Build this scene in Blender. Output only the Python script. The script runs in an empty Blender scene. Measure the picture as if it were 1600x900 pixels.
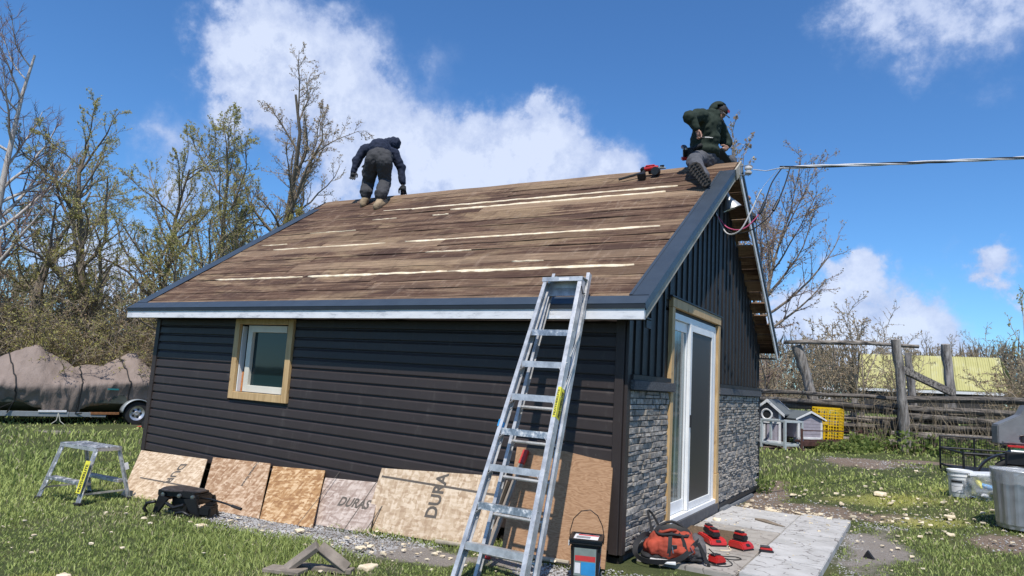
import bpy, bmesh, math, random
import numpy as np
from mathutils import Vector, Matrix, noise as mnoise
random.seed(7); rng = np.random.default_rng(7)
R = math.radians
SC = bpy.context.scene
COL = SC.collection

# ------------------------------------------------------------------ camera
CAM = Vector((2.2715, -5.8347, 1.4161))
cr = Vector((0.85963477, 0.50745686, 0.05929242))
cu = Vector((0.01829445, -0.14655187, 0.9890338))
cf = Vector((-0.51058141, 0.84912312, 0.13526473))
cd = bpy.data.cameras.new('camera'); cam = bpy.data.objects.new('camera', cd); COL.objects.link(cam)
cam.matrix_world = Matrix(((cr.x, cu.x, -cf.x, CAM.x), (cr.y, cu.y, -cf.y, CAM.y), (cr.z, cu.z, -cf.z, CAM.z), (0, 0, 0, 1)))
cd.sensor_width = 36; cd.lens = 1066.6 / 1600 * 36; cd.clip_start = 0.05; cd.clip_end = 3000
SC.camera = cam

# ------------------------------------------------------------------ sun, sky, exposure
SUNV = Vector((.30, -.62, 1.15)).normalized()
sl = bpy.data.lights.new('sun', 'SUN'); sun = bpy.data.objects.new('sun', sl); COL.objects.link(sun)
sl.energy = 4.6; sl.angle = R(.53); sl.color = (1, .95, .88)
sun.rotation_euler = SUNV.to_track_quat('Z', 'Y').to_euler()
SC.view_settings.view_transform = 'Standard'; SC.view_settings.look = 'None'
SC.view_settings.exposure = 0.18; SC.view_settings.gamma = 1

W = bpy.data.worlds.new('World'); SC.world = W; W.use_nodes = True
nt = W.node_tree; nt.nodes.clear()
def wn(t, **k):
    n = nt.nodes.new(t)
    for a, b in k.items(): setattr(n, a, b)
    return n
def wm(op, a, b=None, c=None, clamp=False):
    n = nt.nodes.new('ShaderNodeMath'); n.operation = op; n.use_clamp = clamp
    for i, v in enumerate((a, b, c)):
        if v is None: continue
        if isinstance(v, (int, float)): n.inputs[i].default_value = v
        else: nt.links.new(v, n.inputs[i])
    return n.outputs[0]
sky = wn('ShaderNodeTexSky', sky_type='NISHITA', sun_disc=False)
sky.sun_elevation = math.asin(SUNV.z); sky.sun_rotation = math.atan2(SUNV.x, SUNV.y)
sky.air_density = 1.0; sky.dust_density = 0.0; sky.ozone_density = 1.0; sky.altitude = 0
tc = wn('ShaderNodeTexCoord')
def wnoise(scale, detail, rough, zs=1.0):
    mp = wn('ShaderNodeMapping'); mp.inputs['Scale'].default_value = (1, 1, zs)
    nt.links.new(tc.outputs['Generated'], mp.inputs['Vector'])
    n = wn('ShaderNodeTexNoise'); n.inputs['Scale'].default_value = scale; n.inputs['Detail'].default_value = detail
    n.inputs['Roughness'].default_value = rough
    nt.links.new(mp.outputs[0], n.inputs['Vector'])
    return n
nw = wnoise(9, 7, .6); nf = wnoise(22, 8, .65); nl = wnoise(3.2, 6, .58, 2.2)
# warp the viewing direction a little so that the cloud outlines are ragged
vs = wn('ShaderNodeVectorMath', operation='SUBTRACT'); nt.links.new(nw.outputs['Color'], vs.inputs[0]); vs.inputs[1].default_value = (.5, .5, .5)
vsc = wn('ShaderNodeVectorMath', operation='SCALE'); nt.links.new(vs.outputs[0], vsc.inputs[0]); vsc.inputs['Scale'].default_value = .16
vs2 = wn('ShaderNodeVectorMath', operation='SUBTRACT'); nt.links.new(nf.outputs['Color'], vs2.inputs[0]); vs2.inputs[1].default_value = (.5, .5, .5)
vsc2 = wn('ShaderNodeVectorMath', operation='SCALE'); nt.links.new(vs2.outputs[0], vsc2.inputs[0]); vsc2.inputs['Scale'].default_value = .065
va = wn('ShaderNodeVectorMath', operation='ADD'); nt.links.new(tc.outputs['Generated'], va.inputs[0]); nt.links.new(vsc.outputs[0], va.inputs[1])
vb = wn('ShaderNodeVectorMath', operation='ADD'); nt.links.new(va.outputs[0], vb.inputs[0]); nt.links.new(vsc2.outputs[0], vb.inputs[1])
# cumulus: soft lumps at their places in the sky (direction, angular radius, density)
PUFFS = [(-.716,.553,.425,.089,1), (-.756,.542,.366,.07,.9), (-.691,.613,.384,.10,1), (-.665,.666,.336,.085,.8), (-.581,.728,.365,.05,.3), (-.559,.705,.437,.05,.38),
 (-.61,.728,.305,.095,.8), (-.506,.803,.315,.085,1.1), (-.447,.826,.343,.06,1.1), (-.377,.872,.305,.055,1), (-.579,.768,.264,.10,1), (-.70,.66,.24,.06,.6), (-.50,.83,.24,.10,1), (-.40,.885,.25,.07,1),
 (-.835,.481,.268,.05,.45), (-.815,.528,.225,.07,.6), (-.016,.881,.473,.08,.75), (.084,.886,.455,.08,.8), (.18,.87,.46,.07,.8), (-.052,.985,.164,.034,.8), (.10,.981,.166,.03,1.1),
 (-.068,.992,.096,.07,1.3), (.003,.996,.08,.06,1.2), (-.13,.985,.09,.06,1.1), (.059,.971,.233,.016,.35), (.046,.979,.2,.022,.3), (.02,.985,.13,.03,.35),
 (-.9,.42,.12,.09,.6), (-.86,.48,.10,.08,.6)]
acc = None
for (x, y, z, a, w) in PUFFS:
    L = math.sqrt(x*x+y*y+z*z)
    d = wn('ShaderNodeVectorMath', operation='DISTANCE'); nt.links.new(vb.outputs[0], d.inputs[0]); d.inputs[1].default_value = (x/L, y/L, z/L)
    t = wm('DIVIDE', d.outputs['Value'], a*1.15)
    t = wm('MULTIPLY', wm('SUBTRACT', 1.25, t, clamp=False), w)
    t = wm('MAXIMUM', t, 0)
    t = wm('POWER', t, 1.5)
    acc = t if acc is None else wm('ADD', acc, t)
mask = wm('MULTIPLY', acc, wm('ADD', wm('MULTIPLY', nf.outputs['Fac'], 2.7), -.32))
# the same kind of scattered fair-weather clouds over the rest of the sky (behind and beside the camera)
ny = wn('ShaderNodeSeparateXYZ'); nt.links.new(tc.outputs['Generated'], ny.inputs[0])
side = wm('SUBTRACT', .45, wm('ADD', wm('MULTIPLY', ny.outputs['Y'], .85), wm('MULTIPLY', ny.outputs['X'], -.35)), clamp=True)
gen = wm('MULTIPLY', wm('SUBTRACT', nl.outputs['Fac'], .52, clamp=True), 9, clamp=True)
gen = wm('MULTIPLY', gen, wm('MULTIPLY', side, 3, clamp=True))
mask = wm('ADD', mask, gen)
mr = wn('ShaderNodeMapRange', interpolation_type='SMOOTHSTEP'); nt.links.new(mask, mr.inputs['Value'])
mr.inputs['From Min'].default_value = .04; mr.inputs['From Max'].default_value = .85; mr.inputs['To Max'].default_value = .93
# cloud brightness: brighter lumps, greyer thin parts and bases
cb = wn('ShaderNodeMix', data_type='RGBA'); cb.inputs['A'].default_value = (4.3, 5.3, 8.0, 1); cb.inputs['B'].default_value = (7.2, 8.0, 9.9, 1)
sh = wm('ADD', wm('MULTIPLY', mask, .45), wm('MULTIPLY', wm('SUBTRACT', nf.outputs['Fac'], .45), 1.6), clamp=True)
nt.links.new(sh, cb.inputs['Factor'])
hs = wn('ShaderNodeHueSaturation'); hs.inputs['Saturation'].default_value = 1.0; hs.inputs['Value'].default_value = 1.0
tint = wn('ShaderNodeVectorMath', operation='MULTIPLY'); nt.links.new(sky.outputs[0], tint.inputs[0]); tint.inputs[1].default_value = (.62, 1.07, 1.54)   # the deep clear blue of that sky
nt.links.new(tint.outputs[0], hs.inputs['Color'])
mx = wn('ShaderNodeMix', data_type='RGBA'); nt.links.new(mr.outputs[0], mx.inputs['Factor']); nt.links.new(hs.outputs[0], mx.inputs['A']); nt.links.new(cb.outputs['Result'], mx.inputs['B'])
bg = wn('ShaderNodeBackground'); bg.inputs['Strength'].default_value = .092
nt.links.new(mx.outputs['Result'], bg.inputs['Color'])
wo = wn('ShaderNodeOutputWorld'); nt.links.new(bg.outputs[0], wo.inputs['Surface'])

# ------------------------------------------------------------------ materials
MATS = {}
class NT:
    def __init__(s, name):
        s.m = bpy.data.materials.new(name); s.m.use_nodes = True; s.t = s.m.node_tree
        s.b = s.t.nodes['Principled BSDF']; s.tc = None; MATS[name] = s.m
    def n(s, t, **k):
        q = s.t.nodes.new(t)
        for a, b in k.items(): setattr(q, a, b)
        return q
    def l(s, a, b): s.t.links.new(a, b)
    def co(s, which='Object', scale=(1, 1, 1), rot=(0, 0, 0), rnd=False):
        if s.tc is None: s.tc = s.n('ShaderNodeTexCoord')
        mp = s.n('ShaderNodeMapping'); mp.inputs['Scale'].default_value = scale; mp.inputs['Rotation'].default_value = rot
        s.l(s.tc.outputs[which], mp.inputs['Vector'])
        if rnd:
            oi = s.n('ShaderNodeObjectInfo'); mm = s.n('ShaderNodeMath', operation='MULTIPLY'); mm.inputs[1].default_value = 37.0
            s.l(oi.outputs['Random'], mm.inputs[0]); s.l(mm.outputs[0], mp.inputs['Location'])
        return mp.outputs[0]
    def noise(s, vec, scale, detail=4, rough=.55, dist=0):
        q = s.n('ShaderNodeTexNoise'); s.l(vec, q.inputs['Vector']); q.inputs['Scale'].default_value = scale
        q.inputs['Detail'].default_value = detail; q.inputs['Roughness'].default_value = rough; q.inputs['Distortion'].default_value = dist
        return q.outputs['Fac']
    def ramp(s, fac, stops):
        q = s.n('ShaderNodeValToRGB'); s.l(fac, q.inputs['Fac']); e = q.color_ramp.elements
        while len(e) < len(stops): e.new(.5)
        for i, (p, c) in enumerate(stops):
            e[i].position = p; e[i].color = (c[0], c[1], c[2], 1) if hasattr(c, '__len__') else (c, c, c, 1)
        return q.outputs['Color']
    def mix(s, fac, a, b, blend='MIX'):
        q = s.n('ShaderNodeMix', data_type='RGBA', blend_type=blend)
        for v, k in ((fac, 'Factor'), (a, 'A'), (b, 'B')):
            if isinstance(v, (int, float)): q.inputs[k].default_value = v
            elif isinstance(v, tuple): q.inputs[k].default_value = (*v, 1)
            else: s.l(v, q.inputs[k])
        return q.outputs['Result']
    def math(s, op, a, b=None, clamp=False):
        q = s.n('ShaderNodeMath', operation=op, use_clamp=clamp)
        for i, v in enumerate((a, b)):
            if v is None: continue
            if isinstance(v, (int, float)): q.inputs[i].default_value = v
            else: s.l(v, q.inputs[i])
        return q.outputs[0]
    def rand(s):
        q = s.n('ShaderNodeObjectInfo'); return q.outputs['Random']
    def set(s, color=None, rough=None, metal=None, bump=None, bs=.3, bd=.01, spec=None):
        for v, k in ((color, 'Base Color'), (rough, 'Roughness'), (metal, 'Metallic'), (spec, 'Specular IOR Level')):
            if v is None: continue
            if isinstance(v, (int, float)): s.b.inputs[k].default_value = v
            elif isinstance(v, tuple): s.b.inputs[k].default_value = (*v, 1)
            else: s.l(v, s.b.inputs[k])
        if bump is not None:
            q = s.n('ShaderNodeBump'); q.inputs['Strength'].default_value = bs; q.inputs['Distance'].default_value = bd
            s.l(bump, q.inputs['Height']); s.l(q.outputs[0], s.b.inputs['Normal'])
        return s.m

def mottled(name, c1, c2, scale=6, rough=.6, bs=.2, bd=.004, stretch=(1, 1, 1), metal=0, rnd=True, detail=5, vary=.25, spec=.5, p=(.35, .65)):
    s = NT(name); v = s.co('Object', stretch, rnd=rnd)
    f = s.noise(v, scale, detail, .6); c = s.ramp(f, [(p[0], c1), (p[1], c2)])
    if vary:
        k = s.math('ADD', s.math('MULTIPLY', s.rand(), vary), 1 - vary / 2)
        q = s.n('ShaderNodeVectorMath', operation='SCALE'); s.l(c, q.inputs[0]); s.l(k, q.inputs['Scale']); c = q.outputs[0]
    f2 = s.noise(v, scale * 6, 3, .6)
    rr = s.math('ADD', s.math('MULTIPLY', f2, .2), rough - .1)
    return s.set(color=c, rough=rr, metal=metal, bump=s.math('ADD', f, s.math('MULTIPLY', f2, .4)), bs=bs, bd=bd, spec=spec)

# old roof sheathing boards, grain along x
s = NT('weathered_board')
g1 = s.noise(s.co('Object', (.22, 5.5, 5.5), rnd=True), 4, 9, .72, .6); g2 = s.noise(s.co('Object', (.9, 26, 26), rnd=True), 4, 6, .75)
big = s.noise(s.co('Object', (.35, 1.3, 1.3)), 1.7, 5, .65, .5); tone = s.noise(s.co('Object', (.8, 3.2, 3.2)), 1.5, 5, .6, .4)
diag = s.noise(s.co('Object', (7, 1.5, 1.5), (0, 0, R(52))), 1.5, 8, .75, .5)
c = s.ramp(g1, [(.38, (.050, .026, .017)), (.47, (.130, .075, .047)), (.54, (.225, .142, .092)), (.64, (.41, .29, .185))])
c = s.mix(s.ramp(tone, [(.40, .9), (.50, 0)]), c, (.060, .034, .026)); c = s.mix(s.ramp(big, [(.50, 0), (.58, .7)]), c, (.36, .255, .15))
c = s.mix(s.ramp(diag, [(.55, 0), (.64, .5)]), c, (.38, .285, .21)); c = s.mix(s.ramp(diag, [(.36, .5), (.45, 0)]), c, (.055, .032, .024))
c = s.mix(s.ramp(g2, [(.42, .0), (.56, .65)]), c, (.060, .036, .026)); c = s.mix(s.ramp(g2, [(.62, 0), (.68, .6)]), c, (.46, .35, .24))
rq = s.rand(); c = s.mix(s.ramp(rq, [(.0, .62), (.35, .0), (1, 0)]), c, (.075, .042, .03)); c = s.mix(s.ramp(rq, [(.62, .0), (1, .5)]), c, (.36, .255, .165))
s.set(color=c, rough=.88, bump=s.math('ADD', g1, g2), bs=.9, bd=.008, spec=.15)

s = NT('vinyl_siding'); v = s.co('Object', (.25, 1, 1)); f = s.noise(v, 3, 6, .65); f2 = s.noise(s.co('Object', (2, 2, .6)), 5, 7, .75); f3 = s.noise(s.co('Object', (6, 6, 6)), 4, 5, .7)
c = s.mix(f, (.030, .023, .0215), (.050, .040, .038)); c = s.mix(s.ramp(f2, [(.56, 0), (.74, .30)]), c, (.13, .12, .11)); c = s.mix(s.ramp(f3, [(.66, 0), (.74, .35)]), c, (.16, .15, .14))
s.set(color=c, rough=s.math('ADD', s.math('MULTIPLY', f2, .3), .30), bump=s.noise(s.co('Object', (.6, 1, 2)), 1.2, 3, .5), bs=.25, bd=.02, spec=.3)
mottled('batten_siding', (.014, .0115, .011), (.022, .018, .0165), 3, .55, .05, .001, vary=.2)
mottled('slate_flashing', (.035, .047, .062), (.043, .057, .074), 5, .42, .05, .001, vary=.1)
mottled('dark_flashing', (.012, .015, .02), (.018, .021, .027), 5, .5, .05, .001, vary=.1)
# primed fascia board, smudged
s = NT('white_fascia'); v = s.co('Object', (1, 4, 4)); f = s.noise(v, 3.2, 7, .7)
s.set(color=s.ramp(f, [(.34, (.42, .43, .45)), (.48, (.72, .72, .73)), (.7, (.82, .82, .82))]), rough=.55, bump=f, bs=.1, bd=.003)
mottled('old_rake_wood', (.30, .27, .22), (.50, .46, .38), 5, .8, .4, .004, (6, 1, 1), vary=.2)
# new lumber with knots
s = NT('new_lumber'); v = s.co('Object', (3, 3, .5), rnd=True); f = s.noise(v, 6, 5, .6, 1.2)
vk = s.n('ShaderNodeTexVoronoi'); s.l(s.co('Object', (1, 1, .6), rnd=True), vk.inputs['Vector']); vk.inputs['Scale'].default_value = 6
c = s.ramp(f, [(.3, (.42, .27, .12)), (.7, (.60, .42, .21))])
c = s.mix(s.ramp(vk.outputs['Distance'], [(.05, 1), (.14, 0)]), c, (.18, .09, .035))
s.set(color=c, rough=.6, bump=f, bs=.15, bd=.003)
mottled('fresh_foam', (.62, .50, .33), (.80, .70, .52), 14, .8, .6, .01, vary=.1)
mottled('white_vinyl', (.72, .73, .73), (.82, .83, .82), 3, .35, .05, .001, vary=.05)
mottled('cream_vinyl', (.62, .59, .50), (.70, .67, .58), 3, .4, .05, .001, vary=.05)
mottled('orange_osb_edge', (.35, .10, .02), (.6, .25, .08), 30, .8, .4, .004)
s = NT('window_glass'); s.set(color=(.010, .028, .033), rough=.04, spec=.45)
f = s.noise(s.co('Object'), 1.2, 2, .5); s.set(bump=f, bs=.06, bd=.02)
s = NT('door_glass'); f = s.noise(s.co('Object', (1, 9, .25)), 1.4, 3, .5)
s.set(color=s.ramp(f, [(.42, (.03, .045, .045)), (.60, (.20, .26, .26))]), rough=.06, spec=.8)  # pale teal streaks paint a curtain reflection into the glass colour
s = NT('insect_screen'); s.set(color=(.040, .038, .037), rough=.45, spec=.3)
# stacked stone
s = NT('stone_grey'); v = s.co('Object'); f = s.noise(v, 22, 6, .65); r = s.rand()
c = s.mix(s.ramp(f, [(.35, 0), (.62, 1)]), (.16, .145, .125), (.52, .475, .415)); c = s.mix(s.math('MULTIPLY', r, .65), c, (.15, .138, .125))
s.set(color=c, rough=.85, bump=f, bs=.8, bd=.012, spec=.3)
mottled('mortar_dark', (.03, .03, .032), (.06, .06, .062), 20, .9, .5, .01)
mottled('ledge_stone', (.05, .052, .056), (.11, .112, .118), 60, .8, .5, .006)
# aluminium
s = NT('aluminium'); v = s.co('Object'); f = s.noise(v, 9, 6, .7); f2 = s.noise(v, 60, 3, .6)
s.set(color=s.ramp(f, [(.35, (.40, .40, .40)), (.6, (.64, .64, .64))]), rough=s.math('ADD', s.math('MULTIPLY', f, .35), .30), metal=.55, bump=f2, bs=.12, bd=.002)
s = NT('aluminium_splattered'); v = s.co('Object'); f = s.noise(v, 16, 7, .75); f2 = s.noise(v, 60, 3, .6)
s.set(color=s.ramp(f, [(.40, (.30, .31, .32)), (.56, (.52, .53, .54)), (.66, (.78, .78, .76))]), rough=.45, metal=s.ramp(f, [(.5, .8), (.62, .0)]), bump=f2, bs=.15, bd=.002)
def plain(name, c, rough=.5, metal=0, spec=.5, k=.82, scale=12, bs=.08):
    return mottled(name, tuple(x * k for x in c), c, scale, rough, bs, .002, metal=metal, vary=.08, spec=spec)
plain('safety_yellow', (.72, .66, .05), .5)
plain('ink_black', (.012, .012, .012), .6)
plain('board_ink', (.10, .085, .07), .8)
plain('black_plastic', (.018, .018, .02), .42)
plain('black_rubber', (.014, .014, .015), .75)
plain('black_steel', (.016, .016, .017), .45, .3)
plain('red_plastic', (.50, .025, .022), .38)
plain('red_paint', (.55, .04, .03), .45)
plain('worn_steel', (.10, .085, .08), .5, .4, k=.4)
plain('rust_steel', (.10, .045, .035), .8, .2, k=.5)
plain('white_plastic', (.72, .73, .72), .4)
plain('paper_white', (.75, .75, .76), .7)
plain('label_grey', (.22, .27, .25), .6)
plain('label_red', (.60, .05, .05), .6)
plain('label_blue', (.03, .28, .60), .6)
plain('grey_plastic', (.17, .175, .18), .5)
plain('pale_wood_pole', (.42, .36, .27), .8, k=.7)
plain('grey_weathered_lumber', (.30, .25, .20), .85, k=.5, scale=6, bs=.4)
plain('yellow_plastic', (.78, .50, .01), .45)
plain('coop_grey', (.13, .12, .13), .7, k=.75)
plain('coop_lilac', (.34, .31, .35), .7)
plain('coop_white', (.68, .68, .67), .6)
plain('coop_roof', (.11, .125, .13), .85)
plain('coop_frame', (.42, .46, .46), .7, k=.85)
plain('skin', (.42, .23, .16), .55)
plain('navy_cotton', (.024, .031, .055), .9, spec=.2, scale=25, bs=.4)
plain('charcoal_trousers', (.062, .062, .066), .9, spec=.2, scale=20, bs=.4)
plain('green_hoodie', (.030, .042, .032), .9, spec=.2, scale=25, bs=.4)
plain('grey_trousers', (.10, .103, .115), .9, spec=.2, scale=20, bs=.4)
plain('tan_leather', (.34, .25, .15), .8, k=.7)
plain('dark_boot', (.035, .03, .026), .75)
plain('glove_black', (.022, .024, .028), .8)
plain('tool_steel', (.35, .36, .37), .3, .9)
plain('porcelain_white', (.68, .66, .64), .3)
plain('pink_cable', (.60, .10, .22), .5)
plain('white_cable', (.55, .55, .55), .5)
plain('bag_red', (.42, .062, .03), .85, k=.55, scale=7, bs=.5)
plain('bag_black', (.02, .02, .022), .85, scale=20, bs=.4)
plain('bag_grey', (.11, .10, .10), .85, k=.6)
plain('mat_brown', (.16, .10, .05), .95, k=.4, scale=60, bs=1)
plain('galvanised', (.42, .44, .46), .42, .7, k=.75, scale=8)
plain('trailer_grey', (.33, .36, .38), .5, .3)
plain('trailer_rust', (.30, .13, .05), .8, .1, k=.6)
plain('hull_green', (.085, .095, .08), .4)
plain('wheel_silver', (.6, .6, .62), .35, .7)
plain('concrete_block', (.17, .18, .19), .85, k=.7)
plain('foundation_grey', (.10, .10, .105), .9, k=.7)
plain('rope_pale', (.42, .42, .36), .9)
plain('teal_print', (.05, .38, .38), .7)
plain('green_plastic', (.02, .12, .06), .5)
plain('barn_wall', (.06, .055, .05), .95, k=.5)
plain('tar_paper', (.018, .02, .026), .85, scale=8, bs=.6)
plain('steel_lamp', (.5, .52, .53), .5, .5)
# boat cover
s = NT('tan_cover'); v = s.co('Object'); f = s.noise(v, 2.2, 6, .6); f2 = s.noise(s.co('Object', (1, 1, .35)), 7, 5, .6, 1.0)
s.set(color=s.ramp(f, [(.3, (.195, .152, .128)), (.7, (.27, .215, .185))]), rough=.8, bump=f2, bs=.6, bd=.05, spec=.3)
# osb boards
def osb(name, c1, c2, c3):
    s = NT(name)
    va = s.n('ShaderNodeTexVoronoi'); s.l(s.co('Object', (34, 34, 13), (0, R(35), 0), rnd=True), va.inputs['Vector']); va.inputs['Scale'].default_value = 1
    vb = s.n('ShaderNodeTexVoronoi'); s.l(s.co('Object', (16, 16, 46), (0, R(-20), 0), rnd=True), vb.inputs['Vector']); vb.inputs['Scale'].default_value = 1
    sa = s.n('ShaderNodeSeparateColor'); s.l(va.outputs['Color'], sa.inputs[0]); sb = s.n('ShaderNodeSeparateColor'); s.l(vb.outputs['Color'], sb.inputs[0])
    k = s.math('MULTIPLY', s.math('ADD', sa.outputs[0], sb.outputs[0]), .5)
    g = s.noise(s.co('Object', (30, 30, 8)), 3, 4, .6); k = s.math('ADD', s.math('MULTIPLY', k, .8), s.math('MULTIPLY', g, .2))
    st = s.noise(s.co('Object'), 2.2, 4, .6)
    c = s.ramp(k, [(.22, c1), (.5, c2), (.74, c3)])
    c = s.mix(s.ramp(st, [(.5, 0), (.75, .35)]), c, c1)
    return s.set(color=c, rough=.75, bump=k, bs=.35, bd=.003, spec=.3)
osb('osb_pale', (.36, .25, .16), (.49, .37, .25), (.62, .50, .37))
osb('osb_tan', (.25, .14, .075), (.37, .24, .145), (.54, .40, .28))
osb('osb_orange', (.25, .13, .058), (.38, .22, .10), (.56, .40, .24))
osb('osb_greyed', (.27, .20, .165), (.37, .295, .25), (.50, .42, .365))
# plywood with cathedral grain
s = NT('plywood'); v = s.co('Object', (1.1, 1.1, 4.2)); w = s.noise(v, 2.6, 3, .5, .6)
bands = s.n('ShaderNodeMath', operation='SINE'); s.l(s.math('MULTIPLY', w, 75), bands.inputs[0])
fine = s.noise(s.co('Object', (4, 4, 60)), 3, 4, .6)
c = s.ramp(s.math('ADD', s.math('MULTIPLY', bands.outputs[0], .11), s.math('MULTIPLY', fine, .9)), [(.15, (.19, .10, .05)), (.42, (.34, .195, .105)), (.7, (.42, .26, .15))])
s.set(color=c, rough=.7, bump=fine, bs=.2, bd=.002, spec=.3)
# concrete pavers
def paver(name, k0, k1, k2):
    s = NT(name); v = s.co('Object'); f = s.noise(v, 3.0, 7, .65); f2 = s.noise(v, 40, 4, .7)
    vo = s.n('ShaderNodeTexVoronoi', feature='DISTANCE_TO_EDGE'); wv = s.n('ShaderNodeVectorMath', operation='ADD'); s.l(v, wv.inputs[0])
    nn = s.n('ShaderNodeTexNoise'); s.l(v, nn.inputs['Vector']); nn.inputs['Scale'].default_value = 7; nn.inputs['Detail'].default_value = 4
    sc_ = s.n('ShaderNodeVectorMath', operation='SCALE'); s.l(nn.outputs['Color'], sc_.inputs[0]); sc_.inputs['Scale'].default_value = .14
    s.l(sc_.outputs[0], wv.inputs[1]); s.l(wv.outputs[0], vo.inputs['Vector']); vo.inputs['Scale'].default_value = 4.2
    crk = s.ramp(vo.outputs['Distance'], [(.008, 1), (.03, 0)])
    gate = s.ramp(s.noise(v, 9, 3, .6), [(.45, 0), (.55, 1)])
    ck = s.math('MULTIPLY', crk, gate)
    c = s.ramp(f, [(.3, k0), (.6, k1), (.8, k2)])
    c = s.mix(s.ramp(f2, [(.62, 0), (.75, .5)]), c, (.2, .18, .16)); c = s.mix(s.math('MULTIPLY', ck, .9), c, (.12, .10, .09))
    s.set(color=c, rough=.85, bump=s.math('SUBTRACT', f2, s.math('MULTIPLY', ck, 2)), bs=.3, bd=.004, spec=.3)
paver('concrete_paver', (.34, .33, .31), (.48, .468, .45), (.55, .54, .52))
paver('concrete_paver_tan', (.25, .225, .195), (.38, .35, .31), (.49, .46, .42))
mottled('gravel_stone', (.16, .155, .15), (.46, .45, .44), 3, .9, .3, .004, rnd=False, vary=0)
# bark kinds
def bark(name, a, b, sc=(1, 1, .25), lo=.0, hi=1., rn=0):
    s = NT(name); v = s.co('Object', sc); f = s.noise(v, 9, 7, .7); f2 = s.noise(v, 1.2, 3, .5)
    c = s.mix(s.ramp(f, [(lo, 0), (hi, 1)]) if hi < 1 else f, a, b)
    if rn: c = s.mix(s.math('MULTIPLY', s.rand(), rn), c, a)
    return s.set(color=c, rough=.9, bump=f, bs=.9, bd=.03, spec=.15)
bark('bark_brown', (.10, .08, .064), (.33, .27, .21))
bark('bark_twig', (.22, .18, .14), (.42, .35, .27))
bark('bark_straw', (.19, .155, .105), (.38, .31, .22))
bark('bark_birch', (.38, .34, .31), (.68, .62, .57))
bark('bark_log', (.10, .09, .083), (.44, .405, .37), (1.6, 1.6, .22), .36, .62, .2)
bark('bark_rail', (.05, .045, .04), (.40, .355, .31), (.25, 2.2, 2.2), .38, .62, .6)
bark('twig_reddish', (.19, .125, .11), (.34, .25, .22))
def leafm(name, a, b):
    s = NT(name); at = s.n('ShaderNodeAttribute', attribute_name='Col')
    sep = s.n('ShaderNodeSeparateColor'); s.l(at.outputs['Color'], sep.inputs[0])
    c = s.mix(sep.outputs[0], a, b); s.set(color=c, rough=.65, spec=.25)
    tr = s.n('ShaderNodeBsdfTranslucent'); s.l(c, tr.inputs['Color'])
    ms = s.n('ShaderNodeMixShader'); ms.inputs[0].default_value = .45
    s.l(s.b.outputs[0], ms.inputs[1]); s.l(tr.outputs[0], ms.inputs[2])
    s.l(ms.outputs[0], s.t.nodes['Material Output'].inputs['Surface']); return s.m
leafm('leaf_olive', (.30, .28, .09), (.56, .52, .19))
leafm('leaf_bud', (.32, .21, .15), (.55, .46, .27))
leafm('leaf_weed', (.09, .15, .035), (.28, .33, .10))
s = NT('grass_blade'); at = s.n('ShaderNodeAttribute', attribute_name='Col')
s.set(color=at.outputs['Color'], rough=.55, spec=.3)
tr = s.n('ShaderNodeBsdfTranslucent'); s.l(at.outputs['Color'], tr.inputs['Color'])
ms = s.n('ShaderNodeMixShader'); ms.inputs[0].default_value = .3
s.l(s.b.outputs[0], ms.inputs[1]); s.l(tr.outputs[0], ms.inputs[2]); s.l(ms.outputs[0], s.t.nodes['Material Output'].inputs['Surface'])
# ground
s = NT('ground_soil'); at = s.n('ShaderNodeAttribute', attribute_name='Mask'); sep = s.n('ShaderNodeSeparateColor'); s.l(at.outputs['Color'], sep.inputs[0])
v = s.co('Object'); n1 = s.noise(v, 1.3, 6, .65); n2 = s.noise(v, 14, 6, .7); n3 = s.noise(v, 70, 3, .7)
green = s.mix(n2, (.040, .055, .02), (.11, .125, .05)); green = s.mix(s.ramp(n1, [(.5, 0), (.72, .5)]), green, (.14, .13, .05))
dirt = s.mix(n2, (.12, .085, .062), (.27, .205, .155)); dirt = s.mix(s.ramp(n3, [(.5, 0), (.7, .6)]), dirt, (.36, .31, .26))
grav = s.mix(n3, (.15, .125, .105), (.40, .36, .32))
yel = s.mix(n2, (.26, .28, .06), (.52, .48, .16))
def edge(ch, lo=.35, hi=.65): return s.ramp(s.math('ADD', sep.outputs[ch], s.math('MULTIPLY', s.math('SUBTRACT', n2, .5), .7)), [(lo, 0), (hi, 1)])
c = s.mix(edge(0), green, dirt); c = s.mix(edge(2), c, grav); c = s.mix(s.math('MULTIPLY', edge(1, .3, .95), .7), c, yel)
s.set(color=c, rough=.95, bump=s.math('ADD', n2, n3), bs=.8, bd=.03, spec=.15)
# yellow corrugated barn roof
s = NT('barn_roof_yellow'); v = s.co('Object'); f = s.noise(s.co('Object', (1.2, 1, 1)), .8, 5, .6); f2 = s.noise(s.co('Object', (3, .5, .5)), 2, 4, .6)
c = s.ramp(f, [(.35, (.36, .345, .125)), (.55, (.42, .395, .16)), (.7, (.46, .45, .28))])
c = s.mix(s.ramp(f2, [(.58, 0), (.72, .5)]), c, (.42, .42, .32)); s.set(color=c, rough=.6)
s = NT('clear_plastic'); s.set(color=(.75, .77, .78), rough=.12); s.b.inputs['Transmission Weight'].default_value = .55; s.b.inputs['IOR'].default_value = 1.2; s.b.inputs['Alpha'].default_value = .45
s = NT('wood_far_brown'); f = s.noise(s.co('Object', (1, 1, .4)), .5, 7, .7); s.set(color=s.mix(f, (.075, .065, .05), (.17, .15, .11)), rough=1)  # mottled brown, the far wood's own colour
M = MATS

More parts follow.
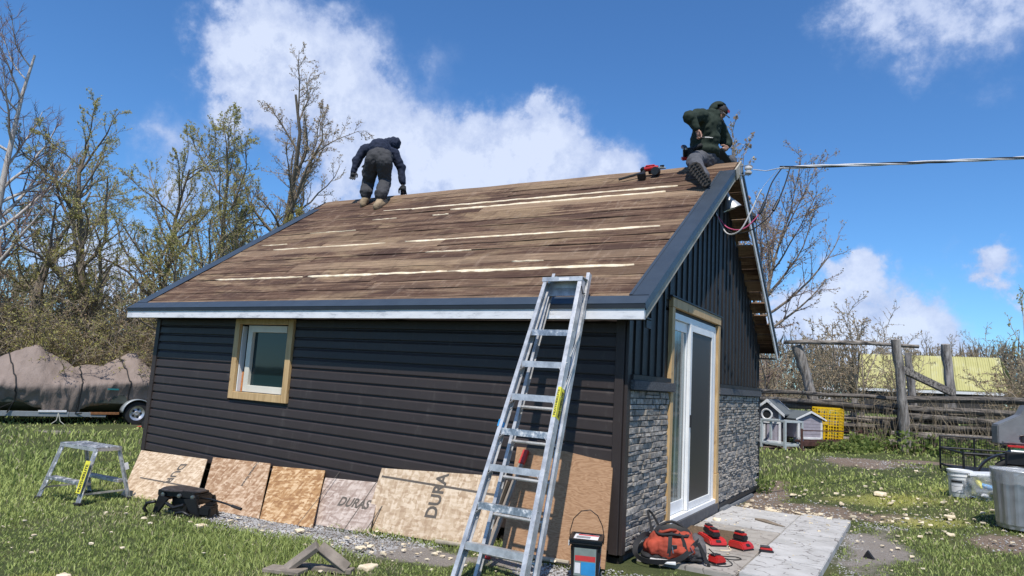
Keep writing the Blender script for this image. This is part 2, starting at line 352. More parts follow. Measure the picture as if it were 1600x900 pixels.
# ------------------------------------------------------------------ helpers
def link(o, parent=None):
    COL.objects.link(o)
    if parent is not None: o.parent = parent
    return o
def thing(name, label, cat, loc=(0, 0, 0), rot=0, group=None):
    o = bpy.data.objects.new(name, None); o.empty_display_size = .1; link(o)
    o.location = loc
    o.rotation_euler = (0, 0, rot) if isinstance(rot, (int, float)) else rot
    o['label'] = label; o['category'] = cat
    if group: o['group'] = group
    return o
def tag(o, label=None, cat=None, group=None, kind=None):
    if label: o['label'] = label
    if cat: o['category'] = cat
    if group: o['group'] = group
    if kind: o['kind'] = kind
    return o
class MB:
    def __init__(s, off=(0, 0, 0), mat=None):
        s.v = []; s.f = []; s.off = Vector(off); s.M = mat
    def add(s, vs, fs):
        b = len(s.v); s.v += [tuple(p) for p in vs]; s.f += [tuple(i + b for i in f) for f in fs]; return s
    def box(s, c, size, rot=None, taper=1):
        x, y, z = [k / 2 for k in size]; c = Vector(c)
        vs = [Vector((sx * x * (taper if sz > 0 else 1), sy * y * (taper if sz > 0 else 1), sz * z)) for sz in (-1, 1) for sx, sy in ((-1, -1), (1, -1), (1, 1), (-1, 1))]
        if rot is not None: vs = [rot @ p for p in vs]
        return s.add([c + p for p in vs], [(0, 3, 2, 1), (4, 5, 6, 7), (0, 1, 5, 4), (1, 2, 6, 5), (2, 3, 7, 6), (3, 0, 4, 7)])
    def beam(s, a, b, w, h, up=(0, 0, 1), rev=False):
        a, b = Vector(a), Vector(b); d = (b - a); L = d.length; d.normalize(); up = Vector(up)
        x = d.cross(up)
        if x.length < 1e-4: x = d.cross(Vector((1, 0, 0)))
        x.normalize(); y = x.cross(d)
        return s.add([p + x * sx * w / 2 + y * sy * h / 2 for p in (a, b) for sx, sy in ((-1, -1), (1, -1), (1, 1), (-1, 1))],
                     [(0, 1, 2, 3), (7, 6, 5, 4), (0, 4, 5, 1), (1, 5, 6, 2), (2, 6, 7, 3), (3, 7, 4, 0)])
    def tube(s, pts, rad, n=8, cap=True, jit=0):
        pts = [Vector(p) for p in pts]
        if isinstance(rad, (int, float)): rad = [rad] * len(pts)
        b = len(s.v); ref = None
        for i, p in enumerate(pts):
            d = (pts[min(i + 1, len(pts) - 1)] - pts[max(i - 1, 0)]).normalized()
            if ref is None:
                ref = d.cross(Vector((0, 0, 1)));
                if ref.length < 1e-3: ref = d.cross(Vector((1, 0, 0)))
            ref = (ref - d * ref.dot(d)).normalized(); q = d.cross(ref)
            for k in range(n):
                a = 2 * math.pi * k / n; r = rad[i] * (1 + (random.uniform(-jit, jit) if jit else 0))
                s.v.append(tuple(p + ref * math.cos(a) * r + q * math.sin(a) * r))
        for i in range(len(pts) - 1):
            for k in range(n):
                s.f.append((b + i * n + k, b + i * n + (k + 1) % n, b + (i + 1) * n + (k + 1) % n, b + (i + 1) * n + k))
        if cap:
            s.f.append(tuple(b + k for k in reversed(range(n)))); s.f.append(tuple(b + (len(pts) - 1) * n + k for k in range(n)))
        return s
    def lathe(s, c, prof, n=24, M3=None):
        b = len(s.v); c = Vector(c)
        for r, z in prof:
            for k in range(n):
                a = 2 * math.pi * k / n; p = Vector((r * math.cos(a), r * math.sin(a), z))
                if M3 is not None: p = M3 @ p
                s.v.append(tuple(c + p))
        for i in range(len(prof) - 1):
            for k in range(n): s.f.append((b + i * n + k, b + i * n + (k + 1) % n, b + (i + 1) * n + (k + 1) % n, b + (i + 1) * n + k))
        return s
    def prism(s, poly, d):      # closed polygon (3-d points) pushed along d
        n = len(poly); d = Vector(d); P = [Vector(p) for p in poly]
        return s.add(P + [p + d for p in P], [tuple(range(n))[::-1], tuple(range(n, 2 * n))] + [(i, (i + 1) % n, n + (i + 1) % n, n + i) for i in range(n)])
    def quad(s, a, b, c, d): return s.add([a, b, c, d], [(0, 1, 2, 3)])
    def blob(s, c, r, seg=10, rings=7, nz=.0, seed=0):
        b = len(s.v); c = Vector(c); r = Vector(r) if hasattr(r, '__len__') else Vector((r, r, r))
        for i in range(rings + 1):
            th = math.pi * i / rings
            for k in range(seg):
                a = 2 * math.pi * k / seg; d = Vector((math.sin(th) * math.cos(a), math.sin(th) * math.sin(a), math.cos(th)))
                m = 1 + nz * mnoise.noise(d * 2.3 + Vector((seed, seed * .7, 0)))
                s.v.append((c.x + d.x * r.x * m, c.y + d.y * r.y * m, c.z + d.z * r.z * m))
        for i in range(rings):
            for k in range(seg): s.f.append((b + i * seg + k, b + (i + 1) * seg + k, b + (i + 1) * seg + (k + 1) % seg, b + i * seg + (k + 1) % seg))
        return s
    def build(s, name, mat, parent=None, bevel=0, smooth=False, kind=None, label=None, loc=None):
        vs = [Vector(p) for p in s.v]
        if s.M is not None: vs = [s.M @ p for p in vs]
        vs = [p - s.off for p in vs]
        me = bpy.data.meshes.new(name); me.from_pydata([tuple(p) for p in vs], [], s.f)
        bm = bmesh.new(); bm.from_mesh(me)
        bmesh.ops.recalc_face_normals(bm, faces=bm.faces[:])
        if bevel: bmesh.ops.bevel(bm, geom=bm.edges[:], offset=bevel, segments=2 if bevel > .004 else 1, affect='EDGES', clamp_overlap=True)
        bm.to_mesh(me); bm.free()
        me.materials.append(M[mat] if isinstance(mat, str) else mat)
        if smooth:
            me.polygons.foreach_set('use_smooth', [True] * len(me.polygons)); 
            if smooth != 2: me.set_sharp_from_angle(angle=R(40))
        o = bpy.data.objects.new(name, me); link(o, parent)
        if loc is not None: o.location = loc
        if kind: o['kind'] = kind
        if label: o['label'] = label
        return o
def np_mesh(name, V, F, mat, parent=None, smooth=False, col=None, attr='Col'):
    # V (n,3) float, F list of arrays [(m,3) or (m,4)]
    me = bpy.data.meshes.new(name)
    nv = len(V); tot = sum(f.size for f in F); npol = sum(len(f) for f in F)
    me.vertices.add(nv); me.vertices.foreach_set('co', np.ascontiguousarray(V, dtype=np.float32).ravel())
    me.loops.add(tot); me.loops.foreach_set('vertex_index', np.concatenate([f.ravel() for f in F]).astype(np.int32))
    me.polygons.add(npol)
    cnt = np.concatenate([np.full(len(f), f.shape[1]) for f in F]); st = np.concatenate([[0], np.cumsum(cnt)[:-1]])
    me.polygons.foreach_set('loop_start', st.astype(np.int32)); me.polygons.foreach_set('loop_total', cnt.astype(np.int32))
    if smooth: me.polygons.foreach_set('use_smooth', np.ones(npol, bool))
    me.update(calc_edges=True)
    if col is not None:
        a = me.color_attributes.new(attr, 'FLOAT_COLOR', 'POINT'); c4 = np.ones((nv, 4), np.float32); c4[:, :3] = col; a.data.foreach_set('color', c4.ravel())
    me.materials.append(M[mat] if isinstance(mat, str) else mat)
    o = bpy.data.objects.new(name, me); link(o, parent); return o
def text(name, string, size, mat, parent, M4, bold=.0, xs=1, center=False, kind=None):
    cu_ = bpy.data.curves.new('lettering', 'FONT'); cu_.body = string; cu_.size = size; cu_.offset = bold; cu_.extrude = .0004; cu_.resolution_u = 3
    if center: cu_.align_x = 'CENTER'
    tmp = bpy.data.objects.new('lettering', cu_); COL.objects.link(tmp)
    dg = bpy.context.evaluated_depsgraph_get(); me = bpy.data.meshes.new_from_object(tmp.evaluated_get(dg))
    bpy.data.objects.remove(tmp)
    me.transform(Matrix.Diagonal((xs, 1, 1, 1))); me.transform(M4)
    me.materials.clear(); me.materials.append(M[mat]); me.name = name
    o = bpy.data.objects.new(name, me); link(o, parent); return o
def frame4(o, x, y):        # matrix from origin, x axis, y axis
    x = Vector(x).normalized(); z = x.cross(Vector(y)).normalized(); y = z.cross(x); o = Vector(o)
    return Matrix(((x.x, y.x, z.x, o.x), (x.y, y.y, z.y, o.y), (x.z, y.z, z.z, o.z), (0, 0, 0, 1)))
def copy_tree(root, loc=None, rot=None, scale=None, label=None):
    r = root.copy(); COL.objects.link(r)
    if loc is not None: r.location = loc
    if rot is not None: r.rotation_euler = rot if hasattr(rot, '__len__') else (0, 0, rot)
    if scale is not None: r.scale = scale if hasattr(scale, '__len__') else (scale,) * 3
    if label: r['label'] = label
    for ch in list(root.children):
        c = ch.copy(); COL.objects.link(c); c.parent = r
        for g in list(ch.children):
            d = g.copy(); COL.objects.link(d); d.parent = c
    return r
def sst(a, b, x):
    t = np.clip((x - a) / (b - a), 0, 1); return t * t * (3 - 2 * t)
def gz(x, y):
    x = np.asarray(x, float); y = np.asarray(y, float)
    s_ = y + np.clip(x, -.5, 4)
    rise = np.interp(s_, [5.0, 5.8, 7, 8.5, 10, 13, 15], [0, .02, .14, .30, .40, .46, .48]) + np.clip(s_ - 15, 0, 60) * .022
    left = -.036 * np.clip(-x - .8, 0, 6)
    w = sst(0, 2.5, -x) * (1 - sst(6, 9, y))
    return -.10 + rise * (1 - w * (s_ < 30)) + left
def GZ(x, y): return float(gz(x, y))
def hash2(ix, iy, s_):
    h = np.sin(ix * 127.1 + iy * 311.7 + s_ * 74.7) * 43758.5453; return h - np.floor(h)
def vn(x, y, f, s_=0):
    x = np.asarray(x) * f; y = np.asarray(y) * f; ix, iy = np.floor(x), np.floor(y); fx, fy = x - ix, y - iy
    fx = fx * fx * (3 - 2 * fx); fy = fy * fy * (3 - 2 * fy)
    a, b, c, d = hash2(ix, iy, s_), hash2(ix + 1, iy, s_), hash2(ix, iy + 1, s_), hash2(ix + 1, iy + 1, s_)
    return (a * (1 - fx) + b * fx) * (1 - fy) + (c * (1 - fx) + d * fx) * fy

# ------------------------------------------------------------------ ground
def masks(x, y):
    x = np.asarray(x, float); y = np.asarray(y, float)
    n = (vn(x, y, 1.1, 3) - .5) * .9 + (vn(x, y, 3.1, 5) - .5) * .5
    def ell(cx, cy, rx, ry): return np.clip(1.25 - np.hypot((x - cx) / rx, (y - cy) / ry) + n * 1.1, 0, 1)
    dirt = np.maximum.reduce([ell(.7, 4.4, .9, .55), ell(.2, 5.6, .35, 1.4), ell(1.3, 8.6, .8, .9), ell(3.0, 3.6, .8, .55), ell(3.6, 5.6, .5, .5), ell(-.9, 10.9, 1.0, 1.0) , ell(2.4, 9.8, .8, .4), ell(1.9, 4.4, .5, .3) * .7, ell(-.9, 7.2, .8, 1.2)])
    yel = np.maximum.reduce([ell(1.95, 5.45, .75, .38), ell(2.25, 4.3, .45, .3), ell(-3.1, -3.2, .7, .38), ell(2.9, 6.1, .5, .2) * .8])
    # gravel along the wall foot, beside the patio, under the boat trailer
    strip = np.clip(1.0 - np.abs(y + .62 + .11 * (x + 4)*(x < -1)) / .48 + n * .6, 0, 1) * (x < .35) * (x > -5.2)
    side = ell(1.85, 2.4, .42, 1.5)
    front = ell(.5, -.35, 1.1, .42)
    pad = np.clip(1.2 - np.abs((x + 14.9) - (y - 3.8) * -.22) / .5 + n * .3, 0, 1) * (y > 2.2) * (y < 5.5) * (x < -13)
    grav = np.maximum.reduce([strip, side, front, pad])
    return dirt, yel, grav
def axis(lo, hi, st, far):
    a = list(np.arange(lo, hi + 1e-6, st)); k = st; v = hi; b = []
    while v < far: k *= 1.22; v += k; b.append(v)
    k = st; v = lo; c = []
    while v > -far: k *= 1.22; v -= k; c.append(v)
    return np.array(c[::-1] + a + b)
xs = axis(-9.5, 6, .11, 900); ys = axis(-5.5, 13, .11, 1200)
XX, YY = np.meshgrid(xs, ys); ZZ = gz(XX, YY)
near = (np.abs(XX) < 30) & (np.abs(YY) < 40)
inb = (XX > -7.4) & (XX < 1.7) & (YY > -.15) & (YY < 6.2)
ZZ = ZZ + np.where(near & ~inb, (vn(XX, YY, .9) - .5) * .05 + (vn(XX, YY, 4) - .5) * .018, 0)
ZZ = ZZ + np.where(np.hypot(XX, YY) > 60, (vn(XX, YY, .02, 9) - .5) * 3 * sst(60, 300, np.hypot(XX, YY)), 0)
d_, y_, g_ = masks(XX, YY)
nx, ny_ = len(xs), len(ys); idx = np.arange(nx * ny_).reshape(ny_, nx)
F4 = np.stack([idx[:-1, :-1], idx[:-1, 1:], idx[1:, 1:], idx[1:, :-1]], -1).reshape(-1, 4)
go = np_mesh('ground', np.stack([XX, YY, ZZ], -1).reshape(-1, 3), [F4], 'ground_soil', smooth=True, col=np.stack([d_, y_, g_], -1).reshape(-1, 3), attr='Mask')
tag(go, kind='structure')

# grass blades
def grass(name, N, rmin, rmax, hmin, hmax, wscale, seed, label):
    g = np.random.default_rng(seed)
    yaw0 = math.atan2(cf.x, cf.y); a = yaw0 + g.uniform(-R(47), R(47), N); r = rmin * (rmax / rmin) ** g.uniform(0, 1, N)
    x = CAM.x + np.sin(a) * r; y = CAM.y + np.cos(a) * r
    # gather the blades into tufts
    tx = (hash2(np.floor(x * 9), np.floor(y * 9), 1) + np.floor(x * 9)) / 9; ty = (hash2(np.floor(x * 9), np.floor(y * 9), 2) + np.floor(y * 9)) / 9
    k = np.where(g.uniform(size=N) < .45, .6, 0); x = x + (tx - x) * k; y = y + (ty - y) * k
    d, ye, gr = masks(x, y)
    bare = np.clip(np.maximum(d * 1.3, gr * 1.45) + (vn(x, y, 9, 4) - .5) * .5, 0, 1)
    ok = g.uniform(size=N) > bare
    ok &= ~((x > -7.25) & (x < .06) & (y > -.04) & (y < 6.1)) & ~((x > -.1) & (x < 1.56) & (y > .12) & (y < 3.9))
    ok &= g.uniform(size=N) < (.55 + .7 * vn(x, y, 1.7, 8))
    x, y, r, ye, bare = x[ok], y[ok], r[ok], ye[ok], bare[ok]; n = len(x)
    z = gz(x, y) + (vn(x, y, .9) - .5) * .05 + (vn(x, y, 4) - .5) * .018 - .004
    lush = np.clip(.55 + .9 * (vn(x, y, .8, 12) - .35), .35, 1.25) * (1 - .5 * bare) * np.where((x > .5), .62, 1.0)
    h = g.uniform(hmin, hmax, n) * lush; w = g.uniform(.0014, .0034, n) * wscale * (.6 + r / 7)
    th = g.uniform(0, 2 * np.pi, n); le = g.uniform(.1, .95, n) * h; ld = g.uniform(0, 2 * np.pi, n)
    wx, wy = np.cos(th) * w, np.sin(th) * w; lx, ly = np.cos(ld) * le, np.sin(ld) * le
    P = np.empty((n, 5, 3))
    P[:, 0] = np.stack([x - wx, y - wy, z], -1); P[:, 1] = np.stack([x + wx, y + wy, z], -1)
    P[:, 2] = np.stack([x + wx * .8 + lx * .35, y + wy * .8 + ly * .35, z + h * .6], -1); P[:, 3] = np.stack([x - wx * .8 + lx * .35, y - wy * .8 + ly * .35, z + h * .6], -1)
    P[:, 4] = np.stack([x + lx, y + ly, z + h * g.uniform(.75, 1, n)], -1)
    i = np.arange(n)[:, None] * 5
    c0 = np.array([.22, .28, .08]); c1 = np.array([.52, .58, .19]); c2 = np.array([.46, .42, .25]); cy = np.array([.50, .48, .13])
    u = np.clip(g.uniform(size=n) * .75 + (vn(x, y, .7, 6) - .4) * .7, 0, 1)[:, None]; c = c0 * (1 - u) + c1 * u
    dry = (g.uniform(size=n) < .06 + .22 * (vn(x, y, .6, 21) > .6))[:, None]; c = np.where(dry, c2 * g.uniform(.6, 1.1, (n, 1)), c)
    yy = (np.clip(ye * 1.3 - .25, 0, 1) * g.uniform(.15, .95, n))[:, None]; c = c * (1 - yy) + cy * yy
    col = np.repeat(c[:, None, :], 5, 1).reshape(-1, 3)
    o = np_mesh(name, P.reshape(-1, 3), [i + np.array([[0, 1, 2, 3]]), i + np.array([[3, 2, 4]])], 'grass_blade', col=col)
    tag(o, label, 'grass', kind='stuff'); return o
grass('grass', 470000, 2.6, 13, .035, .105, 1.0, 1, 'short green lawn grass around the shed')
grass('grass', 90000, 11, 45, .08, .2, 1.7, 2, 'far lawn and pasture grass beyond the shed and fence')
#PART2
# ------------------------------------------------------------------ the shed
L = 7.094; D = 5.877; XO = .273; XO2 = .299
EY = -.30; EZ = 2.004; RY = 3.196; FY = D + .30
def rz(x): return 4.494 + .089 * max(0, min(1, -x / L))          # the ridge sags a little towards the drive
def lz(x): return -.012 * max(0, min(1, -x / L))
shed = thing('shed', 'dark sided shed with bare board roof, white fascia and stone wainscot by the patio', 'shed', (0, 0, 0))
def front_top(x, s_, off=0):     # point on the front slope, s 0..1 from eave to ridge
    a = Vector((x, EY - .01, EZ + lz(x) + .135)); b = Vector((x, RY, rz(x)))
    d = (b - a); n = Vector((0, -d.z, d.y)).normalized(); return a + d * s_ + n * off
def rear_top(x, s_, off=0):
    a = Vector((x, FY, EZ + .135)); b = Vector((x, RY + .004, rz(x)))
    d = (b - a); n = Vector((0, -d.z, -(-abs(d.y)))).normalized(); n = Vector((0, abs(d.z), abs(d.y))).normalized(); return a + d * s_ + n * off
def plank(p, x0, x1, s0, s1, seed, lift=0, cells=14, ragged=.004, t=.024):
    rr = random.Random(seed); m = MB(); n = cells; SL = 4.25
    ring = []
    for i in range(n + 1):
        x = x0 + (x1 - x0) * i / n; e0 = rr.uniform(-ragged, ragged) / SL; e1 = rr.uniform(-ragged, ragged) / SL
        u = lift + .003 * math.sin(i * .9 + seed); c = .003 * math.sin(seed * 3.1)
        ring.append([p(x, s0 + e0, u - t), p(x, s0 + e0, u + c), p(x, s1 + e1, u - c), p(x, s1 + e1, u - t)])
    vs = [q for r_ in ring for q in r_]; fs = [(0, 1, 2, 3), tuple(n * 4 + k for k in (3, 2, 1, 0))]
    for i in range(n):
        b = i * 4
        for k in range(4): fs.append((b + k, b + 4 + k, b + 4 + (k + 1) % 4, b + (k + 1) % 4))
    m.add(vs, fs); return m
NB = 20
for k in range(NB):
    s0 = k / NB + .0012; s1 = (k + 1) / NB - .0014
    if k == NB - 1: s1 = .999
    cut = sorted([-L - XO2 + .02] + ([random.uniform(-5.6, -1.2)] if k % 3 != 1 else []) + [XO - .03])
    cut = [c for i, c in enumerate(cut) if i == 0 or c - cut[i - 1] > .7]
    cut[-1] = XO - .03
    for i in range(len(cut) - 1):
        plank(front_top, cut[i] + .002, cut[i + 1] - .002, s0 + (.0035 if k in (4, 12) else 0), s1, k * 7 + i, lift=random.uniform(-.003, .004), cells=max(6, int((cut[i + 1] - cut[i]) * 5)), ragged=.006).build('roof_board', 'weathered_board', shed)
for k in range(16):
    s0 = k / 16 + .002; s1 = (k + 1) / 16 - .002
    if k in (3, 5, 10):
        plank(rear_top, -L - XO2 + .02, .02, s0, s1, 500 + k).build('roof_board', 'weathered_board', shed)
        a_, b_ = {3: (s0, s1 - .010), 5: (s0 + .012, s1), 10: (s0 + .018, s1)}[k]
        plank(rear_top, .022, .19, a_, b_, 600 + k, cells=3).build('roof_board', 'weathered_board', shed)
    else:
        plank(rear_top, -L - XO2 + .02, XO - .03, s0, s1, 500 + k).build('roof_board', 'weathered_board', shed)
# squeezed foam in the seams
def bead(x0, x1, row, w, seed, ofs=0):
    rr = random.Random(seed); n = max(8, int((x1 - x0) * 9)); pts = []; 
    m = MB(); vs = []; fs = []
    for i in range(n + 1):
        x = x0 + (x1 - x0) * i / n; t = w * rr.uniform(.4, 1.35) * (min(1, (i + .5) / 2) if i < 2 else 1) * (min(1, (n - i + .5) / 2) if n - i < 2 else 1); c = row / NB + ofs + rr.uniform(-.0008, .0008)
        for q, hgt in ((-.5, -.004), (-.3, .009), (.25, .011), (.5, -.004)): vs.append(front_top(x, c + q * t / 4.25, hgt * rr.uniform(.6, 1.3) if hgt > 0 else hgt))
    for i in range(n):
        for k in range(3): fs.append((i * 4 + k, i * 4 + 4 + k, i * 4 + 5 + k, i * 4 + 1 + k))
    fs += [(0, 1, 2, 3), (n * 4 + 3, n * 4 + 2, n * 4 + 1, n * 4)]
    m.add(vs, fs); m.build('foam_bead', 'fresh_foam', shed, smooth=2)
for (a, b, row, w) in [(-2.35, -.10, 4, .075), (-4.6, -2.35, 4, .05), (-6.5, -4.7, 4, .028), (-3.75, -.15, 9.02, .042), (-6.4, -4.1, 9, .03), (-6.9, -6.3, 10, .018),
                       (-3.8, -.45, 15, .045), (-5.3, -.35, 16, .04), (-3.1, -2.4, 7, .02), (-5.2, -4.7, 14, .014), (-6.2, -5.2, 12, .014), (-1.6, -1.2, 5, .014), (-4.0, -3.7, 14, .02)]:
    bead(a, b, row, w, int(abs(a * 100)))
# rafters and ridge board under the sheathing (seen at the gable overhang)
for xx in (.15,):
    MB().beam((xx - .9, RY, 4.30), (xx + .06, RY, 4.30), .04, .14).build('ridge_board', 'old_rake_wood', shed)
# metal trim
def strip(p, x0, x1, s0, s1, off, t, name, mat, tilt=0, parent=shed):
    m = MB(); vs = [p(x0, s0, off), p(x1, s0, off), p(x1, s1, off), p(x0, s1, off), p(x0, s0, off - t), p(x1, s0, off - t), p(x1, s1, off - t), p(x0, s1, off - t)]
    m.add(vs, [(0, 1, 2, 3), (7, 6, 5, 4), (0, 4, 5, 1), (1, 5, 6, 2), (2, 6, 7, 3), (3, 7, 4, 0)]); return m.build(name, mat, parent)
strip(front_top, -L - XO2, XO, -.004, .032, .012, .006, 'eave_flashing', 'slate_flashing')
strip(front_top, XO - .185, XO, .034, .905, .014, .006, 'rake_flashing', 'slate_flashing')
strip(front_top, XO - .185, XO - .155, .034, .905, .019, .0045, 'flashing_lip', 'slate_flashing')
strip(front_top, -L - XO2, -L - XO2 + .23, .034, .90, .014, .006, 'rake_flashing', 'slate_flashing')
strip(rear_top, XO - .03, XO + .004, .0, .985, .008, .03, 'rake_flashing', 'dark_flashing')
# vertical drip faces and boards
def rakeface(p, x, s0, s1, top, bot, t, name, mat):
    vs = [p(x, s0, top), p(x, s1, top), p(x, s1, bot), p(x, s0, bot)]; MB().prism(vs, (t, 0, 0)).build(name, mat, shed)
rakeface(front_top, XO, -.004, .905, .014, -.055, .012, 'rake_drip_edge', 'slate_flashing')
rakeface(front_top, XO, .906, .997, .012, -.13, .02, 'bare_rake_board', 'old_rake_wood')
rakeface(front_top, XO - .022, -.004, .997, -.052, -.135, .02, 'rake_board', 'old_rake_wood')
rakeface(rear_top, XO - .022, 0, .985, -.03, -.15, .02, 'rake_board', 'white_fascia')
rakeface(rear_top, XO, 0, .985, .01, -.055, .012, 'rake_drip_edge', 'dark_flashing')
rakeface(front_top, -L - XO2 - .012, -.004, .997, .012, -.12, .012, 'rake_board', 'slate_flashing')
X0, X1 = -L - XO2, XO
def eavebox(x0, x1, y0, y1, z0, z1, name, mat):
    m = MB(); vs = []
    for x in (x0, x1):
        o = lz(x); vs += [(x, y0, z0 + o), (x, y1, z0 + o), (x, y1, z1 + o), (x, y0, z1 + o)]
    m.add(vs, [(0, 1, 2, 3), (7, 6, 5, 4), (0, 4, 5, 1), (1, 5, 6, 2), (2, 6, 7, 3), (3, 7, 4, 0)]); return m.build(name, mat, shed)
xm = -2.6
eavebox(X0, xm, EY - .014, EY + .022, EZ, EZ + .095, 'fascia_board', 'white_fascia')
eavebox(xm + .003, X1, EY - .016, EY + .020, EZ, EZ + .10, 'fascia_board', 'white_fascia')
eavebox(X0, X1, EY + .0, EY + .02, EZ + .101, EZ + .128, 'sub_fascia', 'dark_flashing')
eavebox(X0 - .004, X1 + .012, EY - .027, EY - .0165, EZ + .092, EZ + .132, 'drip_edge', 'dark_flashing')
eavebox(X0 + .02, X1 - .03, EY + .024, -.02, EZ + .02, EZ + .035, 'soffit', 'dark_flashing')
eavebox(X0 + .02, X1 - .03, D + .02, FY - .02, EZ + .02, EZ + .035, 'soffit', 'dark_flashing')
MB().box((X1 - .05, -.07, EZ - .02), (.02, .12, .07)).build('soffit_return', 'dark_flashing', shed)

# wall cores
WX0, WX1, WZ0, WZ1 = -5.27, -4.37, 1.07, 1.93      # window hole
m = MB()
m.box(((-L + WX0) / 2, .07, .95), (L + WX0, .1, 2.1)); m.box((WX1 / 2, .07, .95), (-WX1 - .004, .1, 2.1))
m.box(((WX0 + WX1) / 2, .07, .48), (WX1 - WX0 - .004, .1, 1.16)); m.box(((WX0 + WX1) / 2, .07, 1.97), (WX1 - WX0 - .004, .1, .06))
m.box((-L / 2, D - .05, .95), (L - .02, .1, 2.1)); m.build('wall', 'batten_siding', shed, kind='stuff')
m = MB(); m.box((-L / 2, .09, -.3), (L - .02, .1, .7)); m.box((-L / 2, D - .07, -.3), (L - .02, .1, .7)); m.box((-.07, D / 2, -.3), (.1, D - .28, .7)); m.box((-L + .07, D / 2, -.3), (.1, D - .28, .7)); m.build('foundation', 'foundation_grey', shed)
DY0, DY1, DZ0, DZ1 = 1.29, 3.13, .08, 2.27          # patio door hole
def roofz(y): return (2.139 + (y - EY) * (4.494 - 2.139) / (RY - EY) - .16) if y < RY else (4.494 - (y - RY) * (4.494 - 2.139) / (FY - RY) - .16)
for xw, door in ((-.10, True), (-L, False)):
    def pr(poly): return MB().prism([(xw, y, z) for y, z in poly], (.098, 0, 0)).build('wall', 'batten_siding', shed)
    if door:
        pr([(.02, -.05), (DY0, -.05), (DY0, DZ1), (.02, roofz(.02) - .05)]); pr([(DY1, -.05), (D, -.05), (D, roofz(D) - .05), (DY1 + .0, DZ1)])
        pr([(DY0, DZ1 + .002), (DY1, DZ1 + .002), (D - .4, roofz(D - .4) - .05), (RY, roofz(RY) - .05), (.4, roofz(.4) - .05)])
    else: pr([(.02, -.05), (D, -.05), (D, roofz(D)), (RY, roofz(RY)), (.02, roofz(.02))])
MB().box((-L / 2, D / 2, .02), (L - .3, D - .3, .1)).build('floor', 'foundation_grey', shed)

# lap siding courses on the long wall, fanned a little: the sill line climbs to the left
NC = 16
def cz(x, k): t = -x / L; zb = .0 + .176 * t; zt = 2.03 + .0 * t; return zb + (zt - zb) * k / NC
prof = [(-.026, .03), (-.0275, .09), (-.023, .72), (-.008, .90), (-.006, .995), (.018, .995), (.018, .03)]
def course(x0, x1, k):
    m = MB(); vs = []
    for x in (x0, x1):
        za, zb = cz(x, k), cz(x, k + 1)
        vs += [(x, y, za + (zb - za) * f) for y, f in prof]
    n = len(prof); m.add(vs, [tuple(range(n)), tuple(range(2 * n - 1, n - 1, -1))] + [(i, n + i, n + (i + 1) % n, (i + 1) % n) for i in range(n)])
    m.build('siding_course', 'vinyl_siding', shed)
CX0, CX1 = -5.385, -4.265
for k in range(NC):
    zc = (cz(-4.8, k) + cz(-4.8, k + 1)) / 2
    if zc > 1.0: course(-L + .07, CX0, k); course(CX1, -.085, k)
    else: course(-L + .07, -.085, k)
MB().beam((-L + .03, -.012, .10), (-L + .03, -.012, 2.03), .085, .05, (0, 1, 0)).build('corner_post', 'vinyl_siding', shed)
MB().box((-.042, -.014, 1.005), (.084, .055, 2.05)).build('corner_post', 'vinyl_siding', shed, bevel=.004)
MB().box((.018, .03, 1.005), (.03, .09, 2.05)).build('corner_post', 'vinyl_siding', shed, bevel=.003)
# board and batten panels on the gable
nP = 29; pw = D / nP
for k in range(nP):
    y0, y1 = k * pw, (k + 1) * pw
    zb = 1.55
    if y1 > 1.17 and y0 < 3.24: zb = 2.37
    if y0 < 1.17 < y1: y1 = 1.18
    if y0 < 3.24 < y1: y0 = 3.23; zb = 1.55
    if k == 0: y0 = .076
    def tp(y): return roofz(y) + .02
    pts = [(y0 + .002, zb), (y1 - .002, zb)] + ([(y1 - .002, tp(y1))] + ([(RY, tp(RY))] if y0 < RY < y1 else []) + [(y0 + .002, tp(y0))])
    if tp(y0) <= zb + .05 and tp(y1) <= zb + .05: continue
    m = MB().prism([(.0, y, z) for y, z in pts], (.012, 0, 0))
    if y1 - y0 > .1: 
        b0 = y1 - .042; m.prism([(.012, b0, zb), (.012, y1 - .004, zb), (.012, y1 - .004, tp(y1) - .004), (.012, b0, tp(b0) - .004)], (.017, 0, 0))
    m.build('batten_panel', 'batten_siding', shed)
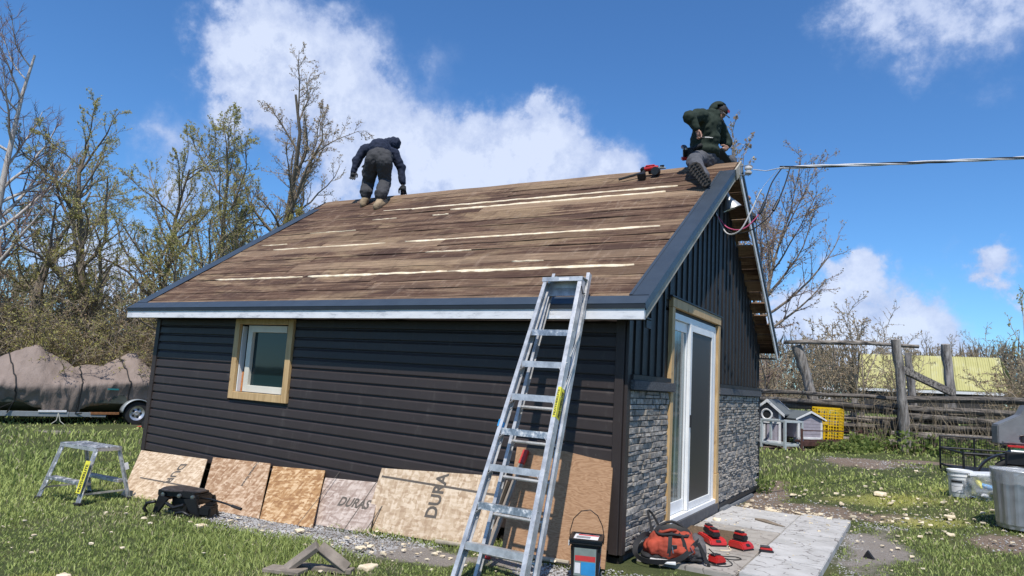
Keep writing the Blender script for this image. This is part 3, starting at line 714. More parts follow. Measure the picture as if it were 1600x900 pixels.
# stone wainscot
def stones(y0, y1, z0, z1, limit, seed):
    rr = random.Random(seed); z = z0; out = []; row = 0
    while z < z1 - .02:
        h = min(rr.choice([.030, .038, .045, .058]), z1 - z)
        if z1 - (z + h) < .03: h = z1 - z
        y = y0 - 0
        while y < y1 - .01:
            w = rr.uniform(.08, .24)
            if y1 - (y + w) < .07: w = y1 - y
            if h > .06 and w > .12 and rr.random() < .3:
                out.append((y, y + w, z, z + h / 2)); out.append((y, y + w * rr.uniform(.5, 1), z + h / 2, z + h)) if False else out.append((y, y + w, z + h / 2, z + h))
            else: out.append((y, y + w, z, z + h))
            y += w
        z += h; row += 1
    return out
def stone_mesh(m, q, rr):
    y0, y1, z0, z1 = q; g = .0018; y0 += g; y1 -= g; z0 += g; z1 -= g; t = rr.uniform(.016, .040); b = .003
    f = [t + rr.uniform(-.007, .006) for _ in range(4)]; c = t + rr.uniform(-.002, .005)
    ym = (y0 + y1) / 2 + rr.uniform(-.3, .3) * (y1 - y0) / 2; zm = (z0 + z1) / 2
    m.add([(.0, y0, z0), (.0, y1, z0), (.0, y1, z1), (.0, y0, z1), (f[0], y0 + b, z0 + b), (f[1], y1 - b, z0 + b), (f[2], y1 - b, z1 - b), (f[3], y0 + b, z1 - b), (c, ym, zm)],
          [(0, 1, 5, 4), (1, 2, 6, 5), (2, 3, 7, 6), (3, 0, 4, 7), (4, 5, 8), (5, 6, 8), (6, 7, 8), (7, 4, 8), (3, 2, 1, 0)])
rr = random.Random(5); left_s = stones(.062, 1.185, .0, 1.40, 0, 1); right_s = stones(3.215, D - .02, .02, 1.40, 0, 2); n_done = 0
rest = MB()
for q in left_s + sorted(right_s, key=lambda q: q[0]):
    if n_done < 295:
        m = MB(); stone_mesh(m, q, rr); m.build('stone', 'stone_grey', shed); n_done += 1
    else: stone_mesh(rest, q, rr)
if rest.v: rest.build('stone', 'stone_grey', shed, kind='stuff')
m = MB(); m.prism([(.0, .055, 1.405), (.0, 1.27, 1.405), (.0, 1.27, 1.495), (.0, .055, 1.495)], (.075, 0, 0)); m.build('stone_ledge', 'ledge_stone', shed, bevel=.006)
m = MB(); m.prism([(.0, 3.21, 1.405), (.0, D + .02, 1.405), (.0, D + .02, 1.495), (.0, 3.21, 1.495)], (.065, 0, 0)); m.build('stone_ledge', 'ledge_stone', shed, bevel=.006)
MB().box((.03, .62, 1.52), (.05, 1.1, .045)).build('ledge_trim', 'batten_siding', shed); MB().box((.03, 4.54, 1.52), (.05, 2.62, .045)).build('ledge_trim', 'batten_siding', shed)
MB().box((.02, 4.54, -.01), (.05, 2.65, .055)).build('base_trim', 'dark_flashing', shed); MB().box((.02, D + .0, .75), (.04, .03, 1.5)).build('corner_trim', 'dark_flashing', shed)
MB().box((.03, 3.55, -.10), (.14, .42, .14)).build('footing_block', 'concrete_block', shed, bevel=.01)
MB().box((.02, 4.55, -.12), (.12, 1.5, .13)).build('footing_block', 'concrete_block', shed, bevel=.01)
MB().box((.0, 3.15, -.05), (.1, .16, .2)).build('footing_block', 'black_plastic', shed, bevel=.01)

# front window
win = MB().box(((WX0 + WX1) / 2 + .03, .085, 1.50), (.90, .01, .86)); win = win.build('window', 'ink_black', shed)
def cas(c, size, name='casing_board', mat='new_lumber', par=win, bev=.003): return MB().box(c, size).build(name, mat, par, bevel=bev)
cas((-5.315, -.03, 1.50), (.09, .045, 1.02)); cas((-4.325, -.03, 1.50), (.09, .045, 1.02)); cas((-4.82, -.031, 1.035), (.895, .047, .09)); cas((-4.82, -.031, 1.975), (.895, .047, .07))
cas((-5.262, .03, 1.5), (.014, .075, .84), 'jamb_strip', 'white_vinyl'); cas((-5.235, .06, 1.21), (.03, .03, .26), 'sheathing_edge', 'orange_osb_edge')
fx0, fx1, fz0, fz1 = -5.17, -4.385, 1.085, 1.93; fy = .045; fw = .085
cas(((fx0 + fw / 2), fy, (fz0 + fz1) / 2), (fw, .07, fz1 - fz0), 'window_frame', 'cream_vinyl'); cas((fx1 - fw / 2 + .03, fy, (fz0 + fz1) / 2), (fw, .07, fz1 - fz0), 'window_frame', 'cream_vinyl')
cas(((fx0 + fx1) / 2, fy - .001, fz0 + fw / 2), (fx1 - fx0 - fw * 1.6, .07, fw), 'window_frame', 'cream_vinyl'); cas(((fx0 + fx1) / 2, fy - .001, fz1 - fw / 2), (fx1 - fx0 - fw * 1.6, .07, fw), 'window_frame', 'cream_vinyl')
MB().box(((fx0 + fx1) / 2 + .01, fy + .015, (fz0 + fz1) / 2), (fx1 - fx0 - fw * 1.7, .008, fz1 - fz0 - fw * 1.9)).build('pane', 'window_glass', win)

# sliding patio door
door = MB().box((-.085, 2.21, 1.17), (.02, 1.9, 2.2)).build('patio_door', 'ink_black', shed)
def dp(y0, y1, z0, z1, x0, x1, name, mat, bev=.002, label=None): return MB().box(((x0 + x1) / 2, (y0 + y1) / 2, (z0 + z1) / 2), (x1 - x0, y1 - y0, z1 - z0)).build(name, mat, door, bevel=bev, label=label)
dp(1.195, 1.285, .04, 2.30, .0, .045, 'casing_board', 'new_lumber'); dp(3.13, 3.225, .42, 2.29, .0, .045, 'casing_board', 'new_lumber'); dp(3.10, 3.23, -.02, .415, .0, .055, 'casing_board', 'new_lumber')
dp(1.19, 3.23, 2.302, 2.40, .0, .05, 'head_casing', 'new_lumber'); dp(1.13, 3.26, 2.402, 2.42, .0, .06, 'drip_cap', 'dark_flashing')
dp(1.29, 1.335, .10, 2.23, -.06, .012, 'jamb', 'white_vinyl'); dp(3.03, 3.10, .10, 2.23, -.06, .018, 'jamb', 'white_vinyl'); dp(1.29, 3.10, 2.19, 2.26, -.06, .015, 'head_jamb', 'white_vinyl')
dp(1.29, 3.10, .06, .11, -.06, .05, 'sill', 'white_vinyl'); dp(1.2, 3.2, -.06, .055, -.02, .06, 'threshold', 'foundation_grey')
# fixed leaf (behind) and screen leaf (in front)
dp(1.338, 1.40, .115, 2.185, -.05, -.012, 'leaf_stile', 'white_vinyl'); dp(1.90, 1.96, .115, 2.185, -.05, -.012, 'leaf_stile', 'white_vinyl'); dp(1.402, 1.898, .115, .24, -.05, -.014, 'leaf_rail', 'white_vinyl'); dp(1.402, 1.898, 2.08, 2.185, -.05, -.014, 'leaf_rail', 'white_vinyl')
dp(1.402, 1.898, .242, 2.078, -.035, -.027, 'pane', 'door_glass', 0)
dp(1.93, 2.0, .115, 2.185, -.008, .03, 'leaf_stile', 'white_vinyl'); dp(2.90, 2.99, .115, 2.185, -.008, .024, 'leaf_stile', 'white_vinyl'); dp(2.002, 2.898, .115, .19, -.008, .024, 'leaf_rail', 'white_vinyl'); dp(2.002, 2.898, 2.11, 2.185, -.008, .024, 'leaf_rail', 'white_vinyl')
dp(2.002, 2.898, .192, 2.108, .004, .010, 'screen', 'insect_screen', 0); dp(1.955, 1.975, 1.02, 1.16, .03, .05, 'door_handle', 'black_plastic')

# lamp, wires, insulator on the gable peak
lp = thing('gable_lamp', 'bell shaped metal lamp hanging under the gable peak', 'lamp', (.16, 3.10, 3.93))
ax = Vector((.35, .25, -1)).normalized(); M3 = ax.to_track_quat('Z', 'Y').to_matrix()
MB().lathe((0, 0, 0), [(.02, -.16), (.03, -.12), (.035, -.06), (.05, -.03), (.10, .05), (.125, .10), (.118, .10), (.09, .045), (.02, -.02)], 20, M3).build('lamp_shade', 'steel_lamp', lp, smooth=1)
MB().lathe((0, 0, 0), [(.001, -.02), (.03, .0), (.045, .04), (.03, .075), (.001, .085)], 12, M3).build('bulb', 'white_plastic', lp, smooth=2)
MB().tube([(-.06, -.04, .26), (-.05, -.03, .18), tuple(M3 @ Vector((0, 0, -.15)))], .01, 6).build('bracket', 'black_steel', lp)
ins = thing('insulator', 'white porcelain spool insulator bolted at the gable peak', 'insulator', (.33, 3.08, 4.33))
MB().lathe((.07, 0, 0), [(.0, -.055), (.045, -.05), (.05, -.03), (.03, -.015), (.03, .0), (.05, .012), (.05, .035), (.03, .05), (.0, .055)], 16).build('spool', 'porcelain_white', ins, smooth=1)
MB().beam((-.035, 0, .06), (.10, 0, .065), .03, .006).beam((-.035, 0, -.06), (.10, 0, -.065), .03, .006).beam((-.034, 0, -.065), (-.034, 0, .066), .03, .006, (1, 0, 0)).tube([(.07, 0, -.08), (.07, 0, .085)], .007, 6).build('clevis', 'galvanised', ins)
# service cable out to the right, two strands twisted
A0 = Vector((.46, 3.08, 4.33)); A1 = Vector((.82, 2.9, 4.26)); AE = Vector((11.5, 11.8, 6.75))
def cabpt(t): p = A1.lerp(AE, t); p.z -= .55 * t * (1 - t) * 1.0; return p
sc_ = thing('service_cable', 'twisted black and white overhead cable running from the gable to the right', 'cable', tuple(A1))
for ph, r_, mt in ((0, .013, 'white_cable'), (2.1, .010, 'black_rubber'), (4.2, .012, 'white_cable')):
    pts = [];
    for i in range(260):
        t = i / 259; p = cabpt(t); a = ph + t * 55; pts.append(p + Vector((0, math.cos(a), math.sin(a))) * .012)
    MB(off=A1).tube(pts, r_, 5).build('strand', mt, sc_, smooth=2)
MB(off=A1).tube([A0, A0.lerp(A1, .5) + Vector((0, 0, -.03)), A1 + Vector((.05, 0, .0))], .006, 6).build('guy_wire', 'white_cable', sc_)
MB(off=A1).tube([cabpt(0) + Vector((-.04, 0, -.01)), cabpt(.015), cabpt(.035), cabpt(.055)], [.008, .015, .014, .009], 8).build('dead_end_grip', 'white_cable', sc_, smooth=2)
def loopw(name, label, pts, mats):
    P = [Vector(p) for p in pts]
    def cr_(t):
        n = len(P) - 1; i = min(int(t * n), n - 1); u = t * n - i; p0, p1, p2, p3 = P[max(i - 1, 0)], P[i], P[i + 1], P[min(i + 2, n)]
        return .5 * ((2 * p1) + (p2 - p0) * u + (2 * p0 - 5 * p1 + 4 * p2 - p3) * u * u + (3 * p1 - p0 - 3 * p2 + p3) * u ** 3)
    o = thing(name, label, 'cable', tuple(P[0]))
    for (t0, t1, r_, mt, nm) in mats:
        MB(off=P[0]).tube([cr_(t0 + (t1 - t0) * i / 24) for i in range(25)], r_, 7).build(nm, mt, o, smooth=2)
W0 = (.03, 2.93, 3.74)
loopw('drip_loop', 'black to pink cable looping from the overhead line into the gable wall', [(.84, 2.9, 4.25), (.74, 2.82, 4.05), (.67, 2.76, 3.80), (.60, 2.72, 3.62), (.42, 2.72, 3.46), (.2, 2.82, 3.52), W0], [(0, .42, .008, 'black_rubber', 'black_lead'), (.34, .48, .02, 'black_plastic', 'connector'), (.46, 1, .008, 'pink_cable', 'pink_lead')])
loopw('drip_loop', 'black cable with the lowest connector, outermost of the gable loops', [(.94, 2.92, 4.27), (.88, 2.85, 4.0), (.80, 2.76, 3.74), (.72, 2.70, 3.58), (.5, 2.68, 3.42), (.25, 2.8, 3.45), (.03, 2.93, 3.73)], [(0, .30, .008, 'black_rubber', 'black_lead'), (.28, .40, .02, 'black_plastic', 'connector'), (.39, 1, .008, 'black_rubber', 'black_lead')])
loopw('drip_loop', 'white cable looping from the grip into the gable wall', [(.80, 2.9, 4.24), (.68, 2.85, 4.08), (.60, 2.8, 3.93), (.50, 2.74, 3.66), (.38, 2.72, 3.44), (.2, 2.8, 3.44), (.03, 2.93, 3.75)], [(0, .34, .003, 'galvanised', 'bare_wire'), (.30, .40, .012, 'galvanised', 'splice'), (.38, 1, .01, 'white_cable', 'white_lead')])
MB().tube([(.02, 2.93, 3.90), (.03, 2.93, 3.80), (.03, 2.94, 3.70)], .02, 8).build('conduit', 'black_plastic', shed)

# ------------------------------------------------------------------ patio
pat = tag(thing('patio', 'patio', 'patio'), kind='structure'); del pat['label']; del pat['category']
ysl = [.24, .98, 1.70, 2.42, 3.14, 3.84]
for i in range(5):
    for (xa, xb, z_) in ((.065, .94, -.055), (.955, 1.52, -.03)):
        y0, y1 = ysl[i], ysl[i + 1]
        if xb < 1 : y0 += .0; 
        MB().box(((xa + xb) / 2, (y0 + y1) / 2, z_ - .04 + random.uniform(-.002, .002)), (xb - xa - .010, y1 - y0 - .012, .08), Matrix.Rotation(R(random.uniform(-.25, .25)), 3, 'X')).build('paving_slab', 'concrete_paver_tan' if (xb < 1 and i < 3) else 'concrete_paver', pat, bevel=.006)
bpy.context.view_layer.update()
#PART3
# ------------------------------------------------------------------ sheets of board along the wall
def sheet(name, label, cat, bl, br, tl, tr, mat, t=.012, lines=(), group=None):
    bl, br, tl, tr = [Vector(p) for p in (bl, br, tl, tr)]
    n = (br - bl).cross(tl - bl).normalized()
    if n.y > 0: n = -n
    o = thing(name, label, cat, tuple(bl), 0, group)
    # object axes follow the board so that the grain and flakes lie in its plane
    X = (br - bl).normalized(); Yv = (tl - bl); M4 = frame4(bl, br - bl, tl - bl)
    if M4.col[2].y > 0: pass
    inv = M4.inverted(); P = [inv @ p for p in (bl, br, tr, tl)]
    zt = -t
    # board in the object's own x-z plane: swap so z is up the board
    o.matrix_world = Matrix(((X.x, -M4.col[2].x, M4.col[1].x, bl.x), (X.y, -M4.col[2].y, M4.col[1].y, bl.y), (X.z, -M4.col[2].z, M4.col[1].z, bl.z), (0, 0, 0, 1)))
    inv = o.matrix_world.inverted(); P = [inv @ p for p in (bl, br, tr, tl)]
    m = MB(); m.prism([(p.x, 0, p.z) for p in P], (0, t, 0)); m.build('board', mat, o, bevel=.0012)
    for (x0, z0, x1, z1, w) in lines:
        a, b = Vector((x0, -.0012, z0)), Vector((x1, -.0012, z1)); d = (b - a).normalized(); q = Vector((-d.z, 0, d.x)) * w / 2
        MB().quad(a - q, b - q, b + q, a + q).build('printed_line', 'board_ink', o)
    return o
def board_text(o, s_, x, z, size, ang, xs=1):
    M4 = Matrix.Translation((x, -.0016, z)) @ Matrix.Rotation(ang, 4, 'Y') @ Matrix.Rotation(R(90), 4, 'X')
    text('printed_word', s_, size, 'board_ink', o, M4, bold=.006 * size / .2, xs=xs)
def G(x, y, dz=0): return (x, y, GZ(x, y) + dz)
oA = sheet('osb_sheet', 'pale strand board at the left end of the row, behind the black hitch', 'board', G(-6.45, -.62), G(-5.02, -.60), (-7.05, -.06, .165), (-5.60, -.06, .195), 'osb_pale', lines=[(.0, .30, 1.45, .26, .02)], group='board offcuts leaning on the long wall')
board_text(oA, 'DUR', .50, .60, .165, R(84))
oB = sheet('osb_sheet', 'tan strand board with a notched corner, second from the left', 'board', G(-4.93, -.58), G(-3.89, -.60), (-5.49, -.06, .235), (-4.40, -.06, .26), 'osb_tan', group='board offcuts leaning on the long wall')
board_text(oB, 'Oriented Strand', .30, .72, .055, R(80))
oC = sheet('osb_sheet', 'orange strand board with a dark line near its right edge', 'board', G(-3.85, -.62), G(-3.08, -.60), (-4.37, -.06, .25), (-3.55, -.06, .33), 'osb_orange', lines=[(.56, .0, .55, .98, .008)], group='board offcuts leaning on the long wall')
oD = sheet('osb_sheet', 'greyed small strand board lettered across its face, left of the largest board', 'board', G(-3.24, -.46), G(-2.46, -.44), (-3.50, -.06, .22), (-2.70, -.06, .29), 'osb_greyed', lines=[(.46, .0, .50, .66, .012), (.725, .0, .775, .66, .012)], group='board offcuts leaning on the long wall')
board_text(oD, 'DURAS', .17, .26, .155, 0, .85)
oE = sheet('osb_sheet', 'large pale strand board, widest of the row, left of the ladder', 'board', G(-2.64, -.33), G(-1.12, -.33), (-2.70, -.045, .415), (-1.18, -.045, .515), 'osb_pale', lines=[(.0, .56, 1.5, .50, .022)], group='board offcuts leaning on the long wall')
board_text(oE, 'DURA', .84, .20, .19, R(-90), .88)
sheet('plywood_sheet', 'brown plywood panel leaning on the wall behind the ladder', 'board', G(-.98, -.34), G(.0, -.30, .02), (-1.05, -.045, .80), (-.075, -.045, .83), 'plywood', .015)
MB().beam((-1.16, -.36, -.1), (-1.12, -.05, .47), .012, .05, (0, 1, 0)).build('plank', 'grey_weathered_lumber')
tag(bpy.context.scene.objects['plank'], 'thin dark batten standing between the strand board and the plywood', 'batten')
o = thing('brace_bar', 'thin brown wooden bar with red ends leaning on the plywood', 'bar', G(-.92, -.66))
a, b = Vector(G(-.92, -.70, .02)), Vector((-.93, -.07, .78)); 
MB(off=o.location).beam(a.lerp(b, .10), a.lerp(b, .86), .05, .03, (0, 1, 0)).build('shaft', 'grey_weathered_lumber', o, bevel=.004)
MB(off=o.location).beam(a, a.lerp(b, .098), .07, .04, (0, 1, 0)).build('end_cap', 'red_paint', o, bevel=.004); MB(off=o.location).beam(a.lerp(b, .862), b, .055, .035, (0, 1, 0)).build('end_cap', 'red_paint', o, bevel=.004)
pts = [G(-1.62, -.46, .035), G(-1.2, -.43, .03), G(-.8, -.41, .025), G(-.3, -.36, .03)]
tag(MB(off=pts[0]).tube(pts, [.021, .022, .021, .02], 9, jit=.06).build('wooden_pole', 'pale_wood_pole', smooth=1, loc=pts[0]), 'pale round wooden pole lying on the gravel below the plywood', 'pole')

# ------------------------------------------------------------------ stepladder leaning on the eave
def stepladder():
    foot = Vector((-.425, -1.47, GZ(-.455, -1.47))); top = Vector((-.46, -.375, 2.36)); wb, wt = .60, .375
    o = thing('stepladder', 'tall dented aluminium stepladder leaning folded against the eave', 'ladder', tuple(foot))
    d = (top - foot); LN = d.length; d.normalize(); x = Vector((1, 0, 0)); n = x.cross(d).normalized()    # n points to the wall side
    if n.y < 0: n = -n
    def P(u, v, w): return foot + d * u + x * v + n * w
    def half(u): return (wb + (wt - wb) * u / LN) / 2
    for sgn in (-1, 1):
        a0, a1 = P(0, sgn * half(0), 0), P(LN - .02, sgn * half(LN), 0)
        m = MB(off=foot); m.beam(a0, a1, .006, .075, n); m.beam(a0 - x * sgn * .017 - n * .0375, a1 - x * sgn * .017 - n * .0375, .034, .005, n); m.beam(a0 - x * sgn * .017 + n * .0375, a1 - x * sgn * .017 + n * .0375, .034, .005, n)
        m.build('front_rail', 'aluminium', o)
        b0, b1 = P(.02, sgn * (half(0) - .035), .24), P(LN + .10, sgn * (half(LN) + .01 * sgn - .0), .085)
        m = MB(off=foot); m.beam(b0, b1, .005, .05, n); m.beam(b0 - x * sgn * .014 - n * .025, b1 - x * sgn * .014 - n * .025, .028, .004, n); m.beam(b0 - x * sgn * .014 + n * .025, b1 - x * sgn * .014 + n * .025, .028, .004, n)
        m.build('rear_rail', 'aluminium', o)
        MB(off=foot).beam(P(-.02, sgn * half(0), 0), P(.06, sgn * half(0), 0), .04, .09, n).build('foot_pad', 'black_rubber', o, bevel=.004)
        for u0 in (1.62, 1.92):
            MB(off=foot).beam(P(u0, sgn * (half(u0) + .006), .02), P(u0 + .28, sgn * (half(u0) + .004), .10), .004, .016, n).build('spreader', 'aluminium', o)
    us = [.02 + .305 * k for k in range(0, 9)]
    for i, u in enumerate(us[:-1]):
        if u < .1: continue
        h = half(u) - .006
        m = MB(off=foot); up = Vector((0, .12, 1)).normalized(); fw = Vector((0, -1, .12)).normalized()
        c = P(u, 0, 0)
        m.beam(c - x * h, c + x * h, .078, .004, up); m.beam(c - x * h + fw * .039 - up * .024, c + x * h + fw * .039 - up * .024, .004, .052, up); m.beam(c - x * h - fw * .039 - up * .010, c + x * h - fw * .039 - up * .010, .004, .022, up)
        st = m.build('step', 'aluminium_splattered' if i in (2, 4, 7) else 'aluminium', o)
        for sgn in (-1, 1):
            if i in (2, 3, 4, 5, 6): MB(off=foot).beam(P(u - .005, sgn * (h - .10), -.02), P(u - .12, sgn * (h + .012), -.02), .003, .018, n).build('step_brace', 'aluminium', o)
            MB(off=foot).lathe(P(u, sgn * (half(u) + .003), -.0) + fw * .02, [(.0, .004), (.005, .003), (.006, 0)], 6, Vector((sgn, 0, 0)).to_track_quat('Z', 'Y').to_matrix()).build('rivet', 'tool_steel', o)
    c = P(LN, 0, 0); h = half(LN) + .012
    m = MB(off=foot); up = Vector((0, .12, 1)).normalized(); fw = Vector((0, -1, .12)).normalized()
    m.beam(c - x * h, c + x * h, .11, .006, up); m.beam(c - x * h + fw * .055 - up * .017, c + x * h + fw * .055 - up * .017, .005, .04, up); m.beam(c - x * h - fw * .055 - up * .035, c + x * h - fw * .055 - up * .035, .005, .07, up)
    m.build('top_cap', 'aluminium', o)
    # deep back plate under the cap with the maker's embossed panel, its shade side seen through the rails
    MB(off=foot).beam(P(LN - .08, -half(LN) + .01, .075), P(LN - .08, half(LN) - .01, .075), .006, .11, d).build('back_plate', 'aluminium', o)
    us2 = [.30, .60, .90, 1.20, 1.50]
    for u in us2:
        w = .24 + (.085 - .24) * u / LN; hh = half(u) - .045
        MB(off=foot).tube([P(u, -hh, w), P(u, hh, w)], .013, 8).build('rear_rung', 'aluminium', o, smooth=1)
    for k, (u, mt) in enumerate(((2.30, 'paper_white'), (LN, 'paper_white'))):
        q = P(u, .02, 0) + fw * (.0415 if k == 0 else .0585) - up * (.013 if k == 0 else .018)
        hh = .012; MB(off=foot).quad(q - x * .05 - up * hh, q + x * .05 - up * hh, q + x * .05 + up * hh, q - x * .05 + up * hh).build('sticker', mt, o)
    # yellow lettered label on the right rail
    q = P(1.36, half(1.36) - .012, -.0415); w2 = .0135
    MB(off=foot).quad(q - x * w2 - d * .0, q + x * (w2 + .002), q + x * (w2 - .004) + d * .26, q - x * (w2 + .006) + d * .26).build('label_strip', 'safety_yellow', o)
    q2 = P(1.36, half(1.36) + .0035, 0)
    MB(off=foot).quad(q2 - n * .034, q2 + n * .034, q2 + n * .034 + d * .26 - x * .0108, q2 - n * .034 + d * .26 - x * .0108).build('label_strip', 'safety_yellow', o)
    M4 = frame4(P(1.375, half(1.375) + .0062, .022) - foot, d - x * .041, -n)
    if (M4.to_3x3() @ Vector((0, 0, 1))).x < 0: M4 = frame4(P(1.375, half(1.375) + .0062, -.022) - foot, d - x * .041, n)
    text('label_lettering', 'FEATHERLITE', .042, 'ink_black', o, M4, bold=.0012, xs=.88)
    M4 = frame4(P(1.375, half(1.375) - .003, -.0425) - foot, d - x * .041, -x)
    text('label_lettering', 'FEATHERLITE', .022, 'ink_black', o, M4, bold=.0006, xs=1.7)
    MB(off=foot).beam(P(1.24, -half(1.24), -.0), P(1.30, -half(1.30), 0), .012, .09, n).build('blue_tape', 'label_blue', o)
    MB(off=foot).tube([P(LN - .10, half(LN) + .008, -.03), P(LN - .16, half(LN) + .02, .01), P(LN - .12, half(LN) + .01, .06)], .005, 6).build('latch_strap', 'black_rubber', o)
stepladder()

# ------------------------------------------------------------------ two step aluminium work stool in the grass
def step_stool():
    C = Vector((-5.95, -1.22, GZ(-5.95, -1.22)))
    # local frame: long axis u (left to right in the picture), short axis v (towards the wall)
    f0, f1, b1 = Vector((-6.90, -1.37, 0)), Vector((-6.10, -1.33, 0)), Vector((-5.74, -.95, 0))
    u = (f1 - f0); Lf = u.length; u.normalize(); v = Vector((-u.y, u.x, 0)); 
    if v.y < 0: v = -v
    H = .66; o = thing('step_stool', 'two step aluminium work stool standing in the grass', 'stool', (f0.x, f0.y, GZ(f0.x, f0.y))); off = o.location.copy()
    def P(a, b, c): p = Vector((f0.x, f0.y, 0)) + u * a + v * b; return Vector((p.x, p.y, off.z + c))
    W_ = .62; ti = .10; tj = .17       # how far the legs come in at the top
    legs = [(0, 0, 1, 1), (Lf, 0, -1, 1), (0, W_, 1, -1), (Lf, W_, -1, -1)]
    for a, b, sa, sb in legs:
        gz_ = GZ(*P(a, b, 0)[:2]) - off.z
        p0 = P(a, b, gz_); p1 = P(a + sa * ti * .6, b + sb * tj, H - .02)
        m = MB(off=off); m.beam(p0, p1, .006, .085, u).build('leg', 'aluminium_splattered', o)
        m = MB(off=off); m.beam(p0 + v * sb * .0 , p1, .05, .006, u).build('leg_flange', 'aluminium', o)
        MB(off=off).beam(p0 - Vector((0, 0, .01)), p0 + Vector((0, 0, .025)), .06, .09, u).build('foot_pad', 'black_rubber', o, bevel=.004)
    a0, a1 = ti * .6 - .03, Lf - ti * .6 + .03
    for b0, b1_ in ((tj - .02, W_ / 2 - .012), (W_ / 2 + .012, W_ - tj + .02)):
        m = MB(off=off); m.prism([P(a0, b0, H), P(a1, b0, H), P(a1, b1_, H), P(a0, b1_, H)], (0, 0, -.012)); m.build('platform', 'aluminium_splattered', o, bevel=.002)
    m = MB(off=off); m.prism([P(a0, tj - .022, H - .012), P(a1, tj - .022, H - .012), P(a1, W_ - tj + .022, H - .012), P(a0, W_ - tj + .022, H - .012)], (0, 0, -.035)); m.build('platform_frame', 'aluminium', o)
    MB(off=off).prism([P(a0 + .01, W_ / 2 - .012, H - .004), P(a1 - .01, W_ / 2 - .012, H - .004), P(a1 - .01, W_ / 2 + .012, H - .004), P(a0 + .01, W_ / 2 + .012, H - .004)], (0, 0, -.02)).build('rubber_grip', 'black_rubber', o)
    for b, sb in ((.03, 1), (W_ - .03, -1)):
        m = MB(off=off); q0 = b + sb * tj * .42 - sb * .055; q1 = b + sb * tj * .42 + sb * .05
        m.prism([P(.035, q0, .26), P(Lf - .035, q0, .26), P(Lf - .035, q1, .26), P(.035, q1, .26)], (0, 0, -.035)); m.build('step', 'aluminium_splattered', o, bevel=.003)
    for a in (.03, Lf - .03):
        MB(off=off).beam(P(a, .06, .13), P(a, W_ - .06, .13), .006, .022).build('side_brace', 'aluminium', o)
    MB(off=off).beam(P(.02, .02, .10), P(.16, .06, .235), .02, .004).build('corner_brace', 'aluminium', o); MB(off=off).beam(P(Lf - .02, .02, .10), P(Lf - .16, .06, .235), .02, .004).build('corner_brace', 'aluminium', o)
    # yellow label down the near right leg
    p0 = P(Lf, 0, 0); p1 = P(Lf - ti * .6, tj, H - .02); dd = (p1 - p0).normalized(); fx = -v
    s0 = p0 + dd * .16 + fx * .047; s1 = p0 + dd * .53 + fx * .047
    MB(off=off).quad(s0 - u * .045, s0 + u * .045, s1 + u * .045, s1 - u * .045).build('label_strip', 'safety_yellow', o)
    M4 = frame4(s0 + fx * .002 + u * .024 + dd * .015 - off, dd, -u)
    text('label_lettering', 'FEATHERLITE', .058, 'ink_black', o, M4, bold=.0015, xs=.92)
    MB(off=off).beam(P(Lf - .01, W_ - .07, .38) + u * .01, P(Lf - .02, W_ - .09, .46) + u * .01, .05, .01, u).build('white_sticker', 'paper_white', o)
step_stool()

# ------------------------------------------------------------------ black fifth wheel hitch with its handle bar
def hitch():
    c = Vector((-4.70, -.93, GZ(-4.70, -.93) - .03)); o = thing('trailer_hitch', 'black steel fifth wheel hitch with a long handle lying before the boards', 'hitch', tuple(c), R(18)); o.scale = (.92, .9, .82)
    def b(m, n, mat='black_steel', bev=.006): return m.build(n, mat, o, bevel=bev)
    b(MB().box((-.04, 0, .315), (.50, .28, .075)), 'head_body')
    MB().lathe((-.12, 0, .358), [(.0, .012), (.17, .012), (.19, .0), (.19, -.012), (.0, -.012)], 28).build('skid_plate', 'worn_steel', o, smooth=1)
    b(MB().prism([(.02, -.12, .352), (.24, -.07, .346), (.24, .07, .346), (.02, .12, .352)], (0, 0, .018)), 'skid_ramp', 'worn_steel')
    b(MB().box((-.25, 0, .255), (.10, .24, .10)), 'end_casting', bev=.02); b(MB().box((.22, 0, .26), (.09, .30, .13)), 'end_casting', bev=.02)
    b(MB().box((-.02, 0, .17), (.26, .16, .22)), 'centre_block', bev=.03)
    for y in (-.17, .17):
        b(MB().prism([(-.30, y - .018, .05), (-.23, y - .018, .05), (-.10, y - .018, .26), (-.24, y - .018, .29)], (0, .036, 0)), 'side_plate')
        b(MB().prism([(.34, y - .018, .05), (.24, y - .018, .05), (.10, y - .018, .27), (.27, y - .018, .29)], (0, .036, 0)), 'side_plate')
        b(MB().box((.02, y, .035), (.72, .07, .045)), 'base_rail')
    b(MB().tube([(-.12, -.185, .20), (.0, -.20, .155), (.12, -.185, .20)], .022, 8), 'link_bar', bev=0)
    b(MB().box((.36, -.02, .17), (.14, .12, .10)), 'jaw_block', bev=.02)
    for x in (-.20, .02, .20): MB().lathe((x, -.150, .30), [(0, .02), (.025, .018), (.03, 0)], 10, Matrix.Rotation(R(90), 3, 'X')).build('bolt', 'tool_steel', o, smooth=1)
    MB().tube([(-.30, -.24, .03), (-.36, -.25, .12), (-.33, -.25, .19), (-.22, -.25, .22)], .02, 8).build('curved_bar', 'black_steel', o, smooth=2)
    MB().tube([(.05, -.25, .02), (.09, -.26, .11), (.17, -.26, .13), (.28, -.25, .08)], .02, 8).build('curved_bar', 'black_steel', o, smooth=2)
    MB().tube([(.20, -.06, .28), (.40, -.08, .285), (.62, -.12, .26), (.80, -.16, .235)], [.013, .013, .013, .013], 8).build('handle', 'black_steel', o, smooth=2)
    MB().tube([(.72, -.145, .247), (.86, -.17, .225)], .020, 8).build('grip', 'black_rubber', o, smooth=1)
    MB().box((.38, -.1, .14), (.16, .14, .12)).build('release_cam', 'black_steel', o, bevel=.02)
hitch()

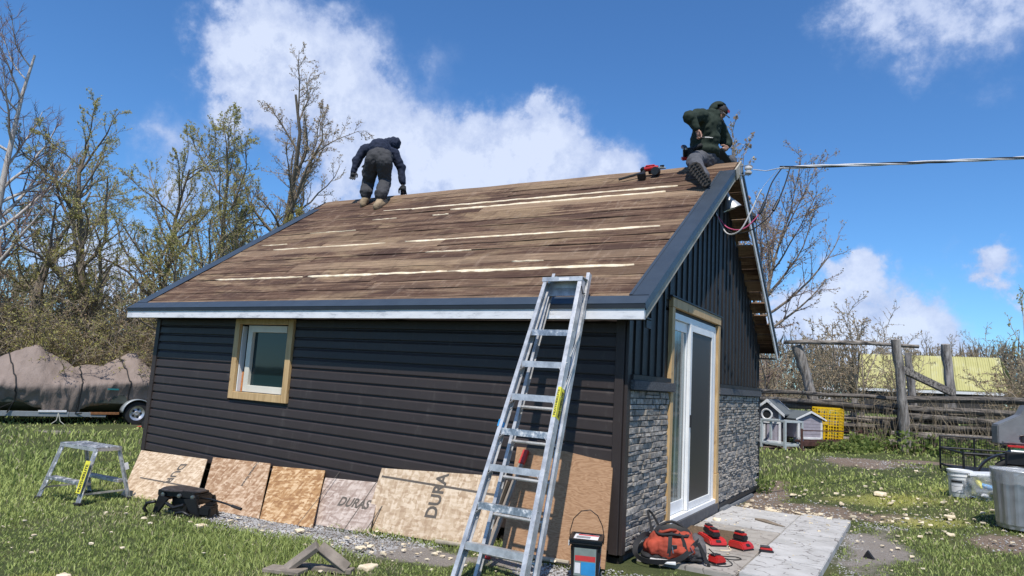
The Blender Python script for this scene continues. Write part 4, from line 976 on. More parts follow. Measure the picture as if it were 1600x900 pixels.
# ------------------------------------------------------------------ grey lumber frame in the foreground grass
def trestle():
    c = Vector((-1.76, -1.86, GZ(-1.76, -1.86))); o = thing('trestle', 'weathered grey lumber trestle piece lying in the foreground grass', 'trestle', tuple(c))
    P0, P1, P2 = Vector((-.17, -.10, .01)), Vector((.02, .02, .21)), Vector((.22, .16, .05))
    MB().beam(P0 + Vector((-.03, -.02, -.02)), P1 + Vector((.005, .0, .0)), .09, .04, (0, -.6, 1)).build('brace', 'grey_weathered_lumber', o, bevel=.004)
    MB().beam(P1 + Vector((-.0, .03, -.012)), P2, .09, .038, (0, -.6, 1)).build('brace', 'grey_weathered_lumber', o, bevel=.004)
    MB().beam((-.20, .0, .03), (.26, .18, .035), .085, .038).build('rail', 'grey_weathered_lumber', o, bevel=.004)
    MB().beam((-.30, -.16, .02), (.0, -.08, .03), .14, .03).build('plank', 'grey_weathered_lumber', o, bevel=.004)
trestle()

# ------------------------------------------------------------------ square black bucket with a paper on the lid
def square_bucket():
    c = Vector((-.03, -.62, GZ(0, -.6))); o = thing('square_bucket', 'black square bucket with lid, wire handle and printed labels', 'bucket', tuple(c), R(20))
    def sq(h0, h1, w0, w1, name, mat, bev): 
        m = MB(); m.add([(sx * w0, sy * w0, h0) for sx, sy in ((-1, -1), (1, -1), (1, 1), (-1, 1))] + [(sx * w1, sy * w1, h1) for sx, sy in ((-1, -1), (1, -1), (1, 1), (-1, 1))], [(3, 2, 1, 0), (4, 5, 6, 7), (0, 1, 5, 4), (1, 2, 6, 5), (2, 3, 7, 6), (3, 0, 4, 7)]); return m.build(name, mat, o, bevel=bev, smooth=1)
    sq(0, .285, .102, .118, 'tub', 'black_plastic', .02); sq(.285, .302, .128, .130, 'rim', 'black_plastic', .006); sq(.304, .322, .134, .132, 'lid', 'black_plastic', .01); 
    m = MB(); 
    for (a, b) in (((-.128, -.118), (.128, -.128)), ): pass
    for cx, cy, sx, sy in ((0, -.122, .25, .018), (0, .122, .25, .018), (-.122, 0, .018, .226), (.122, 0, .018, .226)): m.box((cx, cy, .326), (sx, sy, .010))
    m.build('lid_ridge', 'black_plastic', o, kind='stuff')
    ps = MB().quad((-.10, -.095, .3236), (.09, -.10, .3236), (.095, .09, .3236), (-.095, .098, .3236)).build('lid_paper', 'paper_white', o)
    MB().quad((-.07, .045, .3245), (.092, .045, .3245), (.092, .082, .3245), (-.07, .082, .3245)).build('lid_print', 'label_red', ps)
    MB().quad((-.08, -.05, .3245), (.03, -.05, .3245), (.03, .02, .3245), (-.08, .02, .3245)).build('lid_print', 'trailer_grey', ps)
    def face(q, x0, x1, z0, z1, mat, off, nm='side_label'):
        def P(x, z): k = .102 + .016 * z / .285 + off; return Vector((x, -k, z)) if q == 0 else Vector((-k, -x, z)) if q == 1 else Vector((k, x, z))
        MB().quad(P(x0, z0), P(x1, z0), P(x1, z1), P(x0, z1)).build(nm, mat, o)
    for q in (0, 1, 2):
        face(q, -.085, .085, .05, .262, 'label_grey', .001); face(q, -.078, .08, .165, .205, 'label_red', .002, 'label_band'); face(q, -.03, .082, .06, .158, 'label_blue', .002, 'label_band'); face(q, -.078, -.035, .07, .15, 'paper_white', .002, 'label_band')
    def P0(x, z): k = .102 + .016 * z / .285 + .003; return Vector((x, -k, z))
    text('label_lettering', 'SCREWS', .036, 'paper_white', o, frame4(P0(-.072, .173), (1, 0, 0), (0, 0, 1)), bold=.001) if False else None
    pts = [(-.130, -.0, .27), (-.135, -.01, .36), (-.11, -.02, .46), (-.05, -.03, .525), (.02, -.03, .54), (.08, -.025, .50), (.12, -.01, .42), (.136, .0, .34), (.132, 0, .28)]
    sm = []
    for i in range(len(pts) - 1):
        for u in (0, .5): sm.append(Vector(pts[i]).lerp(Vector(pts[i + 1]), u))
    MB().tube(sm + [Vector(pts[-1])], .004, 6).build('wire_handle', 'black_steel', o, smooth=2)
    MB().box((-.136, -.02, .275), (.014, .03, .045)).build('handle_lug', 'paper_white', o, bevel=.003)
square_bucket()

# ------------------------------------------------------------------ tool bag, chargers and batteries on the patio
def remesh_obj(m, name, mat, parent, voxel=.01, smooth_it=4, disp=0, dscale=.1, off=None, label=None):
    vs = m.v if off is None else [tuple(Vector(p) - Vector(off)) for p in m.v]
    me = bpy.data.meshes.new('tmp'); me.from_pydata(vs, [], m.f); bm = bmesh.new(); bm.from_mesh(me); bmesh.ops.recalc_face_normals(bm, faces=bm.faces[:]); bm.to_mesh(me); bm.free()
    t = bpy.data.objects.new('tmp', me); COL.objects.link(t)
    a = t.modifiers.new('r', 'REMESH'); a.mode = 'VOXEL'; a.voxel_size = voxel
    if smooth_it: b = t.modifiers.new('s', 'SMOOTH'); b.iterations = smooth_it; b.factor = .6
    dg = bpy.context.evaluated_depsgraph_get(); out = bpy.data.meshes.new_from_object(t.evaluated_get(dg)); bpy.data.objects.remove(t)
    n = len(out.vertices)
    if disp:
        co = np.empty(n * 3, np.float32); out.vertices.foreach_get('co', co); no = np.empty(n * 3, np.float32); out.vertices.foreach_get('normal', no)
        co = co.reshape(-1, 3); no = no.reshape(-1, 3)
        dv = np.array([mnoise.noise(Vector((float(p[0]), float(p[1]), float(p[2]) * .7)) / dscale) + .5 * mnoise.noise(Vector((float(p[0]), float(p[1]), float(p[2]))) / dscale * 2.3) for p in co])
        co = co + no * (dv * disp)[:, None]; out.vertices.foreach_set('co', co.astype(np.float32).ravel())
    out.materials.clear(); out.materials.append(M[mat]); out.name = name; out.polygons.foreach_set('use_smooth', np.ones(len(out.polygons), bool)); out.update()
    o = bpy.data.objects.new(name, out); link(o, parent)
    if label: o['label'] = label
    return o
def tool_bag():
    c = Vector((.36, .36, -.0)); zf = -.055; o = thing('tool_bag', 'slumped red tool bag with black straps and open zip', 'bag', (c.x, c.y, zf), R(24)); o.scale = (.95, .95, .88)
    def seg(m, a, b, ra, rb, n=6):
        a, b = Vector(a), Vector(b)
        for i in range(n + 1):
            t = i / n; p = a.lerp(b, t); r = [ra[k] + (rb[k] - ra[k]) * t for k in range(3)]; m.blob(p, r, 12, 8)
    m = MB(); seg(m, (-.17, 0, .11), (.15, 0, .12), (.10, .13, .11), (.10, .13, .12)); seg(m, (-.13, 0, .16), (.12, .0, .19), (.09, .09, .10), (.08, .09, .09)); m.blob((.02, -.02, .12), (.24, .15, .12), 16, 10)
    remesh_obj(m, 'body', 'bag_red', o, .014, 5, .022, .07)
    m = MB(); seg(m, (.15, -.02, .10), (.25, -.02, .11), (.08, .12, .10), (.06, .10, .11)); m.blob((.22, .02, .20), (.07, .09, .06), 12, 8)
    remesh_obj(m, 'end_pocket', 'bag_grey', o, .012, 4, .018, .05)
    m = MB(); seg(m, (-.23, 0, .035), (.24, -.01, .035), (.06, .145, .032), (.06, .13, .032)); remesh_obj(m, 'base', 'bag_black', o, .012, 3, .008, .05)
    m = MB(); n = 20; ring = [(math.cos(2 * math.pi * i / n), math.sin(2 * math.pi * i / n)) for i in range(n + 1)]
    m.tube([(.0 + .155 * a, -.01 + .085 * b, .285 + .02 * math.cos(3 * a) + .045 * b) for a, b in ring], .014, 6, cap=False); m.build('zip_edge', 'bag_black', o, smooth=2)
    MB().add([(.15 * math.cos(2 * math.pi * i / 16), -.01 + .08 * math.sin(2 * math.pi * i / 16), .283 + .043 * math.sin(2 * math.pi * i / 16)) for i in range(16)] + [(0, -.01, .24)], [(i, (i + 1) % 16, 16) for i in range(16)]).build('opening_shade', 'ink_black', o, smooth=2)  # black funnel, the shade inside the bag put into its colour
    MB().tube([(-.14, -.02, .25), (-.10, -.06, .265), (-.03, -.05, .29), (.03, -.02, .285)], .016, 6).build('zip_edge', 'bag_red', o, smooth=2)
    def strap(pts, w=.034, name='strap', mat='bag_black', t=.006):
        P = [Vector(p) for p in pts]; n = (len(P) - 1) * 6; vs = []; fs = []
        def at(t_):
            k = min(int(t_), len(P) - 2); u = t_ - k; p0, p1, p2, p3 = P[max(k - 1, 0)], P[k], P[k + 1], P[min(k + 2, len(P) - 1)]
            return .5 * ((2 * p1) + (p2 - p0) * u + (2 * p0 - 5 * p1 + 4 * p2 - p3) * u * u + (3 * p1 - p0 - 3 * p2 + p3) * u ** 3)
        for i in range(n + 1):
            t_ = i / 6; p = at(min(t_, len(P) - 1.001)); q = at(min(t_ + .05, len(P) - 1.0001)); d = (q - p).normalized() if (q - p).length > 1e-6 else Vector((1, 0, 0))
            s_ = d.cross(Vector((.25, 1, .3))).normalized(); nn = d.cross(s_)
            vs += [p - s_ * w / 2 - nn * t / 2, p + s_ * w / 2 - nn * t / 2, p + s_ * w / 2 + nn * t / 2, p - s_ * w / 2 + nn * t / 2]
        for i in range(n):
            for k in range(4): fs.append((i * 4 + k, i * 4 + 4 + k, i * 4 + 4 + (k + 1) % 4, i * 4 + (k + 1) % 4))
        fs += [(0, 1, 2, 3), (n * 4 + 3, n * 4 + 2, n * 4 + 1, n * 4)]
        MB().add(vs, fs).build(name, mat, o, smooth=1)
    strap([(-.05, -.15, .06), (-.04, -.16, .15), (-.03, -.10, .24), (-.02, -.05, .27)], .035); strap([(.10, -.14, .05), (.10, -.15, .14), (.08, -.11, .22), (.05, -.05, .26)], .035)
    strap([(-.17, .02, .20), (-.25, .0, .22), (-.33, -.05, .14), (-.34, -.12, .05), (-.26, -.20, .015), (-.12, -.23, .02), (.0, -.19, .03), (.10, -.17, .09), (.18, -.12, .17), (.24, -.04, .21)], .05, 'shoulder_strap')
    strap([(-.18, .05, .20), (-.20, .12, .33), (-.22, .15, .42), (-.18, .16, .40), (-.12, .12, .30), (-.08, .08, .24)], .022, 'carry_handle')
    strap([(.22, -.10, .20), (.27, -.14, .10), (.29, -.16, .02)], .03); MB().tube([(.275, -.15, .04), (.30, -.17, .03), (.31, -.16, .0)], .016, 8).build('buckle', 'black_plastic', o, smooth=1)
    MB().box((.0, -.165, .15), (.05, .015, .05)).build('buckle', 'black_plastic', o, bevel=.004); MB().tube([(-.02, -.17, .16), (-.01, -.18, .10)], .006, 6).build('clip', 'tool_steel', o)
    MB().tube([(.14, -.16, .17), (.17, -.165, .12), (.13, -.17, .09)], .004, 5).build('clip', 'brass' if 'brass' in M else 'tool_steel', o)
tool_bag()
tag(MB(off=(.34, .17, -.05)).box((.34, .17, -.043), (.22, .09, .022), Matrix.Rotation(R(18), 3, 'Z')).build('white_tray', 'white_plastic', bevel=.004, loc=(.34, .17, -.05)), 'flat white plastic piece sticking out under the tool bag', 'tray')
def battery(loc, rot, label, parent=None, tilt=0):
    o = thing('tool_battery', label, 'battery', loc, (0, tilt, rot))
    MB().box((0, 0, .022), (.125, .078, .044)).build('case', 'black_plastic', o, bevel=.008); MB().box((.0, 0, .053), (.11, .07, .02)).build('shell', 'red_plastic', o, bevel=.006)
    MB().box((-.01, 0, .070), (.085, .05, .016)).build('rail', 'black_plastic', o, bevel=.003); MB().box((.064, 0, .025), (.004, .05, .02)).build('fuel_gauge', 'ink_black', o); return o
def charger(loc, rot, label, w=.17, l=.19):
    o = thing('battery_charger', label, 'charger', loc, rot)
    m = MB(); m.prism([(-l / 2, -w / 2, .012), (l / 2, -w / 2, .012), (l / 2 - .01, -w / 2, .05), (l / 2 - .05, -w / 2, .075), (-l / 2 + .01, -w / 2, .075)], (0, w, 0)); m.build('housing', 'red_plastic', o, bevel=.010, smooth=1)
    MB().box((0, 0, .007), (l * .96, w * .96, .014)).build('base', 'black_plastic', o, bevel=.004); MB().box((-.02, 0, .078), (l * .6, w * .5, .012)).build('dock', 'black_plastic', o, bevel=.003)
    MB().box((l / 2 - .018, 0, .052), (.03, .05, .006), Matrix.Rotation(R(35), 3, 'Y')).build('badge', 'ink_black', o); return o
zp = -.055
charger((.47, 1.30, zp), R(-52), 'long red double charger behind the tool bag', .17, .34)
battery((.42, 1.38, zp + .086), R(-52), 'battery in the far dock of the double charger by the door'); battery((.51, 1.22, zp + .086), R(-52), 'battery in the near dock of the double charger by the bag')
charger((.76, 1.26, zp), R(-25), 'red single charger with a battery, in the middle of the patio')
battery((.75, 1.27, zp + .086), R(-25), 'black and red battery seated on the single charger')
battery((1.0, 1.21, zp), R(15), 'loose black and red battery alone on the patio slabs')
o = charger((.72, .50, zp), R(60), 'small red charger ringed by its cord, nearest on the patio', .11, .13)
battery((.42, .92, zp), R(70), 'battery half hidden against the right side of the tool bag')
def cord(name, label, pts, r=.004, mat='black_rubber'):
    P = [Vector(p) for p in pts]; out = []
    for i in range(len(P) - 1):
        for j in range(6):
            u = j / 6; p0, p1, p2, p3 = P[max(i - 1, 0)], P[i], P[i + 1], P[min(i + 2, len(P) - 1)]
            out.append(.5 * ((2 * p1) + (p2 - p0) * u + (2 * p0 - 5 * p1 + 4 * p2 - p3) * u * u + (3 * p1 - p0 - 3 * p2 + p3) * u ** 3))
    tag(MB(off=P[0]).tube(out + [P[-1]], r, 6).build(name, mat, smooth=2, loc=P[0]), label, 'cord')
z_ = zp + .006
cord('power_cord', 'thin black cord coiled round the nearest small charger', [(.74, .56, z_ + .03), (.66, .62, z_), (.62, .50, z_), (.68, .40, z_), (.80, .42, z_), (.84, .55, z_), (.76, .66, z_ + .01), (.66, .60, z_ + .05), (.64, .50, z_ + .04)])
cord('power_cord', 'black cord wandering from the double charger over the slabs', [(.52, 1.0, z_), (.60, .86, z_), (.70, .80, z_), (.80, .86, z_), (.86, .80, z_), (.78, .72, z_), (.66, .76, z_), (.56, .80, z_)])
cord('power_cord', 'pale cord lying behind the two chargers', [(.62, 1.02, z_), (.70, 1.10, z_), (.66, 1.22, z_), (.76, 1.30, z_)], .005, 'fresh_foam')
tag(MB(off=(.35, 1.62, -.06)).box((.35, 1.62, -.045), (.50, .72, .012), Matrix.Rotation(R(4), 3, 'Z')).build('door_mat', 'mat_brown', loc=(.35, 1.62, -.06)), 'worn brown door mat covered in dust before the patio door', 'mat')
m = MB(off=(.7, 2.9, zp)); m.tube([(.55, 3.0, zp + .012), (.66, 2.94, zp + .016), (.78, 2.86, zp + .012), (.92, 2.80, zp + .008)], [.012, .022, .02, .003], 7, jit=.2)
tag(m.build('bark_sliver', 'bark_brown', loc=(.7, 2.9, zp)), 'dark sliver of bark lying far out on the patio slabs', 'bark')
tag(MB(off=(1.78, 2.0, -.1)).prism([(1.76, 2.02, -.09), (1.86, 1.97, -.09), (1.80, 2.0, -.02)], (.01, .04, .0)).build('rubber_wedge', 'black_rubber', loc=(1.78, 2.0, -.1)), 'small black wedge on the gravel right of the patio', 'wedge')

# foam scraps and crumbs
def chunk(m, c, r, rr, flat=.5):
    c = Vector(c); vs = []
    for i in range(8):
        sx, sy, sz = ((i & 1) * 2 - 1), ((i >> 1 & 1) * 2 - 1), ((i >> 2) * 2 - 1)
        vs.append(c + Vector((sx * r * rr.uniform(.4, 1), sy * r * rr.uniform(.4, 1), (sz * flat * r * rr.uniform(.5, 1)))))
    m.add(vs, [(0, 2, 3, 1), (4, 5, 7, 6), (0, 1, 5, 4), (2, 6, 7, 3), (0, 4, 6, 2), (1, 3, 7, 5)])
rr = random.Random(11); crumbs = MB()
def scatter(m, n, cx, cy, sx, sy, r0, r1, dz=.015, lim=None):
    for _ in range(n):
        x, y = rr.gauss(cx, sx), rr.gauss(cy, sy)
        if -7.2 < x < .05 and -.1 < y < 6: continue
        if .05 < x < 1.53 and .2 < y < 3.85: z = -.05 if x < .95 else -.025
        else: z = GZ(x, y) + dz
        chunk(m, (x, y, z), r0 + (r1 - r0) * rr.random() ** 2.5, rr, .35)
scatter(crumbs, 120, 1.5, 5.2, .75, .8, .008, .04, .04); scatter(crumbs, 80, 2.3, 4.2, .7, .7, .008, .04, .035); scatter(crumbs, 90, 2.2, 3.2, .5, .8, .006, .03, .03); scatter(crumbs, 110, .6, 4.15, .5, .25, .012, .04, .02)
scatter(crumbs, 60, -1.6, -.85, .6, .25, .008, .03, .03); scatter(crumbs, 60, -3.6, -1.0, 1.0, .3, .008, .03, .03); scatter(crumbs, 60, .3, 1.9, .2, .8, .004, .018); scatter(crumbs, 40, 1.0, 2.0, .4, 1.0, .003, .012); scatter(crumbs, 40, -4.5, -2.2, 1.2, .5, .008, .025, .04); scatter(crumbs, 26, 2.2, 7.5, .8, 1.0, .015, .04, .04)
crumbs.build('foam_crumbs', 'fresh_foam', kind='stuff')
for i, (x, y, r, lb) in enumerate([(1.75, 5.75, .085, 'largest cream foam lump on the yellow dusted grass'), (-1.52, -1.50, .075, 'cream foam strip in the grass right of the grey trestle'), (-2.02, -1.05, .05, 'foam lump on the gravel under the large board'), (2.55, 4.55, .06, 'foam flake in the lawn left of the trash can'), (-3.9, -1.28, .05, 'foam flake in the grass before the hitch handle'),
                                   (2.55, 3.7, .05, 'foam flake near the bare dirt at the right'), (.55, 4.05, .06, 'foam lump at the far edge of the patio'), (-3.0, -.86, .05, 'foam flake on gravel before the greyed board'), (-3.05, -3.0, .045, 'orange tinted foam flake on yellow dust at lower left'), (.20, 2.6, .05, 'foam scrap against the door sill')]):
    m = MB(off=(x, y, GZ(x, y))); zz = -.05 if (.05 < x < 1.5 and .2 < y < 3.85) else GZ(x, y) + .02
    for k in range(3): chunk(m, (x + rr.uniform(-.4, .4) * r, y + rr.uniform(-.4, .4) * r, zz), r, rr, .4)
    o = remesh_obj(m, 'foam_scrap', 'fresh_foam', None, r / 6, 1, .004, .02, off=(x, y, GZ(x, y))); o.location = (x, y, GZ(x, y)); tag(o, lb, 'foam scrap', 'foam scraps strewn about')
# gravel
gm = MB(); rr = random.Random(3); cnt = 0
def stone8(m, x, y, z, r):
    vs = [(x + rr.uniform(.6, 1) * r, y, z), (x, y + rr.uniform(.6, 1) * r, z), (x - rr.uniform(.6, 1) * r, y, z), (x, y - rr.uniform(.6, 1) * r, z), (x + rr.uniform(-.3, .3) * r, y + rr.uniform(-.3, .3) * r, z + r * rr.uniform(.4, .8))]
    m.add(vs, [(0, 1, 4), (1, 2, 4), (2, 3, 4), (3, 0, 4)])
GX = np.random.default_rng(4); gx = np.concatenate([GX.uniform(-5.2, .4, 15000), GX.uniform(1.5, 2.5, 9000)]); gy = np.concatenate([GX.uniform(-1.25, -.05, 15000), GX.uniform(.4, 4.2, 9000)])
gd, gyl, gg = masks(gx, gy); keep = GX.uniform(size=len(gx)) < gg * 1.1
for x, y in zip(gx[keep], gy[keep]): stone8(gm, float(x), float(y), GZ(x, y) - .003, rr.uniform(.006, .018))
dx = GX.uniform(-.6, 4.2, 22000); dy = GX.uniform(3.2, 9.6, 22000); dd_, _, _ = masks(dx, dy); kk = GX.uniform(size=len(dx)) < dd_ * .35
for x, y in zip(dx[kk], dy[kk]):
    if not (x < 1.54 and y < 3.88) and not (x < .08 and y < 6): stone8(gm, float(x), float(y), GZ(x, y) + .004, rr.uniform(.005, .022))
gm.build('gravel', 'gravel_stone', kind='stuff')
# ------------------------------------------------------------------ people
def V3(*a): return Vector(a)
def limb(m, pts, rads, n=12):
    P = [Vector(p) for p in pts]; m.tube(P, rads, n)
    for p, r in zip(P, rads): m.blob(p, r, n, 8)
def hand(m, wrist, d, side, curl, k=1.0, spread=.18):
    """palm and five fingers; d = direction of the hand, side = towards the thumb"""
    w = Vector(wrist); d = Vector(d).normalized(); s_ = Vector(side); s_ = (s_ - d * s_.dot(d)).normalized(); pn = d.cross(s_)
    m.beam(w - d * .005, w + d * .085, .075 * k, .026 * k, pn); m.blob(w + d * .045, .034 * k, 10, 7); m.blob(w, .028 * k, 10, 7)
    for i, (o, ln) in enumerate(((.030, .072), (.010, .08), (-.010, .074), (-.029, .058))):
        b = w + d * .082 + s_ * o * k; a = spread * (1.5 - i) * .5; dd = (d + s_ * a).normalized(); pts = [b]
        for j, f in enumerate((.42, .32, .26)):
            c = curl * (j + 1) * (1 + .1 * i); dj = dd * math.cos(c) + pn * math.sin(c); pts.append(pts[-1] + dj * ln * f * k)
        m.tube(pts, [.0095 * k, .009 * k, .0082 * k, .0068 * k], 7); m.blob(pts[-1], .0068 * k, 6, 5)
    b = w + d * .018 + s_ * .03 * k; p1 = b + (s_ * .8 + d * .6 + pn * .3).normalized() * .034 * k; p2 = p1 + (d * .9 + s_ * .2 + pn * .4).normalized() * .03 * k; p3 = p2 + (d + pn * .5).normalized() * .022 * k
    m.tube([b, p1, p2, p3], [.014 * k, .012 * k, .0105 * k, .008 * k], 7); m.blob(p3, .008 * k, 6, 5)
def head(m, c, fwd, up):
    f = Vector(fwd).normalized(); u = Vector(up); u = (u - f * u.dot(f)).normalized(); s_ = f.cross(u); c = Vector(c)
    M3 = Matrix((s_, f, u)).transposed()
    def eb(o, r): 
        t = MB(); t.blob((0, 0, 0), r, 14, 10); m.add([c + M3 @ (Vector(o) + Vector(v)) for v in t.v], t.f)
    eb((0, -.012, .03), (.074, .092, .085)); eb((0, .02, -.035), (.058, .07, .075)); eb((0, .05, -.085), (.032, .03, .024)); eb((0, .092, -.012), (.013, .018, .024)); eb((0, .076, .018), (.05, .02, .014))
    eb((-.076, -.005, -.012), (.009, .018, .03)); eb((.076, -.005, -.012), (.009, .018, .03)); eb((0, .080, -.052), (.024, .013, .009)); eb((-.028, .066, .0), (.013, .013, .009)); eb((.028, .066, .0), (.013, .013, .009))
def boot(parent, ankle, heel, toe, solen, mat, mats, shaft=.14, up=None, sw=1.0, fat=1.0, kd=None):
    a, h, t = Vector(ankle), Vector(heel), Vector(toe); d = (t - h); ln = d.length; d.normalize(); sn = Vector(solen).normalized()   # solen points out of the sole
    sn = (sn - d * sn.dot(d)).normalized(); off = parent.location
    m = MB(); up = -sn
    limb(m, [h + up * .05 + d * .03, h + up * .055 + d * .12, t + up * .042 - d * .05], [.044 * fat, .050 * fat, .044 * fat]); limb(m, [h + up * .06 + d * .045, a, a + (Vector(kd).normalized() if kd else (a - h - d * .05).normalized()) * shaft], [.048 * fat, .052 * fat, .062 * fat])
    o = remesh_obj(m, 'boot', mat, parent, .012, 3, .006, .05, off=off)
    x = d.cross(sn); pts = []
    for (q, w) in ((-.02, .026), (.0, .046), (.07, .050), (.13, .048), (.19, .060), (.25, .063), (.29, .046), (.315, .016)): pts.append((q / .30 * ln, w * sw))
    out = [h + d * q + x * w for q, w in pts] + [h + d * q - x * w for q, w in reversed(pts)]
    MB(off=off).prism([p + sn * .0 for p in out], sn * .022).build('boot_sole', mats, o, bevel=.004)
    tr = MB(off=off)
    for i in range(8):
        q = .015 + i * .038
        for sx in (-1, 0, 1):
            c = h + d * (q + .012 * (sx == 0)) / .30 * ln + x * sx * .036 * sw + sn * .028; tr.beam(c - x * .013 + d * sx * .008, c + x * .013 - d * .008 * sx, .020, .016, sn)
    tr.build('boot_tread', mats, o, kind='stuff'); return o
CAMD = lambda p: (CAM - Vector(p)).normalized()

# --- man bent over at the left end of the ridge, seen from behind
def man_left():
    base = V3(-5.82, 2.78, 4.22)
    o = thing('person', 'roofer in navy hoodie and tan boots bending over at the left of the ridge', 'person', tuple(base))
    aw = V3(-.62, .74, .0)          # away from the camera
    pel, spine, chest, neck = V3(-5.82, 2.84, 5.17), V3(-5.92, 2.95, 5.34), V3(-6.07, 3.08, 5.42), V3(-6.03, 3.28, 5.56)
    hd = V3(-6.02, 3.42, 5.62)
    sL, eL, hL = V3(-6.34, 2.98, 5.42), V3(-6.42, 2.90, 5.17), V3(-6.44, 2.87, 4.97)
    sR, eR, wR, hR = V3(-5.84, 3.26, 5.37), V3(-5.76, 3.37, 5.10), V3(-5.71, 3.38, 4.82), V3(-5.68, 3.40, 4.66)
    qL, kL, aL = V3(-5.92, 2.78, 5.10), V3(-6.12, 2.93, 4.76), V3(-6.05, 2.83, 4.44)
    qR, kR, aR = V3(-5.71, 2.85, 5.08), V3(-5.79, 3.0, 4.76), V3(-5.60, 2.72, 4.34)
    body = MB(); limb(body, [pel, spine, chest], [.125, .12, .14]); limb(body, [chest, neck, hd], [.09, .055, .05]); head(body, hd, (-.25, .65, -.72), (-.3, .5, .6))
    limb(body, [sL, eL, hL], [.05, .04, .027]); limb(body, [sR, eR, wR], [.05, .04, .026]); limb(body, [chest, sL], [.09, .05]); limb(body, [chest, sR], [.09, .05])
    limb(body, [qL, kL, aL], [.08, .052, .036]); limb(body, [qR, kR, aR], [.08, .052, .036])
    limb(body, [aL, aL + V3(-.08, .17, -.10)], [.036, .03]); limb(body, [aR, aR + V3(-.05, .14, -.08)], [.036, .03])
    hand(body, hL, (.0, -.05, -1), (.8, .4, 0), .35, .72); hand(body, wR + V3(.01, .01, -.04), (.08, .1, -1), (-.8, -.4, 0), .3, .72)
    remesh_obj(body, 'body', 'skin', o, .010, 2, off=base)
    t = MB(); limb(t, [pel + V3(-.06, -.04, .0), pel + V3(.08, .03, 0)], [.155, .155], 14); limb(t, [pel, spine - V3(0, 0, .03)], [.165, .165], 14); limb(t, [qL, kL, aL + V3(0, 0, .08)], [.145, .112, .10]); limb(t, [qR, kR, aR + V3(0, 0, .09)], [.15, .115, .105]); t.blob(aL + V3(0, 0, .12), (.115, .115, .08)); t.blob(aR + V3(0, 0, .13), (.115, .115, .08))
    t.blob(kL.lerp(aL, .35) + V3(-.03, -.02, 0), (.09, .09, .12), 12, 8); t.blob(qL.lerp(kL, .55) + V3(-.10, -.03, 0), (.05, .08, .10)); t.blob(qR.lerp(kR, .5) + V3(.07, .02, 0), (.05, .07, .09))
    tr = remesh_obj(t, 'trousers', 'charcoal_trousers', o, .011, 3, .018, .10, off=base)
    MB(off=base).beam(qL.lerp(kL, .45) + V3(-.155, -.055, .07), qL.lerp(kL, .45) + V3(-.03, -.14, .07), .03, .008, (0, 0, 1)).build('pocket_flap', 'charcoal_trousers', tr)
    h = MB(); limb(h, [spine + V3(.0, -.01, .02), chest, chest.lerp(neck, .5)], [.195, .205, .13], 14); limb(h, [chest + V3(-.02, 0, .02), sL], [.15, .095]); limb(h, [chest + V3(.02, 0, .02), sR], [.15, .095])
    limb(h, [sL, eL, hL + V3(0, 0, .03)], [.092, .078, .052]); limb(h, [sR, eR, wR + V3(0, 0, .04)], [.092, .080, .056]); h.blob(eL + V3(0, 0, .04), .085); h.blob(eR + V3(0, 0, .04), .088)
    h.blob(spine + V3(0, 0, -.02), (.20, .20, .10), 14, 8)
    hood = MB(); limb(hood, [neck + V3(.0, -.02, .03), hd + V3(0, 0, .03)], [.115, .125])
    remesh_obj(h, 'hoodie', 'navy_cotton', o, .011, 3, .018, .11, off=base); remesh_obj(hood, 'hood', 'navy_cotton', o, .012, 2, .016, .06, off=base)
    MB(off=base).tube([spine + V3(.19 * math.cos(a) * .95 - .03, .17 * math.sin(a), -.085 + .03 * math.sin(a)) for a in [i * math.pi / 12 for i in range(12, 25)]], .012, 6).build('hem_band', 'navy_cotton', o, smooth=2)
    for w_, dd, ss, cu in ((hL, (.0, -.05, -1), (.8, .4, 0), .35), (wR + V3(.01, .01, -.04), (.08, .1, -1), (-.8, -.4, 0), .3)):
        g = MB(); hand(g, w_ - Vector(dd) * .01, dd, ss, cu, 1.4); remesh_obj(g, 'glove', 'glove_black', o, .008, 1, off=base)
    def rf(x, y): return 2.139 + (y - EY) * .6738 + .0
    boot(o, aL, (-6.05, 2.80, rf(0, 2.80) + .05), (-6.20, 3.05, rf(0, 3.05) + .05), (0, .55, -.83), 'tan_leather', 'dark_boot', .07, fat=1.35, kd=(kL - aL))
    boot(o, aR, (-5.56, 2.60, rf(0, 2.60) + .04), (-5.60, 2.90, rf(0, 2.90) + .04), (0, .55, -.83), 'tan_leather', 'dark_boot', .07, fat=1.35, kd=(kR - aR))
man_left()
m = MB(off=(-6.2, 2.95, 4.3)); pts = [(-6.55, 2.78), (-6.45, 3.05), (-6.0, 3.14), (-5.72, 3.16), (-5.85, 2.98), (-6.1, 2.86), (-6.35, 2.80)]
m.prism([(x, y, 2.139 + (y - EY) * .6738 + .05 + .03 * math.sin(x * 9)) for x, y in pts], (0, -.004, .008))
tag(m.build('tar_paper', 'tar_paper', loc=(-6.2, 2.95, 4.3)), 'crumpled black underlay scrap behind the boots of the bending roofer', 'underlay')

